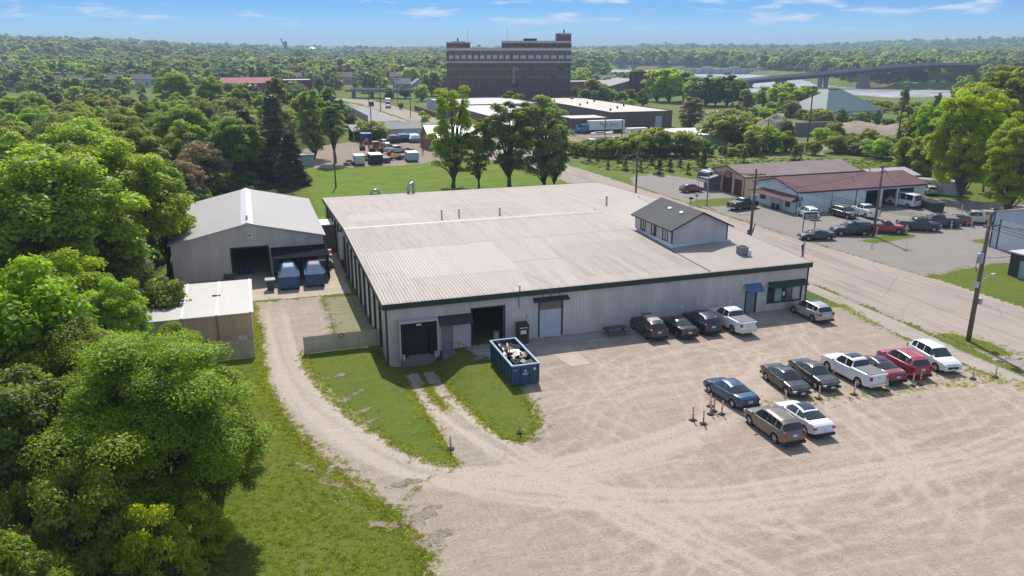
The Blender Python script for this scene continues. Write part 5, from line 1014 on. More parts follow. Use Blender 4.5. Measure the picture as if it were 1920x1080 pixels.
t = thing('wheelie_bin', 'small pale topped refuse bin left of the compactor containers', 'bin', (.95, 88.7, 0)); MB().add([(-.35, -.35, .1), (.35, -.35, .1), (.35, .35, .1), (-.35, .35, .1), (-.5, -.5, 1.2), (.5, -.5, 1.2), (.5, .5, 1.2), (-.5, .5, 1.2)], [(3, 2, 1, 0), (0, 1, 5, 4), (1, 2, 6, 5), (2, 3, 7, 6), (3, 0, 4, 7), (4, 5, 6, 7)]).build('body', M('bin_teal', (.06, .09, .10)), t); MB().box(-.55, .55, -.55, .55, 1.2, 1.32).build('lid', M('pale_teal', (.35, .42, .42)), t)
t = thing('scissor_lift', 'small red and white lift standing between barn and warehouse', 'lift', (8.2, 96.8, 0)); MB().box(-.5, .5, -.9, .9, .15, .7).build('chassis', M('grey_metal', (.15, .15, .16)), t); MB().box(-.45, .45, -.85, .85, 1.5, 1.62).box(-.45, -.35, -.85, .85, .7, 1.5).build('platform', M('faded_red_metal', (.42, .12, .1)), t); MB().box(-.5, .5, .55, .9, 1.62, 2.0).build('console', WHITE, t)
for x in (-.5, .4):
    for y in (-.7, .6): MB().tube([(x, y, .16), (x+.12, y, .16)], .16, 10).build('wheel', BLACK, t)
t = thing('utility_trailer', 'dark boxy trailer parked against the barn canopy', 'trailer', (6.7, 92.3, 0)); MB().box(-.5, .6, -1.2, 1.4, .4, 2.3).build('body', M('blue_black_panel', (.05, .055, .065)), t); MB().box(-.55, .65, -1.25, 1.45, 2.3, 2.36).build('roof', WHITE, t)
for y in (-.4, .5): MB().tube([(-.55, y, .3), (-.4, y, .3)], .3, 10).build('wheel', TYRE, t)
def pallets(px, py, n, label, rz=0, mat=None, up=False):
    u, v = G(px, py)
    for k in range(n):
        b = MB()
        for j in range(5): b.box(-.6, .6, -.5+j*.22, -.38+j*.22, .1, .13)
        for x in (-.6, -.05, .5): b.box(x, x+.1, -.5, .5, 0, .1)
        o = b.build('pallet', mat or M('pallet_wood', (.21, .15, .11), .9, var=.3, scale=5), None, loc=(u, v, k*.135), rz=rz+random.uniform(-.06, .06))
        if up: o.rotation_euler = (R(78), 0, rz); o.location = (u, v-k*.15, .55)
        tag(o, label, 'pallet', label)
pallets(348, 528, 7, 'brown pallet in the tall stack at the barn wall', .1); pallets(400, 521, 2, 'pallet leaning upright on the barn wall', 0, up=True); pallets(430, 523, 5, 'brown pallet in the stack next to the barn doorway'); pallets(325, 531, 3, 'low pile pallet at the left barn corner', .5)
o = MB().box(-.5, .5, -.4, .4, 0, .7).box(-.9, -.55, -.4, .4, 0, .5).build('white_crate', M('white_crate', (.6, .62, .63)), loc=(*G(308, 532), 0)); tag(o, 'white crates lying left of the pallet stacks', 'crate')
for k in range(3):
    o = MB().lathe([(0, 0), (.28, 0), (.28, .85), (0, .85)], n=14).build('drum', M('blue_drum', (.03, .06, .15)), loc=(-2.2+k*.62, 96.4, 0)); tag(o, ['dark blue drum just inside the barn doorway, left one', 'dark blue drum just inside the barn doorway, middle one', 'dark blue drum just inside the barn doorway, right one'][k], 'drum')
for k in range(2): o = MB().box(-.2, .2, -.2, .2, 0, .35).build('block', M('pinkish_block', (.5, .42, .4)), loc=(*G([612, 628][k], [520, 480][k]), 0)); tag(o, ['pinkish block on the pad beside the right container', 'pinkish block on the pad near the link shed'][k], 'block')
# picnic table, cabinet, barrel, ash stand
t = thing('picnic_table', 'dark wooden picnic table in the shade of the warehouse wall', 'picnic table', (31.5, 63.3, 0)); PW = M('table_wood', (.10, .085, .085), .85, var=.2, scale=6)
MB().box(-1.1, 1.1, -.38, .38, .72, .77).build('tabletop', PW, t)
for y in (-.78, .55): MB().box(-1.1, 1.1, y, y+.24, .43, .47).build('bench', PW, t)
for x in (-.8, .8): MB().obox((x, .25, .37), (.09, .1, .9), (.45, 0, 0)).obox((x, -.25, .37), (.09, .1, .9), (-.45, 0, 0)).box(x-.04, x+.04, -.78, .78, .36, .43).build('leg', PW, t)
t = thing('cabinet', 'tall dark wooden cabinet with notices beside the open bay', 'cabinet', (22.4, 64.0, 0)); MB().box(-.5, .5, -.35, .4, 0, 1.75).build('body', M('cabinet_wood', (.075, .045, .035), .8, var=.3), t); MB().prismx([(-.45, 1.75), (.45, 1.75), (.45, 1.95)], -.55, .55).build('lid', M('cabinet_lid', (.05, .04, .04)), t); MB().box(-.3, .25, -.37, -.352, 1.0, 1.35).build('notice', WHITE, t); MB().box(-.4, .4, -.37, -.352, 1.55, 1.63).build('notice', WHITE, t)
o = MB().lathe([(0, 0), (.29, 0), (.3, .4), (.29, .88), (0, .88)], n=16).build('barrel', M('white_barrel', (.42, .45, .52)), loc=(20.3, 65.4, 0)); tag(o, 'pale barrel standing just inside the open bay', 'barrel')
t = thing('ash_stand', 'thin dark ash stand on the wall left of the entrance door', 'ash stand', (45.6, 64.2, 0)); MB().lathe([(0, 0), (.2, 0), (.17, .3), (.05, .4), (.04, 1.0), (.05, 1.05), (0, 1.08)], n=10).build('stand', BLACK, t)

# ---- camper by the body shop
t = thing('camper_trailer', 'white and navy fifth wheel camper trailer beside the tan body shop', 'camper', (82.9, 130.5, 0), R(12)); cw = M('camper_white', (.66, .67, .69), .4)
b = MB(); b.prismy([(0, 1.7), (.3, 1.35), (2.6, 1.3), (2.7, .8), (11, .8), (11, 3.5), (1.2, 3.5), (.35, 3.15), (0, 2.5)], 0, 2.45); b.build('body', cw, t); c2 = MB(); c2.prismy([(-.02, 2.0), (-.02, 2.5), (.33, 3.17), (1.1, 3.45), (1.6, 2.9), (1.2, 2.0)], -.015, 2.465); c2.build('nose_panel', M('navy_gloss', (.02, .03, .08), .2), t)
MB().obox((1.9, 1.2, 3.62), (.9, .8, .22)).build('roof_unit', cw, t); MB().prismy([(3.0, 1.5), (4.4, 2.9), (4.0, 1.5)], -.02, -.005).build('decal', M('decal_grey', (.2, .22, .28)), t)
for x in (7.6, 8.6):
    for y in (.1, 2.1): MB().lathe([(0, 0), (.4, 0), (.4, .24), (0, .24)], (x, y, .4), 'Y', 14).build('wheel', TYRE, t)
for x in (3.0,): MB().box(x, x+.1, .3, .4, 0, .8).box(x, x+.1, 2.0, 2.1, 0, .8).build('leg', GALV, t)
# ================================================================ far buildings
def simple(name, label, cat, x0, x1, y0, y1, z, wm, rm, parapet=0, roof='flat', rz_=None, group=None, wins=None, base=0, doors=None, ridge='x'):
    g0 = float(hz((x0+x1)/2, (y0+y1)/2)); t = thing(name, label, cat, (x0, y0, g0), 0, group); W_, D_ = x1-x0, y1-y0; mb = MB(); wz = [(a, b, c, d) for (a, b, c, d) in (wins or [])]+[(a, b, c, d) for (a, b, c, d) in (doors or [])]
    wallx(mb, 0, W_, 0, 0, z+parapet, wz); wallx(mb, 0, W_, D_, 0, z+parapet, sgn=1); wally(mb, 0, D_, 0, 0, z+parapet); wally(mb, 0, D_, W_, 0, z+parapet, sgn=1)
    if roof == 'flat': MB().box(.2 if parapet else -.2, W_-.2 if parapet else W_+.2, .2 if parapet else -.2, D_-.2 if parapet else D_+.2, z, z+.12).build('roof', rm, t)
    elif roof == 'gable':
        if ridge == 'x': gable_x(mb, 0, D_, 0, z, rz_); gable_x(mb, 0, D_, W_, z, rz_); gable_roof_x(MB(), 0, W_, 0, D_, z, rz_).build('roof', rm, t)
        else:
            gable_y(mb, 0, W_, 0, z, rz_); gable_y(mb, 0, W_, D_, z, rz_, sgn=1); s = (rz_-z)/(W_/2); MB().prismy([(-.3, z-s*.3), (W_/2, rz_), (W_+.3, z-s*.3), (W_+.3, z-s*.3+.12), (W_/2, rz_+.12), (-.3, z-s*.3+.12)], -.3, D_+.3).build('roof', rm, t)
    elif roof == 'hip':
        i = min(W_, D_)*.42; o = .5; MB().add([(-o, -o, z), (W_+o, -o, z), (W_+o, D_+o, z), (-o, D_+o, z), (i, D_/2, rz_), (W_-i, D_/2, rz_)] if W_ > D_ else [(-o, -o, z), (W_+o, -o, z), (W_+o, D_+o, z), (-o, D_+o, z), (W_/2, i, rz_), (W_/2, D_-i, rz_)], [(0, 1, 5, 4), (1, 2, 5), (2, 3, 4, 5), (3, 0, 4)] if W_ > D_ else [(0, 1, 4), (1, 2, 5, 4), (2, 3, 5), (3, 0, 4, 5)]).build('roof', rm, t)
    mb.build('wall', wm, t)
    for (a, b, c, d) in (wins or []): MB().box(a, b, .1, .14, c, d).build('window', WIN, t)
    for (a, b, c, d) in (doors or []): MB().box(a, b, .08, .12, c, d).build('door', M('pale_far_door', (.5, .55, .62)), t)
    return t
FW = M('far_white_roof', (.52, .505, .49), .7, var=.1, scale=.15); BRICK = brick('far_brick', (.17, .085, .075)); BRICK2 = brick('mill_brick', (.20, .092, .075), (.15, .11, .10), 2); FG = M('far_grey_roof', (.27, .26, .26), .9, var=.12, scale=.3); FPB = siding('far_blue_siding', (.42, .49, .56), .5, line=.9)
simple('long_white_building', 'long pale building with grey roof and white ridge behind the far yard', 'building', 37.3, 53.5, 236.0, 246, 3.2, FPB, FG, roof='gable', rz_=4.8, wins=[(2.5, 3.3, 1.2, 1.8), (4.5, 5.3, 1.2, 1.8), (6.3, 7.1, 1.2, 1.8)])
t = thing('open_shed', 'open fronted lean-to on the left end of the long pale building', 'shed', (29.5, 236, 0)); MB().box(0, 7.9, 7, 10, 0, 2.8).build('wall', M('dark_stack', (.03, .03, .03)), t); MB().prismx([(-.6, 2.8), (10, 3.9), (10, 4.0), (-.6, 2.9)], -.2, 7.9).build('roof', FG, t)
for x in (.2, 3.6, 7.4): MB().box(x, x+.2, 0, .2, 0, 2.9).build('post', M('pale_post', (.55, .55, .5)), t)
simple('low_annex', 'lower grey roofed annex on the right of the long pale building', 'building', 53.6, 62.5, 236.6, 244.5, 3.0, FPB, FG, roof='gable', rz_=4.3)
simple('red_barn', 'red gabled barn with shiny white metal roof behind the tall trees', 'barn', 46.2, 60.5, 207.5, 220, 3.3, M('barn_red', (.24, .10, .10)), M('bright_sheet', (.78, .77, .76), .4), roof='gable', rz_=5.9)
CX = 'buildings of the white roofed factory'
simple('factory_hall', 'wide white roofed factory hall with brick front partly hidden by trees', 'factory', 74, 99, 246, 300, 5.0, BRICK, FW, .5, group=CX)
simple('factory_hall', 'nearer low white roofed brick hall beside the roadside trees', 'factory', 73, 84, 222, 245.5, 4.2, BRICK, FW, .3, group=CX)
simple('factory_hall', 'far white roofed factory hall below the brick mill', 'factory', 76, 112, 301, 345, 5, M('pale_block', (.45, .44, .43)), FW, .4, group=CX)
simple('factory_office', 'low brick wing with white garage opening behind the semi truck', 'factory', 99.3, 113, 237, 250, 4.4, BRICK, FW, .3, group=CX, doors=[(1.5, 4.2, 0, 2.6)])
simple('brick_warehouse', 'long dark brick hall with cream roof and pale door at its right end', 'warehouse', 118, 141.5, 247, 330, 5.2, BRICK, M('cream_far_roof', (.50, .455, .40), .7), .3, doors=[(17, 19.6, 0, 3.8)])
for k in range(7): o = MB().tube([(0, 0, 0), (0, 0, .8)], .35, 8).build('roof_fan', BLACK, loc=(122+(k % 3)*7, 256+k*9, 5.3)); tag(o, 'small dark fan on the cream roof of the brick hall', 'fan', 'fans on the cream roof')
o = MB().lathe([(1.6, 0), (1.6, .3), (.9, 1.3), (0, 1.6)], n=12).build('roof_dome', M('rust_dome', (.5, .25, .13)), loc=(95, 254, 5.1)); tag(o, 'rusty orange dome on the white factory roof', 'dome')
simple('pale_green_shed', 'pale green shed with bright white striped roof among the bushes', 'shed', 114.5, 127, 190, 208, 3.4, siding('mint_siding', (.33, .45, .42), .4), roofing('striped_roof', (.78, .78, .77), 3.2, 'Y', (.5, .5, .5), .2, None, ribline=.45), 0)
# the brick mill
mt = thing('brick_mill', 'massive dark brick mill with pale stone bands and roof towers', 'mill', (91.0, 368, 0), R(-18)); mt.scale = (.95,)*3; ST = M('pale_stone', (.50, .48, .48), .9, var=.08); MW = 60.6
MB().box(0, MW, 0, 28, 0, 27.9).build('wall', BRICK2, mt)
MB().box(0, 11.3, .0, 9, 27.9, 30.6).build('stair_tower', BRICK2, mt); MB().box(-.15, 11.45, -.15, 9.1, 30.1, 30.5).box(2.6, 9, -.1, 6, 30.6, 31.0).build('tower_cap', ST, mt)
MB().box(26.8, MW, 0, 20, 27.9, 31.0).build('upper_storey', BRICK2, mt); MB().box(26.7, MW+.1, -.18, 0, 30.2, 31.2).build('cornice', ST, mt)
MB().box(53.5, MW, .2, 10, 31.0, 34.6).build('lift_tower', BRICK2, mt); MB().box(54.8, MW+.1, .05, 10.1, 34.1, 34.8).build('tower_cap', ST, mt)
MB().box(37.5, 44, 3, 8, 31.0, 32.3).build('water_tank_frame', M('tank_frame', (.05, .05, .05)), mt)
for x, z in ((5.4, 31), (57.2, 34.8)): MB().tube([(x, 3, z), (x, 3, z+1.6)], .35, 8).build('chimney_pot', BLACK, mt)
for x, z in ((10.3, 30.5), (29.6, 31.1)): MB().tube([(x, 3, z), (x, 3, z+6.3)], .09, 5).build('mast', GALV, mt)
MB().box(-.15, MW+.15, -.25, 0, 26.6, 27.9).build('cornice', ST, mt); MB().box(-.1, MW+.1, -.2, 0, 20.9, 21.6).build('stone_band', ST, mt); MB().box(-.1, MW+.1, -.12, 0, 19.6, 19.8).build('brick_band', BRICK2, mt)
xs = list(np.linspace(1.2, 28.6, 10))[:]+list(np.linspace(32.4, 58.2, 8)); FR_ = M('mill_frame', (.42, .43, .45))
for i, x in enumerate(xs):
    w_ = 2.0 if i < 10 else 2.7
    wd = MB().box(x, x+w_, -.06, 0, 21.9, 26.2).build('window_bay', M('mill_glass', (.05, .055, .065), .25), mt)
    MB().box(x-.05, x+w_+.05, -.14, -.06, 22.9, 24.5).build('spandrel', ST, wd)
    fm = MB()
    for q in np.linspace(0, 1, 4 if i < 10 else 5): fm.box(x+q*(w_-.14), x+q*(w_-.14)+.14, -.12, -.06, 21.9, 26.2)
    fm.build('frame', FR_, wd)
    for j, z in enumerate((17.2, 13.4, 9.8, 6.0)):
        lw_ = MB().box(x, x+w_, -.05, 0, z, z+1.6).build('window', M('mill_glass', (.05, .055, .065), .25), mt)
        if (i*7+j*3) % 4 or i < 9: gb = MB(); [gb.box(x, x+w_, -.09, -.05, z+h_, z+h_+.07) for h_ in (.5, 1.1)]; [gb.box(x+k_*w_/3, x+k_*w_/3+.08, -.09, -.05, z, z+1.6) for k_ in (0, 1, 2, 2.95)]; gb.build('frame', FR_ if j < 2 else M('mill_frame_dark', (.22, .22, .24)), lw_)
    if x > 28: MB().box(x, x+w_, -.05, 0, 28.4, 29.6).build('attic_window', M('mill_glass', (.05, .055, .065)), mt)
MB().box(32.2, 33.2, -.3, 0, 11, 19.4).build('downpipe_panel', M('dull_stone', (.27, .25, .26)), mt); MB().box(33.7, 34.8, -.2, 0, 17.4, 19).build('stone_panel', M('dull_stone', (.27, .25, .26)), mt)
simple('mill_wing', 'low dark wing with patchy pale roof right of the brick mill', 'mill wing', 156, 216, 440, 458, 7.5, BRICK2, M('mottled_roof', (.36, .32, .30), .9, var=.3, scale=.4))
simple('mill_gable_hall', 'grey gabled brick hall right of the mill behind a square tower', 'mill hall', 190, 226, 405, 430, 6.0, brick('grey_brick', (.2, .16, .16)), M('hall_roof', (.3, .28, .27)), roof='gable', rz_=10, ridge='y')
t = thing('brick_tower', 'square dark red brick tower in front of the gabled hall', 'tower', (203.5, 398, 0)); MB().box(0, 9.2, 0, 6.5, 0, 14.2).build('wall', brick('tower_brick', (.12, .045, .045), (.1, .06, .06), 2), t); MB().box(3.6, 4.8, -.05, 0, 10, 12).build('window', WIN, t)
for i, (px, py) in enumerate([(1218, 217), (1228, 222), (1240, 220), (1212, 222), (1233, 214)]):
    u, v = G(px, py); rb = MB(); [rb.obox((random.uniform(-2.5, 2.5), random.uniform(-3, 3), random.uniform(.2, 1.6)), (random.uniform(.5, 1.8),)*3, (random.random()*3,)*3) for _ in range(26)]; o = rb.build('rubble_heap', M('rubble', (.5, .45, .43), .95), loc=(u, v, 0)); tag(o, 'pale rubble heap between the brick hall and the trees', 'rubble', 'rubble heaps')
# gravel heaps
def heap(px, py, r_, h, label, mat, k=1.):
    u, v = G(px, py); a = np.linspace(-1, 1, 40); U_, V_ = np.meshgrid(a, a); rr = np.hypot(U_, V_); z = h*np.clip(1-rr, 0, 1)**.9*(.75+.5*fbm(U_*4+u, V_*4+v, 1., 4))-.1
    f = gridfaces(40, 40); o = npmesh('gravel_heap', np.stack([U_.ravel()*r_*k, V_.ravel()*r_, z.ravel()], 1), f, mat); o.location = (u, v, 0); tag(o, label, 'gravel heap')
heap(1452, 248, 9, 6.5, 'tall grey white gravel heap beyond the bushes', GREY); heap(1432, 252, 8, 3.6, 'lower pale gravel heap left of the tall one', LOT); heap(1600, 246, 11, 3.4, 'long low brown earth heap right of the gravel', M('brown_earth', (.30, .23, .19), .95), 1.7); heap(1680, 245, 9, 2.5, 'small earth heap beside the riverbank trees', M('brown_earth', (.30, .23, .19)), 1.6)
o = MB().box(0, 14, 0, 1, 0, 4.2).build('retaining_wall', M('block_wall', (.2, .19, .2)), loc=(*G(1492, 256), 0)); tag(o, 'dark block wall beside the gravel heap', 'wall')
# green-roofed house by the river
simple('riverside_house', 'house with large blue green roof by the river', 'house', 209, 236, 250, 274, 3.2, FPB, M('blue_green_roof', (.08, .145, .155), .6, var=.08), roof='hip', rz_=10.5, wins=[(12, 13.5, 1, 2.4), (15, 16.5, 1, 2.4), (18, 19.5, 1, 2.4)])
# highway bridge
bt = thing('road_bridge', 'long grey highway bridge on concrete piers across the river', 'bridge', (0, 0, 0)); BC = M('bridge_concrete', (.20, .19, .205), .9, var=.1, scale=.1); BS = M('bridge_steel', (.035, .03, .045), .7)
bp = [(1345, 152.5), (1380, 151.5), (1440, 146), (1500, 141), (1570, 134.5), (1640, 127.5), (1700, 122.5), (1750, 120), (1800, 119.3), (1835, 120)]
P3 = []
for i, (px, py) in enumerate(bp):
    v = 600-(i/9)*105; u, z = onv(px, py, v); P3.append((u, v, z))
def ribbon(pts, w_, z0, z1):
    mb = MB(); 
    for (a, b) in zip(pts, pts[1:]):
        d = Vector((b[0]-a[0], b[1]-a[1])).normalized(); n_ = (-d.y*w_, d.x*w_)
        v = [(a[0]-n_[0], a[1]-n_[1], a[2]+z0), (b[0]-n_[0], b[1]-n_[1], b[2]+z0), (b[0]+n_[0], b[1]+n_[1], b[2]+z0), (a[0]+n_[0], a[1]+n_[1], a[2]+z0), (a[0]-n_[0], a[1]-n_[1], a[2]+z1), (b[0]-n_[0], b[1]-n_[1], b[2]+z1), (b[0]+n_[0], b[1]+n_[1], b[2]+z1), (a[0]+n_[0], a[1]+n_[1], a[2]+z1)]
        mb.add(v, [(3, 2, 1, 0), (4, 5, 6, 7), (0, 1, 5, 4), (2, 3, 7, 6)])
    return mb
ribbon(P3, 6.5, -.9, 0).build('deck', BC, bt); ribbon(P3, 5.2, -3.3, -.9).build('girder', BS, bt)
for sgn in (-1, 1): ribbon([(x, y+sgn*6.3, z) for x, y, z in P3], .2, 0, .9).build('parapet', M('parapet_grey', (.22, .22, .25)), bt)
for (px, w_) in ((1402, 3), (1465, 4), (1545, 5), (1622, 6)):
    u = np.interp(px, [p[0] for p in bp], [p[0] for p in P3]); v = np.interp(px, [p[0] for p in bp], [p[1] for p in P3]); z = np.interp(px, [p[0] for p in bp], [p[2] for p in P3])
    pr = MB().box(u-4.3, u-1.4, v-1.3, v+1.3, -9, z-3.2).box(u+1.4, u+4.3, v-1.3, v+1.3, -9, z-3.2); pr.box(u-5.5, u+5.5, v-1.8, v+1.8, -9, z*.25-3 if px > 1600 else -4.5).box(u-5, u+5, v-1.5, v+1.5, z-4.4, z-3.2); pr.build('pier', BC, bt)
# dam upstream
dm_ = thing('river_dam', 'low dam with square gate houses across the far water', 'dam', (0, 0, 0)); a, b = G(1275, 138, -5), G(1480, 139, -5)
for k in range(13):
    s = k/12; u, v = a[0]+(b[0]-a[0])*s, a[1]+(b[1]-a[1])*s; MB().box(u-5, u+5, v-5, v+5, -9, 1.5 if k % 3 else 4).build('gate_house', M('dam_concrete', (.42, .43, .46)), dm_)
ribbon([(a[0], a[1], -1), (b[0], b[1], -1)], 3, -1.2, 0).build('walkway', M('dam_concrete', (.42, .43, .46)), dm_)
# overpass on the road behind the parking lot
ov = thing('overpass', 'low dark overpass with railings behind the parking lot', 'bridge', (0, 0, 0)); a, b = G(655, 183), G(750, 185)
ribbon([(a[0], a[1], 4.6), (b[0]+6, b[1], 4.6)], 5, -1.2, 0).build('deck', BC, ov); ribbon([(a[0], a[1]-5, 4.6), (b[0]+6, b[1]-5, 4.6)], .15, 0, 1.0).build('railing', M('rail_grey', (.5, .5, .52)), ov)
for s in (.1, .5, .95): MB().box(a[0]+(b[0]-a[0])*s-.6, a[0]+(b[0]-a[0])*s+.6, a[1]-4, a[1]+4, 0, 3.5).build('pier', BC, ov)
# retaining wall by the parking lot and brown wall beyond the road
o = MB().box(43.2, 43.5, 300, 372, 0, 2.4).build('lot_wall', M('lot_wall_grey', (.3, .29, .33))); tag(o, 'grey wall along the left side of the parking lot', 'wall')
o = MB().box(71.8, 72.6, 300, 352, 0, 2.0).build('brown_wall', M('brown_wall', (.10, .06, .055))); tag(o, 'low brown wall along the road right of the truck', 'wall')
# semi trucks
def semi(label, px, py, head, cabm, boxm, letter=None, Lb=10.5):
    u, v = G(px, py); t = thing('semi_truck', label, 'truck', (u, v, 0), R(head))
    bx = MB().box(-Lb, 0, -1.25, 1.25, 1.1, 4.0).build('box', boxm, t); MB().box(.6, 2.6, -1.15, 1.15, .7, 3.0).build('cab', cabm, t); MB().prismy([(2.6, .6), (4.3, .6), (4.3, 1.5), (2.6, 1.9)], -.95, .95).build('bonnet', cabm, t); MB().box(-Lb+.2, .6, -.5, .5, .75, 1.1).build('frame', TRIM, t)
    MB().obox((2.63, 0, 2.4), (.06, 1.9, .7)).build('windscreen', CGL, t)
    for s in (1, -1): MB().obox((1.9, s*1.16, 2.4), (.9, .04, .6)).build('side_window', CGL, t)
    for x in (3.5, .3, -.9, -Lb+2.4, -Lb+1.2):
        for y in (-1.2, .85): MB().lathe([(0, 0), (.5, 0), (.5, .35), (0, .35)], (x, y, .5), 'Y', 14).build('wheel', TYRE, t)
    if letter:
        text(letter[0], 1.25, M('navy_ink', (.05, .07, .2)), bx, (-Lb/2-.4, 1.28, 2.8), (R(90), 0, R(180)), font_w=1.05); text(letter[0], 1.25, M('navy_ink', (.05, .07, .2)), bx, (-Lb/2-.4, -1.28, 2.8), (R(90), 0, 0), font_w=1.05); MB().box(-Lb/2-2, -Lb/2+1.6, 1.26, 1.27, 1.9, 2.0).build('underline', M('navy_ink', (.05, .07, .2)), bx)
    return t
semi('white semi trailer with blue cab and dark lettering in the factory yard', 1102, 250, 180-0, M('truck_blue', (.06, .2, .42), .4), M('trailer_white', (.66, .67, .69), .5), ('Magic Sleep',), 12.5)
semi('white box lorry driving on the road past the parking lot', 728, 202, -100, M('truck_white', (.6, .6, .62), .4), M('lorry_box', (.58, .56, .56), .5), None, 7)
# factory yard and far yard clutter
def trailer_small(label, px, py, L_, W_, H_, mat, rz_=0, top=None, z0=.45, cat='trailer', name='box_trailer'):
    u, v = G(px, py); t = thing(name, label, cat, (u-W_/2, v, 0), rz_); MB().box(0, W_, 0, L_, z0, H_).build('body', mat, t); MB().box(-.04, W_+.04, -.04, L_+.04, H_, H_+.06).build('roof', top or WHITE, t)
    for x in (-.12, W_-.08):
        for y in (L_*.45, L_*.6): MB().lathe([(0, 0), (.33, 0), (.33, .2), (0, .2)], (x, y, .33), 'X', 10).build('wheel', TYRE, t)
    MB().box(.08, W_-.08, -.03, -.0, z0+.05, H_-.05).build('door', mat, t); return t
trailer_small('white box trailer at the edge of the lawn, left of the black one', 676, 311, 4.2, 2.3, 2.3, M('trailer_cream', (.55, .57, .60)))
trailer_small('black box trailer with white edge at the lawn', 707, 309, 5, 2.9, 2.3, M('trailer_black', (.02, .03, .035)))
trailer_small('small grey blue trailer right of the black trailer', 726, 306, 3.0, 1.7, 1.2, M('trailer_slate', (.06, .08, .11)), z0=.4, top=M('slate_top', (.2, .25, .3)))
trailer_small('pale blue box trailer beside the tall tree', 776, 304, 4.5, 2.6, 2.2, M('trailer_blue', (.36, .46, .56)))
trailer_small('tall navy blue storage container in the far yard', 689, 271, 4.5, 2.9, 3.0, M('navy_container', (.03, .05, .12)), top=M('blue_top', (.2, .28, .4)), z0=.05, cat='container', name='storage_container')
trailer_small('small navy bin on the yard gravel', 680.5, 282.5, 1.4, 1.2, 1.3, M('navy_container', (.03, .05, .12)), top=M('slate_top', (.2, .25, .3)), z0=.05, cat='bin', name='refuse_bin')
trailer_small('small dark blue bin on the verge beside the road', 697, 199, 2, 2.2, 2.2, M('navy_container', (.03, .05, .12)), z0=.05, cat='bin', name='refuse_bin')
for px, lab in ((626, ''), (640.5, ''), (664, '')): pass
for k, (px, py) in enumerate([(1130, 271.5), (1146, 271.5), (1112, 271.5)]): trailer_small(['right blue bin in the factory yard', 'far right blue bin in the factory yard', 'left blue bin in the factory yard'][k], px, py, 1.8, 2.2, 1.5, M('bin_blue', (.03, .06, .2)), z0=.1, cat='bin', name='refuse_bin')
for k, (px, py, w_, c) in enumerate([(738, 268, 3.3, (.05, .05, .055)), (758, 266, 3.6, (.04, .055, .075)), (779, 267, 3.2, (.2, .25, .3))]):
    u, v = G(px, py); t = thing('covered_boat', ['covered boat with brown grey tarp beside the silver car', 'covered boat with blue grey tarp, middle of three', 'covered boat with pale tarp nearest the red barn'][k], 'boat', (u, v, 0)); MB().add([(-w_/2, -1, .3), (w_/2, -1, .3), (w_/2, 3.5, .3), (-w_/2, 3.5, .3), (-w_/2-.2, -1.4, 1.2), (w_/2+.2, -1.4, 1.2), (w_/2+.1, 3.8, 1.3), (-w_/2-.1, 3.8, 1.3)], [(3, 2, 1, 0), (0, 1, 5, 4), (1, 2, 6, 5), (2, 3, 7, 6), (3, 0, 4, 7), (4, 5, 6, 7)]).build('hull', M('hull_%d' % k, c), t); MB().prismy([(-w_/2-.25, 1.15), (w_/2+.25, 1.15), (w_/2-.5, 2.2), (-w_/2+.5, 2.2)], -1.3, 3.6).build('tarp', M('tarp_%d' % k, sc3(c, 3.2)), t)
t = thing('backhoe', 'orange backhoe with raised arm in the far yard', 'excavator', (*G(705, 287), 0), R(10)); OG = M('backhoe_orange', (.45, .17, .07)); MB().box(-1, 1.2, -.9, .9, .7, 1.4).build('chassis', OG, t); cb = MB().box(-.8, .7, -.7, .7, 1.4, 2.9).build('cab', CGL, t); MB().box(-.9, .8, -.8, .8, 2.9, 3.05).build('roof', M('cab_roof', (.6, .35, .2)), cb)
MB().obox((-1.9, 0, 2.0), (.35, .35, 3.4), (0, -.15, 0)).build('boom', OG, t); MB().obox((-3.0, 0, 3.0), (.3, .3, 2.4), (0, .75, 0)).build('stick', OG, t); MB().obox((-3.9, 0, 1.9), (.8, .7, .8), (0, .4, 0)).build('bucket', M('bucket_rust', (.25, .12, .08)), t)
for x in (-1, 1.2):
    for y in (-1.1, .8): MB().lathe([(0, 0), (.6, 0), (.6, .35), (0, .35)], (x, y, .6), 'Y', 14).build('wheel', TYRE, t)
for k, (px, py, lab, cat_, c) in enumerate([(737, 300, 'small red machine part on the yard gravel', 'machine', (.5, .03, .03)), (741, 297, 'small yellow tractor among the yard scrap', 'tractor', (.55, .45, .06)), (755, 299, 'rusty trailer chassis on the yard gravel', 'trailer', (.12, .08, .07)), (757, 284, 'rusty flat frame behind the chassis', 'frame', (.2, .1, .07)), (716, 279, 'grey scrap pile behind the backhoe', 'scrap', (.15, .16, .17)), (728, 276, 'white and grey scrap pile behind the pickup', 'scrap', (.45, .45, .45)), (655, 310, 'red and grey lawn machine in the tree shade', 'machine', (.2, .2, .2)), (690, 302, 'rusty plough lying on the grass edge', 'plough', (.15, .08, .06)), (767, 285, 'rusty beam pile near the boats', 'beams', (.22, .12, .09))]):
    u, v = G(px, py); m = MB(); [m.obox((random.uniform(-1.1, 1.1), random.uniform(-.8, .8), random.uniform(.2, 1.1)), (random.uniform(.3, 1.3), random.uniform(.2, .9), random.uniform(.15, .6)), (random.uniform(-.3, .3), random.uniform(-.3, .3), random.random()*3)) for _ in range(9)]; t = thing(cat_, lab, cat_, (u, v, 0)); m.build('frame', M('junk_%d' % k, c), t)
    for x in (-.8, .8): MB().lathe([(0, 0), (.35, 0), (.35, .2), (0, .2)], (x, -.7, .35), 'Y', 10).build('wheel', TYRE, t)
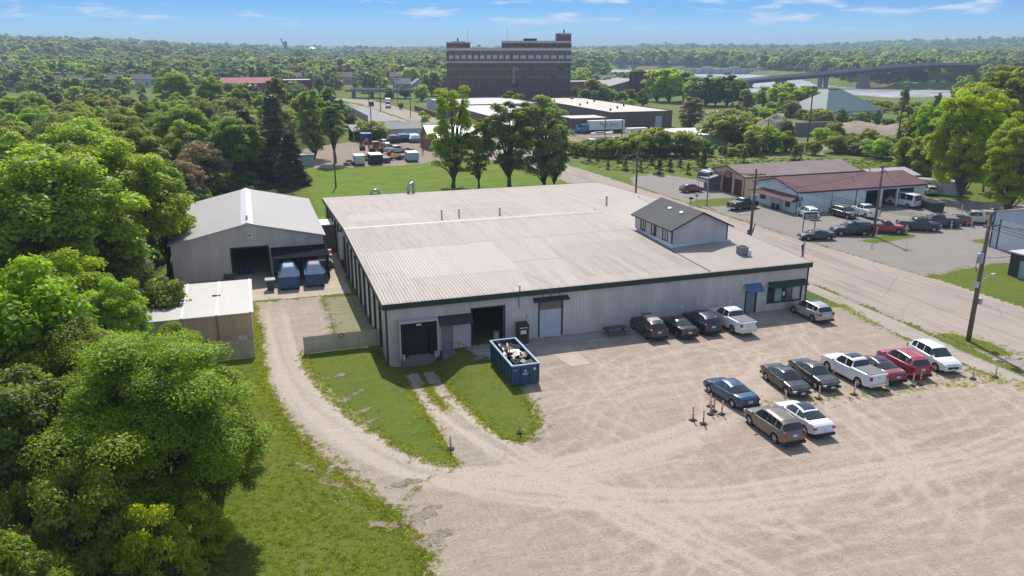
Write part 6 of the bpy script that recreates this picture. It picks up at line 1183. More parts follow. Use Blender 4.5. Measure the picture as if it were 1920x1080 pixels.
t = thing('garden_shed', 'pale green shed between the two shade trees', 'shed', (*G(578, 312), 0)); MB().box(-1.6, 1.4, 0, 3, 0, 2.6).build('wall', M('shed_mint', (.33, .40, .38)), t); MB().box(-1.8, 1.6, -.2, 3.2, 2.6, 2.75).build('roof', M('shed_top', (.5, .5, .5)), t)
t = thing('white_boat', 'long white boat on a trailer in the factory yard', 'boat', (*G(1127, 258), 0)); MB().prismy([(-3.2, .9), (3.0, .9), (3.6, 1.6), (-3.2, 1.5)], -1, 1).build('hull', WHITE, t); MB().box(-2, 1, -.8, .8, 1.5, 1.8).build('cover', M('slate_top', (.2, .25, .3)), t)
t = thing('camper_trailer', 'white camper with dark windows in the factory yard', 'camper', (*G(1178, 259), 0)); MB().box(0, 6.5, 0, 2.4, .6, 2.9).build('body', WHITE, t); [MB().box(x, x+1, -.03, 0, 1.5, 2.2).build('window', CGL, t) for x in (.9, 3.2, 4.8)]
# houses in the town
HW = [M('house_white', (.55, .55, .55)), M('house_cream', (.5, .46, .38)), M('house_blue', (.28, .34, .42)), M('house_tan', (.36, .28, .22)), M('house_grey', (.3, .3, .32))]
HR = [shingle('roof_grey', (.26, .25, .26)), shingle('roof_brown', (.2, .15, .13)), shingle('roof_pale', (.5, .48, .47)), shingle('roof_slate', (.17, .18, .21))]
hp = [(60, 140, 13, 0), (88, 146, 9, 1), (180, 140, 14, 2), (255, 128, 9, 0), (292, 138, 17, 0), (270, 148, 9, 0), (320, 150, 11, 0), (15, 137, 12, 0), (560, 140, 12, 1), (555, 147, 9, 4), (690, 138, 11, 1), (745, 140, 10, 1), (752, 143, 9, 1), (645, 140, 8, 1), (450, 142, 9, 4), (100, 142, 10, 3), (30, 150, 9, 2), (620, 143, 8, 0), (810, 143, 9, 0), (940, 205, 1, 0), (788, 175, 9, 2), (757, 174, 10, 4), (4, 128, 9, 1), (137, 133, 9, 4), (85, 145, 16, 0), (185, 146, 20, 1), (40, 143, 22, 2), (285, 143, 22, 3), (312, 146, 12, 0), (215, 141, 10, 0), (345, 144, 12, 4), (120, 139, 12, 1), (500, 134, 12, 0), (470, 140, 14, 1), (590, 136, 10, 0), (660, 133, 10, 1), (715, 135, 12, 3), (1140, 133, 14, 4)]
def HPOS(px, py):
    if py > 160: return G(px, py)
    u, v = G(px, py, 4.5); d = math.hypot(u, v); k = min(1, 640/d); return (u*k, v*k)
for i, (px, py, w_, c) in enumerate(hp):
    if w_ < 5: continue
    u, v = HPOS(px, py); g0 = float(hz(u, v))
    hl = '%s gabled town house with %s roof %s' % (['white', 'cream', 'pale blue', 'tan', 'grey'][c % 5], ['grey', 'brown', 'pale', 'slate'][(i*3) % 4], 'at the far left edge of town' if px < 150 else ('in the town left of the red stores' if px < 430 else 'between the red stores and the brick mill'))
    t = simple('house', hl, 'house', u-w_/2, u+w_/2, v, v+9, 5.5 if w_ < 12 else 4, HW[c % 5], HR[(i*3) % 4], roof='gable', rz_=8.6 if w_ < 12 else 6.4, group='town houses among the trees', wins=[(w_*.15, w_*.15+1.2, 1.2, 2.8), (w_*.6, w_*.6+1.2, 1.2, 2.8)], ridge='x' if i % 2 else 'y')
simple('red_store', 'dark red block with pale flat roof behind the trees on the left', 'store', *( -2+24, 38, 470, 492), 9, M('store_red', (.16, .035, .05)), M('pale_flat', (.5, .48, .46)), .4, wins=[(5, 6.2, 5, 6.6), (9.5, 10.7, 5, 6.6)])
simple('red_store', 'long low crimson roofed building far behind the left trees', 'store', -12, 22, 520, 545, 6, M('store_red', (.16, .035, .05)), M('crimson_roof', (.30, .07, .09)), 0, 'gable', 9)
for px, py, w_ in ((480, 108, 60), (590, 104, 120), (545, 103, 40)): 
    u, v = G(px, py+3); t = simple('far_warehouse', 'long pale warehouse roof glinting near the horizon', 'warehouse', u, u+w_*1.6, v, v+60, 14, M('house_grey', (.3, .3, .32)), FW, group='pale warehouses near the horizon')
u, v = onv(586, 93, 2200)[0], 2200; o = MB().lathe([(34, 0), (34, 20), (0, 32)], (0, 0, 0), 'Z', 24).build('salt_dome', WHITE, loc=(u, v, 0)); tag(o, 'white cone roofed store on the horizon', 'silo')
t = thing('grain_tower', 'thin dark conveyor tower on the horizon', 'tower', (onv(536, 95, 2100)[0], 2100, 0)); MB().box(-4, 4, -4, 4, 0, 44).obox((-6, 0, 40), (3, 3, 22), (0, -.4, 0)).build('frame', BLACK, t)
# ================================================================ trees
def leafmat(name, c1, c2, trans=.28):
    if name in _mc: return _mc[name]
    n = NT(name); at = n.nd('ShaderNodeAttribute', attribute_name='tint').outputs['Fac']; oi = n.nd('ShaderNodeObjectInfo').outputs['Random']
    c = n.mix(at, c1, c2); h = n.nd('ShaderNodeHueSaturation'); n.l(c, h.inputs['Color']); n.l(n.rmp(oi, 0, 1, .479, .508), h.inputs['Hue']); n.l(n.rmp(n.math('FRACT', n.math('MULTIPLY', oi, 7.3)), 0, 1, .70, 1.34), h.inputs['Value'])
    n.l(n.rmp(n.math('FRACT', n.math('MULTIPLY', oi, 13.7)), 0, 1, .95, 1.14), h.inputs['Saturation'])
    m = n.fin(h.outputs[0], .5, 0, .28); tr = n.nd('ShaderNodeBsdfTranslucent'); mxs = n.nd('ShaderNodeMixShader'); mxs.inputs[0].default_value = trans
    br = n.mix(1., h.outputs[0], (1.9, 2.0, .8), 'MULTIPLY'); n.l(br, tr.inputs[0]); n.l(n.b.outputs[0], mxs.inputs[1]); n.l(tr.outputs[0], mxs.inputs[2]); n.l(mxs.outputs[0], n.o.inputs['Surface']); _mc[name] = m; return m
BARK = M('bark', (.085, .065, .05), .95, var=.35, scale=3); BARKG = M('bark_grey', (.13, .115, .10), .95, var=.3, scale=3)
LV = dict(maple=leafmat('maple_leaves', (.095, .165, .006), (.27, .36, .024), .5), dark=leafmat('dark_leaves', (.06, .115, .014), (.165, .225, .036), .45), olive=leafmat('olive_leaves', (.12, .145, .024), (.26, .285, .06), .48), yellow=leafmat('yellow_leaves', (.16, .225, .012), (.34, .42, .032), .5),
          willow=leafmat('willow_leaves', (.10, .14, .036), (.22, .265, .08), .48), pine=leafmat('pine_needles', (.04, .058, .025), (.115, .145, .065), .25), brown=leafmat('brown_twigs', (.15, .115, .065), (.33, .26, .145), .3), blue=leafmat('blue_leaves', (.065, .115, .04), (.155, .22, .085), .4),
          blade=leafmat('grass_blades', (.17, .205, .026), (.33, .34, .07), .5))
def crown_arrays(seed, R_, H_, base, nc, nl, leaf, shape='round', rcf=(.2, .34), up=.5, open_=0., jn=.34):
    """leaf-sized faces gathered in clumps that fill an uneven crown; returns vertices, quads, tint and clump centres"""
    r = np.random.default_rng(seed); cen = []; rad = []
    t = 0
    while len(cen) < nc and t < nc*40:
        t += 1
        d = r.normal(size=3); d /= np.linalg.norm(d); q = r.uniform(.35, 1)**.5
        if shape == 'cone':
            z = r.random()**1.35; rr = (1-z)*(.96)+.05; a = r.random()*6.283; p = np.array([math.cos(a)*rr*q*R_*.85, math.sin(a)*rr*q*R_*.85, base+z*H_])
        else:
            if d[2] < (-.93 if shape == "tall" else -.55 if base > .7 else -.93): continue
            bul = 1+.22*math.sin(3*math.atan2(d[1], d[0])+seed)+.14*math.sin(5*math.atan2(d[1], d[0])+2.1*seed)
            wz = 1 if shape == 'round' else (1-.35*max(0, d[2]*q) if shape == 'oval' else 1)
            p = np.array([d[0]*q*R_*.82*bul*wz, d[1]*q*R_*.82*bul*wz, base+H_*.5+d[2]*q*H_*.46])
            if shape == 'spread': p[2] = base+H_*.5+d[2]*q*H_*.42+.18*H_*(np.hypot(p[0], p[1])/R_)**2*-1+.1*H_
        if open_ and any(np.linalg.norm(p-c) < open_*R_ for c in cen): continue
        cen.append(p); rad.append(R_*r.uniform(*rcf))
    cen = np.array(cen); rad = np.array(rad); K = len(cen)
    ci = r.integers(0, K, nc*nl) if False else np.repeat(np.arange(K), nl)
    N = len(ci); d = r.normal(size=(N, 3)); d /= np.linalg.norm(d, axis=1)[:, None]; d[:, 2] = np.where(d[:, 2] < -.35, -d[:, 2], d[:, 2])
    q = r.uniform(.25, 1, N)**.45*(1+r.normal(0, .10, N)); sc_ = np.array([1, 1, .72 if shape != 'cone' else .45])
    if shape == 'willow': sc_ = np.array([.8, .8, 1.35])
    P = cen[ci]+d*(rad[ci]*q)[:, None]*sc_
    if shape == 'cone': P[:, 2] -= np.hypot(P[:, 0], P[:, 1])*.22
    nrm = d*.55+np.array([0, 0, up])+r.normal(0, jn, (N, 3)); nrm /= np.linalg.norm(nrm, axis=1)[:, None]
    a = r.normal(size=(N, 3)); a -= nrm*(a*nrm).sum(1)[:, None]; a /= np.linalg.norm(a, axis=1)[:, None]; b = np.cross(nrm, a)
    s = (leaf*r.uniform(.6, 1.35, N))[:, None]
    bend = nrm*s*.18
    V = np.stack([P-a*s*.62, P-b*s*.36-bend*0, P+a*s*.62-bend, P+b*s*.36], 1).reshape(-1, 3)
    Fq = np.arange(N*4).reshape(-1, 4); ct = r.random(K)*.5; tn = np.clip(ct[ci]+r.random(N)*.55+.12*(d[:, 2]), 0, 1)
    return V, Fq, np.repeat(tn, 4), cen, rad
def limb_mesh(cen, rad, H0, base, tr, seed, n=14, lean=0, multi=1):
    r = random.Random(seed); mb = MB(); order = sorted(range(len(cen)), key=lambda i: -cen[i][2]); pick = [order[int(k*len(order)/n)] for k in range(min(n, len(order)))]
    for m in range(multi):
        ox = 0 if multi == 1 else math.cos(m*2.1)*tr*1.6; oy = 0 if multi == 1 else math.sin(m*2.1)*tr*1.6; top = base+(H0-base)*.55
        tpts = [(ox*.4, oy*.4, -.3), (ox*.6, oy*.6, .25), (ox+r.uniform(-.1, .1), oy, base*.5), (ox*1.8+r.uniform(-.3, .3), oy*1.8+r.uniform(-.3, .3), base), (ox*2.6+r.uniform(-.6, .6), oy*2.6+r.uniform(-.6, .6), top)]
        mb.tube(tpts, [tr*1.5, tr*1.12, tr, tr*.82, tr*.35], 10)
        for i in pick[m::multi]:
            c = cen[i]; z0 = r.uniform(.65, 1.15)*base+.0; f = min(1, z0/top); s = Vector((tpts[3][0]*min(1, z0/base), tpts[3][1]*min(1, z0/base), min(z0, top))); e = Vector(c); mid = s.lerp(e, .45)+Vector((r.uniform(-.5, .5), r.uniform(-.5, .5), (e.z-s.z)*.16)); m3 = s.lerp(e, .75)+Vector((r.uniform(-.4, .4), r.uniform(-.4, .4), (e.z-s.z)*.1))
            w_ = tr*r.uniform(.35, .55); mb.tube([s, mid, m3, e], [w_, w_*.62, w_*.38, w_*.15], 6)
            for q in range(3):
                j = min(range(len(cen)), key=lambda k: np.linalg.norm(cen[k]-cen[i])+r.random()*2+(9 if k == i else 0)); mb.tube([mid, mid.lerp(Vector(cen[j]), .5)+Vector((0, 0, .2)), Vector(cen[j])], [w_*.4, w_*.25, w_*.08], 4)
    return mb
TM = {}
def species(key, mat, seed, R_, H, base, nc, nl, leaf, shape='round', rcf=(.2, .34), up=.5, tr=.3, bark=None, n=14, multi=1, open_=0., name='leafy_tree'):
    V, Fq, tn, cen, rad = crown_arrays(seed, R_, H-base, base, nc, nl, leaf, shape, rcf, up, open_)
    cr = npmesh('crown', V, Fq, mat, attr={'tint': tn}); tk = limb_mesh(cen, rad, H, base, tr, seed, n, multi=multi).build('trunk', bark or BARK, smooth=True)
    TM[key] = (cr.data, tk.data, H, name); bpy.data.objects.remove(cr); bpy.data.objects.remove(tk)
def tree(key, u, v, label, cat='tree', h=None, wide=1., group=None, rz=None, mat=None, z=None):
    crm, tkm, H, nm = TM[key]; s = (h or H)/H; g0 = float(hz(u, v)) if z is None else z
    t = thing(nm, label, cat, (u, v, g0-.05), random.uniform(0, 6.28) if rz is None else rz, group); t.scale = (s*wide, s*wide, s)
    for n_, me in (('trunk', tkm), ('crown', crm)):
        o = bpy.data.objects.new(n_, me); C.objects.link(o); o.parent = t
        if mat and n_ == 'crown': o.material_slots[0].link = 'OBJECT'; o.material_slots[0].material = mat
    return t
# near, detailed
species('fore', LV['maple'], 11, 5.2, 14.5, 1.0, 190, 1000, .125, 'round', (.16, .27), .5, .34, n=20)
species('fore2', LV['maple'], 23, 4.6, 12.5, 1.2, 130, 850, .135, 'oval', (.17, .30), .5, .3)
species('maple_a', LV['maple'], 31, 5.2, 15, 1.8, 95, 420, .27, 'round', (.18, .30), .55, .34)
species('maple_b', LV['maple'], 47, 4.4, 14, 1.6, 80, 420, .27, 'oval', (.2, .33), .55, .3)
species('dark_a', LV['dark'], 53, 4.8, 15, 1.8, 85, 400, .27, 'round', (.2, .32), .5, .32)
species('olive_a', LV['olive'], 61, 4.4, 11, 1.2, 70, 340, .25, 'spread', (.18, .32), .5, .26)
species('willow_a', LV['willow'], 71, 4.8, 11, .8, 85, 400, .22, 'willow', (.16, .28), .25, .3)
species('pine_a', LV['pine'], 83, 4.4, 17, .8, 210, 150, .36, 'cone', (.17, .30), .15, .3, name='pine_tree', n=10)
species('bare_a', LV['brown'], 91, 3.8, 9, .8, 60, 220, .22, 'spread', (.2, .34), .2, .18, n=30, multi=3, name='budding_tree')
species('poplar_a', LV['willow'], 97, 3.6, 19, 4, 70, 170, .40, 'oval', (.2, .34), .4, .36)
species('tall_open', LV['maple'], 101, 6.6, 22, 1.6, 120, 330, .26, 'tall', (.12, .22), .4, .46, BARK, n=30, open_=.12, name='tall_tree')
species('tall_open2', LV['olive'], 109, 5.4, 21, 2.2, 100, 330, .26, 'tall', (.13, .24), .4, .38, BARK, n=24, open_=.12, name='tall_tree')
species('tall_full', LV['willow'], 113, 6.6, 20, .4, 130, 300, .30, 'tall', (.15, .26), .4, .4, n=20, name='tall_tree')
species('cottonwood', LV['maple'], 127, 8.5, 24, .6, 190, 300, .34, 'round', (.13, .22), .5, .6, BARKG, n=24, name='cottonwood')
species('bush_a', LV['olive'], 131, 2.0, 3.0, .1, 34, 110, .24, 'round', (.25, .42), .5, .07, n=8, multi=3, name='bush')
species('bush_b', LV['maple'], 137, 2.4, 3.6, .1, 38, 110, .26, 'round', (.25, .4), .5, .08, n=8, multi=3, name='bush')
species('sapling', LV['dark'], 139, 1.3, 5, .4, 34, 90, .22, 'cone', (.3, .45), .3, .09, n=8, name='young_tree')
# mid distance
species('mid_a', LV['dark'], 151, 5.2, 14, .2, 64, 110, .60, 'round', (.2, .33), .5, .34)
species('mid_b', LV['maple'], 157, 5.2, 13, .2, 64, 110, .60, 'oval', (.2, .34), .5, .34)
species('mid_c', LV['olive'], 163, 5.0, 12, .2, 64, 110, .58, 'round', (.2, .34), .5, .34)
species('mid_y', LV['yellow'], 167, 5.0, 13, .2, 64, 110, .60, 'round', (.2, .32), .5, .34)

random.seed(21)
gN = 'trees of the near wood on the left'
LAB = {'maple': 'bright green leafy tree in the dense wood left of the barn', 'dark': 'dark green leafy tree in the dense wood left of the barn', 'olive': 'olive green tree in the dense wood left of the barn', 'willow': 'soft grey green tree in the dense wood left of the barn', 'yellow': 'yellow green tree in the dense wood left of the barn'}
def T(px, py, zc, key, label, h=None, wide=1., cat='tree', group=None, mat=None, rz=None):
    u, v = G(px, py, zc); return tree(key, u, v, label, cat, h, wide, group, rz, mat)
placed = []
def near_ok(u, v, d): return all((u-a)**2+(v-b)**2 > (d if c is None else c)**2 for a, b, c in placed)
def TT(px, py, zc, key, label, **k):
    t = T(px, py, zc, key, label, **k); placed.append((t.location.x, t.location.y, None)); return t
TT(288, 805, 7.0, 'fore', 'largest bright green leafy tree, nearest the camera beside the lawn', h=12.6, wide=1.28)
TT(150, 720, 8, 'fore2', 'leafy green tree just behind the largest tree in the left foreground', h=12)
TT(330, 690, 4.2, 'fore2', 'green tree in front of the tan shed, touching its roof', h=7.6, wide=.95)
TT(405, 895, 3.2, 'fore2', 'dark lower tree under the right side of the largest tree', h=7.2, wide=.85, mat=LV['dark']); TT(215, 900, 4, 'fore2', 'shaded leafy tree below the largest tree', h=8.5, wide=.9, mat=LV['dark']); TT(370, 1010, 2.4, 'bare_a', 'low sprawling yellow green bush at the lawn corner in the foreground', h=4.5, wide=.9, mat=LV['yellow'])
TT(55, 640, 10, 'maple_b', 'tall green tree at the left edge halfway down', h=15)
TT(30, 850, 7, 'dark_a', 'shaded dark tree at the left edge below the middle', h=12, wide=.9)
TT(155, 985, 5.0, 'olive_a', 'yellowish shrubby tree in the lower left corner', h=8.5, wide=.8, mat=LV['yellow'])
TT(40, 1030, 4.2, 'willow_a', 'grey green shrubby tree in the very lower left corner', h=7, wide=.75, mat=LV['olive'])
TT(285, 1040, 4.0, 'bare_a', 'low yellow green bush at the lower edge', h=6.5, wide=.7, mat=LV['yellow'])
TT(222, 600, 5.5, 'maple_a', 'bright green tree directly left of the white roofed shed', h=9, wide=.85)
TT(195, 490, 6.5, 'willow_a', 'soft grey green rounded tree left of the barn front', h=11, wide=1.1)
TT(300, 560, 3.0, 'bush_a', 'pale green shrub at the back corner of the white roofed shed', h=5, wide=.8)
TT(225, 365, 11, 'maple_a', 'tall bright green tree above the barn roof on the left', h=17, wide=1.1)
TT(300, 375, 9, 'maple_b', 'bright green tree touching the left eaves of the barn', h=14, wide=.9)
TT(80, 400, 12, 'maple_a', 'large domed green tree at the left edge above the middle', h=18, wide=1.2)
TT(150, 290, 12, 'maple_a', 'broad bright green tree high on the left side of the wood', h=17, wide=1.2)
TT(262, 440, 4.5, 'olive_a', 'olive brown small tree between the wood and the barn wall', h=7.5, wide=.7)
TT(377, 308, 5.5, 'bare_a', 'brown budding thicket behind the barn roof', h=9.5, wide=1.25)
TT(345, 340, 4, 'bare_a', 'lower brown budding thicket at the back left of the barn', h=7.5, wide=1.2)
TT(410, 275, 6, 'olive_a', 'olive green tree behind the brown thicket', h=9, wide=1.0)
TT(462, 272, 7.0, 'pine_a', 'dark pine behind the barn, left one', h=14, wide=1.35); TT(515, 262, 8.0, 'pine_a', 'tall dark pine behind the barn, middle one', h=17, wide=1.3); TT(545, 300, 5, 'pine_a', 'short dark pine behind the barn, right one', h=10.5, wide=1.5)
TT(490, 300, 4, 'pine_a', 'low dark pine filling the gap between the two tall pines', h=9, wide=1.3)
TT(585, 232, 8.5, 'tall_full', 'leaning shade tree beside the pale green garden shed', h=17, wide=.8, mat=LV['willow']); TT(625, 250, 7, 'poplar_a', 'rounded grey green shade tree left of the far yard', h=15, wide=1.25)
TT(520, 205, 8, 'poplar_a', 'tall grey green tree behind the pines', h=19, wide=1.1, mat=LV['dark']); TT(450, 205, 8, 'maple_b', 'bright green tree behind the left pine', h=16); TT(330, 178, 9, 'maple_a', 'bright yellow green tree crown high in the far part of the wood', h=18, wide=1.2, mat=LV['yellow'])
TT(395, 185, 9, 'maple_a', 'lime green tree crown left of the far red store', h=17, mat=LV['yellow']); TT(600, 168, 6, 'poplar_a', 'wispy pale tree before the far red store', h=13, wide=1.5); TT(560, 190, 6, 'willow_a', 'dull grey green tree left of the wispy pale tree', h=12, wide=1.2); TT(700, 245, 3, 'bush_b', 'yellow green bush at the end of the parking lot wall', h=6, wide=1.3, mat=LV['yellow'])
# the rest of the wood
polyW = [(-70, 22), (-9, 22), (-9, 40), (-14, 60), (-14.5, 85), (-14.5, 118), (-13, 138), (-6, 150), (0, 160), (2, 200), (10, 235), (22, 262), (16, 300), (-90, 300)]
cnt = 0
for k in range(6000):
    if cnt >= 150: break
    v = 22+278*random.random()**.8; u = random.uniform(-95, 22)
    if u < -.275*v-9 or sdf(polyW, np.array([u]), np.array([v]))[0] > 0: continue
    if not near_ok(u, v, 5.6 if v < 150 else 7.2): continue
    placed.append((u, v, None)); cnt += 1
    key, kind = random.choices([('maple_a', 'maple'), ('maple_b', 'maple'), ('dark_a', 'dark'), ('olive_a', 'olive'), ('willow_a', 'willow'), ('maple_b', 'yellow')], [24, 22, 18, 14, 10, 12])[0]
    h = random.uniform(9, 12.5) if v > 190 else (random.uniform(11, 16) if v > 70 else random.uniform(8.5, 12.5))
    zn = 'in the near left foreground wood' if v < 55 else ('in the wood beside the white roofed shed and barn' if v < 115 else ('in the wood behind the barn' if v < 190 else 'at the far end of the left wood'))
    tree(key, u, v, LAB[kind].replace('in the dense wood left of the barn', zn), h=h, wide=random.uniform(.95, 1.25), group='%s trees %s' % (kind, zn), mat=LV['yellow'] if kind == 'yellow' else None)
# trees on the back lawn
for key, px, h, w_, lab, m_ in (('tall_open', 850, 20.5, .95, 'tall open branched tree on the back lawn, leftmost of the four', None), ('tall_open2', 898, 14, .9, 'smaller forked tree second from left on the back lawn', None), ('tall_open2', 955, 19.5, 1.15, 'tall slender tree third from left on the back lawn', None), ('tall_full', 1020, 18, 1.0, 'dense dark tree rightmost on the back lawn', None), ('tall_full', 1040, 13, .75, 'lower drooping tree at the right end of the back lawn', LV['dark'])):
    u, v = G(px, 352 if px < 1000 else 348); tree(key, u, v, lab, h=h, wide=w_, mat=m_)
# right-hand cottonwoods and bank
for px, py, zc, key, h, w_, lab in ((1745, 235, 9, 'cottonwood', 15, .8, 'tall cottonwood left of the right edge group'), (1815, 270, 10, 'cottonwood', 21, .9, 'large cottonwood above the white trailer box'), (1880, 205, 12, 'cottonwood', 23, 1.0, 'huge cottonwood at the right edge'), (1905, 300, 9, 'cottonwood', 17, .9, 'cottonwood with pale trunk behind the white shed'),
    (1740, 295, 5, 'mid_c', 10, .9, 'low leafy tree beside the container trailer'), (1850, 320, 4, 'dark_a', 9, .9, 'dark small tree under the cottonwoods'), (1780, 315, 4, 'dark_a', 8, .9, 'dark bushy tree behind the trailer box'), (1700, 290, 4, 'mid_c', 8, .9, 'olive bushy tree at the meadow end'), (1752, 240, 1, 'poplar_a', 13, .8, 'thin pale tree on the riverbank right of the green roofed house'), (1690, 226, 1, 'poplar_a', 14, .8, 'wispy riverbank tree just right of the parked cars'), (1822, 225, 8, 'mid_c', 18, 1., 'olive tree on the riverbank'), (1868, 205, 12, 'mid_c', 21, 1.1, 'broad olive tree above the riverbank at far right'), (1912, 195, 12, 'mid_a', 22, 1.2, 'broad dark tree high at the right edge'), (1780, 245, 7, 'cottonwood', 16, .85, 'pale cottonwood between the tall ones and the river'), (1850, 250, 9, 'cottonwood', 19, .9, 'full cottonwood in the middle of the right edge group'), (1725, 262, 5, 'mid_c', 12, .9, 'rounded olive tree at the left of the right edge group'),
    (1296, 212, 6, 'tall_full', 11.5, 1.3, 'round reddish brown tree behind the pale green shed')):
    u, v = G(px, py, zc); tree(key, u, v, lab, h=h, wide=w_, mat=LV['brown'] if 'reddish' in lab else None)
# shrubs round the meadow: rows given as picture lines, planted where those lines lie on the ground
gB = 'shrubs and small trees round the meadow'
BL_ = {'bush_a': 'olive green bush in the shrub belt behind the meadow', 'bush_b': 'fresh green bush in the shrub belt behind the meadow', 'mid_c': 'small olive tree in the shrub belt behind the meadow', 'sapling': 'small dark conical tree in or beside the meadow', 'mid_a': 'small dark tree in the shrub belt behind the meadow', 'mid_y': 'small lime green tree in the shrub belt behind the meadow'}
rows = [((1072, 292), (1190, 297), 9, 4.5), ((1190, 296), (1425, 291), 24, 4.6), ((1200, 280), (1345, 276), 10, 3.6), ((1352, 276), (1430, 272), 6, 6.5), ((1430, 282), (1530, 290), 8, 5.5), ((1565, 286), (1700, 300), 13, 4.6), ((1360, 262), (1430, 240), 8, 6), ((1540, 268), (1730, 272), 14, 4), ((1520, 236), (1700, 236), 13, 4.5), ((1700, 225), (1720, 262), 5, 6), ((1350, 222), (1520, 222), 10, 6), ((1075, 208), (1200, 208), 8, 5.5), ((1440, 205), (1570, 212), 9, 6), ((1700, 305), (1740, 330), 5, 5)]
cnt = 0
for (a, b, n_, h) in rows:
    for k in range(n_):
        s = (k+random.uniform(-.6, .6))/n_; u, v = G(a[0]+(b[0]-a[0])*s, a[1]+(b[1]-a[1])*s+random.choice([random.uniform(-5, 3), random.uniform(-2, 2)])); key = random.choices(['bush_a', 'bush_b', 'mid_c', 'mid_a', 'mid_y'], [4, 4, 3, 2, 1])[0]
        hh = h*random.choice([random.uniform(.45, .8), random.uniform(.8, 1.5)]); zn = 'behind the meadow' if v < 200 else 'near the gravel heaps'; zn = ('on the left ' if u < 105 else ('in the middle ' if u < 140 else 'on the right '))+zn; tree(key, u, v, BL_[key].replace('in the shrub belt behind the meadow', 'in the shrub belt '+zn), 'bush' if 'bush' in key else 'tree', hh, random.uniform(.9, 1.4)*(.8 if 'bush' not in key else 1), group='%s shrubs %s' % (key.replace('_', ' '), zn)); cnt += 1
for px, py, h in ((1105, 303, 3), (1118, 301, 3.4), (1160, 305, 4), (1172, 320, 3), (1200, 322, 3), (1235, 328, 3.5), (1255, 322, 3), (1290, 327, 2.6), (1318, 318, 5), (1396, 308, 4.2), (1310, 310, 2.5), (1490, 303, 4), (1500, 298, 2), (1140, 318, 2.2), (1222, 310, 2.5), (1275, 316, 2.6), (1080, 296, 3)):
    tree('sapling', *G(px, py), BL_['sapling'], 'tree', h, random.uniform(.9, 1.5), group=gB+' conical')
for k in range(60):
    px, py = random.uniform(1500, 1800), random.uniform(200, 226); key = random.choice(['bush_a', 'bush_b']); u, v = G(px, py)
    if 205 < u < 240 and 246 < v < 278: continue
    tree(key, u, v, {'bush_a': 'olive scrub bush on the open ground by the river', 'bush_b': 'green scrub bush on the open ground by the river'}[key], 'bush', random.uniform(2, 4.5), random.uniform(.9, 1.6), group='scrub by the river '+key.replace('_', ' ')[:4])
# tree line by the mill and along the river (bright group)
for i, (px, py, h, key) in enumerate([(1115, 200, 13, 'mid_c'), (1098, 205, 9, 'mid_c'), (1130, 205, 11, 'mid_a'), (1142, 200, 9, 'mid_y'), (1165, 205, 8, 'mid_c'), (1180, 202, 9, 'mid_y'), (1205, 200, 8, 'mid_a'), (1232, 190, 17, 'mid_y'), (1255, 192, 18, 'mid_y'), (1280, 190, 16, 'mid_b'), (1300, 196, 14, 'mid_b'), (1322, 200, 15, 'mid_a'), (1340, 198, 14, 'mid_b'), (1362, 200, 16, 'mid_a'), (1385, 198, 13, 'mid_b'), (1400, 205, 9, 'mid_c'), (1430, 202, 10, 'mid_b'), (1455, 205, 12, 'mid_y'), (1475, 203, 12, 'mid_b'), (1498, 203, 11, 'mid_y'), (1520, 205, 9, 'mid_a'), (1558, 212, 11, 'mid_b'), (1492, 212, 10, 'mid_b'), (1512, 211, 12, 'mid_y'), (1535, 213, 9, 'mid_c'), (1580, 214, 8, 'mid_a'), (1600, 213, 7, 'mid_c'), (1470, 211, 9, 'mid_y'), (1200, 160, 14, 'mid_b'), (1185, 160, 12, 'mid_c'), (1240, 165, 10, 'mid_c'), (1075, 165, 9, 'mid_b'), (1090, 158, 9, 'mid_b'), (1270, 165, 12, 'mid_a'), (870, 195, 9, 'mid_c'), (760, 185, 8, 'mid_c'), (790, 190, 9, 'mid_y'), (810, 180, 14, 'mid_c'), (730, 188, 7, 'mid_a'), (835, 205, 6, 'mid_c'), (752, 205, 3, 'mid_c'), (1060, 190, 9, 'mid_a'), (1045, 195, 9, 'mid_a'), (1080, 190, 8, 'mid_a')]):
    tree(key, *G(px, py), {'mid_y': 'lime green tree in the line between mill and river', 'mid_b': 'fresh green tree in the line between mill and river', 'mid_a': 'dark green tree in the line between mill and river', 'mid_c': 'olive green tree in the line between mill and river'}[key], 'tree', h, 1.15, group='%s trees between mill and river' % {'y': 'lime', 'b': 'green', 'a': 'dark', 'c': 'olive'}[key[-1]])

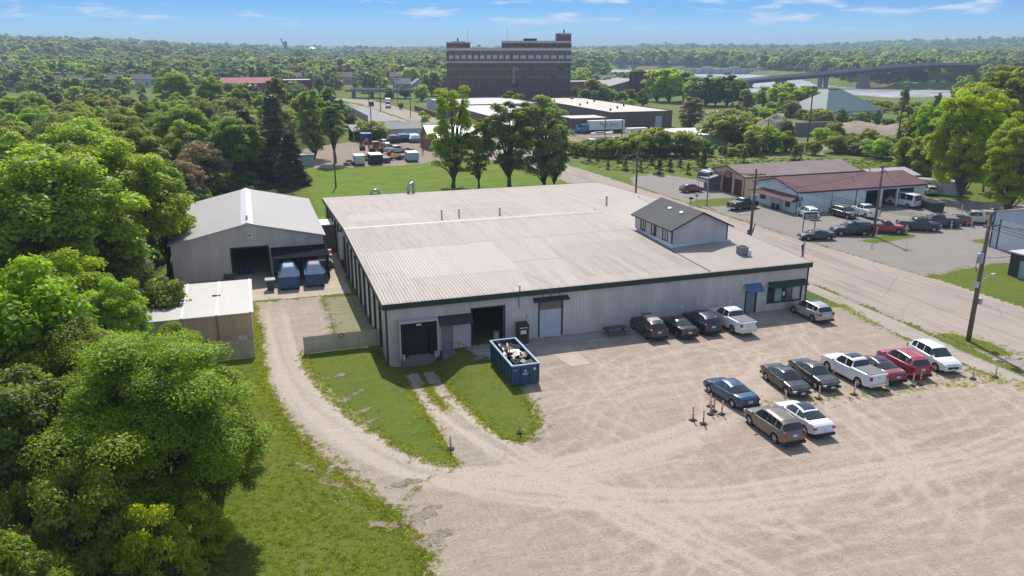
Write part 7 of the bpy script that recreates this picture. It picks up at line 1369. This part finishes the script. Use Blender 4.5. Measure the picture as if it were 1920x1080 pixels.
# ---- far woods and town trees: one mass, instanced on scattered points
def low_crown(seed, mat, nc=30, nl=64, leaf=1.1, R_=5.4, H=11.5):
    V, Fq, tn, cen, rad = crown_arrays(seed, R_, H, .0, nc, nl, leaf, 'round', (.26, .42), .35, jn=.2)
    o = npmesh('far_crown', V, Fq, mat, attr={'tint': tn}); C.objects.unlink(o); return o
protos = [low_crown(200+i, m) for i, m in enumerate([LV['dark'], LV['maple'], LV['yellow'], LV['olive'], LV['blue'], LV['willow']])]
def scatter(name, pts, sc_, mat, lab, cat):
    me = bpy.data.meshes.new(name); me.vertices.add(len(pts)); me.vertices.foreach_set('co', pts.astype(np.float32).ravel())
    at = me.attributes.new('sc', 'FLOAT', 'POINT'); at.data.foreach_set('value', sc_.astype(np.float32)); me.materials.append(mat)
    o = bpy.data.objects.new(name, me); C.objects.link(o); ng = bpy.data.node_groups.new(name+'_nodes', 'GeometryNodeTree')
    ng.interface.new_socket('Geometry', in_out='INPUT', socket_type='NodeSocketGeometry'); ng.interface.new_socket('Geometry', in_out='OUTPUT', socket_type='NodeSocketGeometry')
    gi = ng.nodes.new('NodeGroupInput'); go = ng.nodes.new('NodeGroupOutput'); ip = ng.nodes.new('GeometryNodeInstanceOnPoints'); jn = ng.nodes.new('GeometryNodeJoinGeometry'); l = ng.links.new
    for p in protos:
        q = ng.nodes.new('GeometryNodeObjectInfo'); q.inputs[0].default_value = p; q.inputs['As Instance'].default_value = True; l(q.outputs['Geometry'], jn.inputs[0])
    l(gi.outputs[0], ip.inputs['Points']); l(jn.outputs[0], ip.inputs['Instance']); ip.inputs['Pick Instance'].default_value = True
    rv = ng.nodes.new('FunctionNodeRandomValue'); rv.data_type = 'INT'; rv.inputs['Min'].default_value = 0; rv.inputs['Max'].default_value = len(protos)-1 if len(protos) > 1 else 0
    for s in rv.inputs:
        if s.name == 'Max' and s.type == 'INT': s.default_value = len(protos)-1
        if s.name == 'Min' and s.type == 'INT': s.default_value = 0
    l([s for s in rv.outputs if s.type == 'INT'][0], ip.inputs['Instance Index'])
    rr = ng.nodes.new('FunctionNodeRandomValue'); rr.data_type = 'FLOAT_VECTOR'
    [s for s in rr.inputs if s.type == 'VECTOR' and s.name == 'Max'][0].default_value = (0, 0, 6.283); [s for s in rr.inputs if s.type == 'VECTOR' and s.name == 'Min'][0].default_value = (0, 0, 0)
    l([s for s in rr.outputs if s.type == 'VECTOR'][0], ip.inputs['Rotation'])
    na = ng.nodes.new('GeometryNodeInputNamedAttribute'); na.data_type = 'FLOAT'; na.inputs[0].default_value = 'sc'; l([s for s in na.outputs if s.type == 'VALUE'][0], ip.inputs['Scale'])
    l(ip.outputs[0], go.inputs[0]); md = o.modifiers.new('scatter', 'NODES'); md.node_group = ng
    tag(o, lab, cat, kind='stuff'); return o
def inview(u, v, m=3):
    cu = u*math.cos(YAW)-v*math.sin(YAW); cv = u*math.sin(YAW)+v*math.cos(YAW); return (cv > 0) & (np.abs(cu) < cv*.68+30)
def pick_(step, d0, d1, dens):
    a = np.arange(-5200, 8200, step) if d1 > 1500 else np.arange(-1300, 2000, step); b = np.arange(150, d1 if d1 < 8000 else 8000, step); U_, V_ = np.meshgrid(a, b); U_ = U_.ravel()+rng.uniform(-.45, .45, U_.size)*step; V_ = V_.ravel()+rng.uniform(-.45, .45, V_.size)*step
    d = np.hypot(U_, V_); k = (d > d0) & (d <= d1) & inview(U_, V_); U_, V_ = U_[k], V_[k]; k = rng.random(len(U_)) < dens(U_, V_); return U_[k], V_[k]
keepout = [(34, 70, 150, 300), (-20, 40, 460, 560), (66, 160, 150, 345), (85, 160, 345, 420), (150, 235, 385, 470), (195, 250, 235, 285), (40, 90, 290, 480)]
def river_near(U_, V_):
    # land on the camera's side of the river
    r_ = np.hypot(U_, V_) < 330
    for k in (1.08, 1.16, 1.25, 1.35, 1.5, 1.7): r_ = r_ | (river_d(U_*k, V_*k) < 0)
    return r_
def dens(U_, V_):
    cu = U_*math.cos(YAW)-V_*math.sin(YAW); cv = U_*math.sin(YAW)+V_*math.cos(YAW); th = np.degrees(np.arctan2(cu, cv)); d = np.hypot(U_, V_)
    rd = river_d(U_, V_); n_ = fbm(U_, V_, 55, 3, 21)
    p = np.where(n_ > .42, .9, .35)
    p = np.where(d > 640, np.where(n_ > .36, .97, .6), p)
    right = (cu > 0.02*cv) & (d < 420) | (th > 2) & (rd > 0) & (V_ < 560) & (U_ < 470) & (d < 560); p = np.where(right, np.where(n_ > .6, .25, .03), p)
    p = np.where((rd < 6), 0, p); p = np.where((rd >= 6) & (rd < 40) & (d < 700) & (cu > 0) & (V_ < 560) & (U_ < 430), .15, p)
    for a, b, c, e in keepout: p = np.where((U_ > a) & (U_ < b) & (V_ > c) & (V_ < e), 0, p)
    for px, py, w_, c_ in hp:
        if w_ > 4: u, v = HPOS(px, py); p = np.where((np.hypot(U_-u, V_-v) < w_*.7+4), 0, p)
    p = np.where((th < -2) & (d < 620) & (V_ > 295), p*.12, p)
    p = np.where((th > 8) & (rd > 0) & (river_near(U_, V_)), p*.05, p)
    p = np.where((U_ < 20) & (V_ < 305), 0, p)
    # clearing where the far pale warehouses show
    p = np.where((np.abs(V_-1650) < 500) & (th > -17) & (th < -9) & (d < 2000) & (d > 1100), p*.0+ .25, p)
    return p
S_ = []
for step, d0, d1, sc0 in ((8.5, 260, 700, .88), (10, 700, 1250, 1.1), (15, 1250, 2600, 1.5), (27, 2600, 5600, 2.1)):
    a, b = pick_(step, d0, d1, dens); z = hz(a, b); S_.append(np.stack([a, b, z-.6, sc0*np.where(rng.random(len(a)) < .3, rng.uniform(1.05, 1.5, len(a)), rng.uniform(.5, 1.05, len(a)))*(.8+.45*fbm(a, b, 120, 2, 33))], 1))
S_ = np.concatenate(S_); print('far trees', len(S_))
FW_ = scatter('distant_forest', S_[:, :3], S_[:, 3], LV['dark'], 'distant woods and town trees stretching to the hills', 'forest')
# meadow tufts and undergrowth
a = G(1075, 292); U_ = rng.uniform(66, 175, 5200); V_ = rng.uniform(128, 190, 5200); k = (sdf([G(1085, 305), G(1180, 300), G(1420, 296), G(1700, 302), G(1700, 335), G(1600, 322), G(1340, 320), G(1180, 326)], U_, V_) < 0); U_, V_ = U_[k], V_[k]
protos_keep = protos; protos = [low_crown(300, LV['yellow'], 10, 30, .5, 1.6, 1.1), low_crown(301, LV['yellow'], 10, 30, .5, 1.5, .9), low_crown(302, LV['olive'], 8, 30, .5, 1.4, 1.2), low_crown(303, LV['brown'], 8, 24, .5, 1.4, 1.)]
scatter('meadow_growth', np.stack([U_, V_, U_*0-.25], 1), rng.uniform(.2, .5, len(U_)), LV['olive'], 'rough tussocks and weeds covering the meadow', 'weeds')
# undergrowth of the near wood
U_ = rng.uniform(-60, 4, 2600); V_ = rng.uniform(20, 240, 2600); k = (sdf([(-70, 18), (-5.5, 18), (-6.5, 45), (-8.5, 62), (-14.5, 72), (-14, 92), (-12, 118), (-11, 140), (2, 165), (8, 240), (-90, 240)], U_, V_) < 0); U_, V_ = U_[k], V_[k]
protos = [low_crown(310, LV['maple'], 12, 70, .42, 1.6, 1.8), low_crown(311, LV['olive'], 12, 70, .38, 1.7, 1.6), low_crown(312, LV['dark'], 12, 70, .40, 1.6, 2.0)]
scatter('undergrowth', np.stack([U_, V_, U_*0-.3], 1), rng.uniform(.6, 1.5, len(U_)), LV['dark'], 'low undergrowth filling the floor of the left wood', 'undergrowth')

# loose tufts that soften the borders between turf and gravel
def tuft(seed, mat, n_=26, s_=.16):
    r = np.random.default_rng(seed); P = r.normal(0, .13, (n_, 3)); P[:, 2] = 0; a = r.uniform(0, 6.28, n_); d = np.stack([np.cos(a), np.sin(a), a*0], 1); tip = P+d*r.uniform(.02, .12, n_)[:, None]+np.array([0, 0, 1])*r.uniform(.05, s_, n_)[:, None]
    w_ = np.stack([-np.sin(a), np.cos(a), a*0], 1)*.022; V = np.stack([P-w_, P+w_, tip+w_*.4, tip-w_*.4], 1).reshape(-1, 3)
    o = npmesh('grass_tuft', V, np.arange(n_*4).reshape(-1, 4), mat, attr={'tint': np.repeat(r.random(n_), 4)}); C.objects.unlink(o); return o
protos = [tuft(400+i, m) for i, m in enumerate([LV['blade']]*4)]
lines = [[(-1.1, 84.5), (-1.1, 80), (-.6, 75), (-.7, 68), (-.6, 61.7), (.7, 54.1), (2.2, 48.5), (4.2, 43.4), (5.9, 40), (6.9, 37), (6.7, 30), (5, 22)], [(3, 68.1), (3, 64.2), (4.3, 57.6), (6.3, 51.7), (7.7, 48.5), (9, 45.9), (10.5, 44.5), (11.2, 44.5), (10.8, 46.6), (10.8, 55.5), (10.8, 62.7)],
         [(12.3, 60), (12.6, 54)], [(12.4, 60), (12.5, 53)], [(14.1, 62.7), (14.1, 55.5), (14.5, 48.6), (14.9, 47.4), (16.1, 46.2), (17.9, 47.7), (18.6, 51), (18.6, 60.3)], [(54.6, 64.5), (58.2, 63.6), (57.2, 58)], [(56, 46), (58, 42), (60, 41), (64, 40)], [(61, 53.5), (63, 50), (62.6, 47.4), (61, 49)], [(34, 45.3), (38, 45.2), (44, 44.8), (50, 44.7), (56, 44)]]
tp = []
for li, l_ in enumerate(lines):
    P = np.array(l_, float); sg = np.hypot(*np.diff(P, axis=0).T); s_ = np.concatenate([[0], np.cumsum(sg)]); n_ = int(s_[-1]*(26 if li not in (8,) else 12)); q = rng.uniform(0, s_[-1], n_); wd_ = .28 if li < 6 else .7
    tp.append(np.stack([np.interp(q, s_, P[:, 0])+rng.normal(0, wd_, n_), np.interp(q, s_, P[:, 1])+rng.normal(0, wd_, n_)], 1))
tp = np.concatenate(tp); U_ = rng.uniform(-6, 12, 9000); V_ = rng.uniform(24, 66, 9000); tp = np.concatenate([tp, np.stack([U_, V_], 1)[sdf([(-5, 24), (5, 24), (7, 37), (5.5, 43.9), (1.6, 54), (-.3, 62), (-.3, 67), (-5, 67)], U_, V_) < 0]])
scatter('grass_tufts', np.stack([tp[:, 0], tp[:, 1], hz(tp[:, 0], tp[:, 1])+.01], 1), rng.uniform(.3, .8, len(tp)), LV['blade'], 'loose grass tufts along the edges of the drive and lot', 'grass')

# loose stones on the gravel
def stone(seed):
    import bmesh
    bm = bmesh.new(); bmesh.ops.create_icosphere(bm, subdivisions=1, radius=.05); r = random.Random(seed)
    for v_ in bm.verts: v_.co *= r.uniform(.7, 1.2); v_.co.z *= .6
    me = bpy.data.meshes.new('loose_stone'); bm.to_mesh(me); bm.free(); me.materials.append(M('limestone', (.52, .48, .43), .9, var=.25, scale=.3)); return bpy.data.objects.new('loose_stone', me)
protos = [stone(k) for k in range(4)]
cl = [(rng.uniform(14, 64), rng.uniform(26, 62)) for _ in range(46)]+[(32, 37), (33, 36), (35, 36.5), (40, 35), (42, 34), (7.5, 39), (6, 42), (8, 36)]
U_ = []; V_ = []
for c in cl: m_ = rng.integers(15, 90); U_.append(rng.normal(c[0], rng.uniform(.5, 2.5), m_)); V_.append(rng.normal(c[1], rng.uniform(.4, 1.6), m_))
U_ = np.concatenate(U_+[rng.uniform(8, 66, 5200)]); V_ = np.concatenate(V_+[rng.uniform(24, 62.5, 5200)])
for l_ in lines[:2]+[lines[5]]:
    P = np.array(l_, float); sg = np.hypot(*np.diff(P, axis=0).T); s_ = np.concatenate([[0], np.cumsum(sg)]); q = rng.uniform(0, s_[-1], 1400); U_ = np.append(U_, np.interp(q, s_, P[:, 0])+rng.normal(0, .5, 1400)); V_ = np.append(V_, np.interp(q, s_, P[:, 1])+rng.normal(0, .5, 1400))
lw_ = [(3.4, 67), (3.4, 64.2), (4.7, 57.8), (6.7, 51.7), (8.1, 48.5), (9.4, 46), (11, 44.8), (11, 62)]; k = (V_ < 62.8) & (sdf(LAWN_R, U_, V_) > .1) & (sdf(lw_, U_, V_) > 0) & ~((U_ < 6.6) & (V_ < 38)) & ~((V_ > 44) & (U_ < -.3+ (62-V_)*.16)); U_, V_ = U_[k], V_[k]
scatter('loose_stones', np.stack([U_, V_, hz(U_, V_)+.02], 1), rng.uniform(.35, 1., len(U_))**2*1.3, M('limestone', (.52, .48, .43)), 'pale loose stones scattered over the gravel lot', 'stones')
# ================================================================ haze
n = bpy.data.materials.new('haze_air'); n.use_nodes = True; n.node_tree.nodes.clear(); pv = n.node_tree.nodes.new('ShaderNodeVolumePrincipled'); om = n.node_tree.nodes.new('ShaderNodeOutputMaterial'); n.node_tree.links.new(pv.outputs[0], om.inputs['Volume'])
pv.inputs['Color'].default_value = (.62, .80, 1, 1); pv.inputs['Density'].default_value = .00024; pv.inputs['Anisotropy'].default_value = 0
hzb = MB().box(-7500, 9500, -900, 10000, -30, 135).build('haze', n); tag(hzb, kind='stuff')
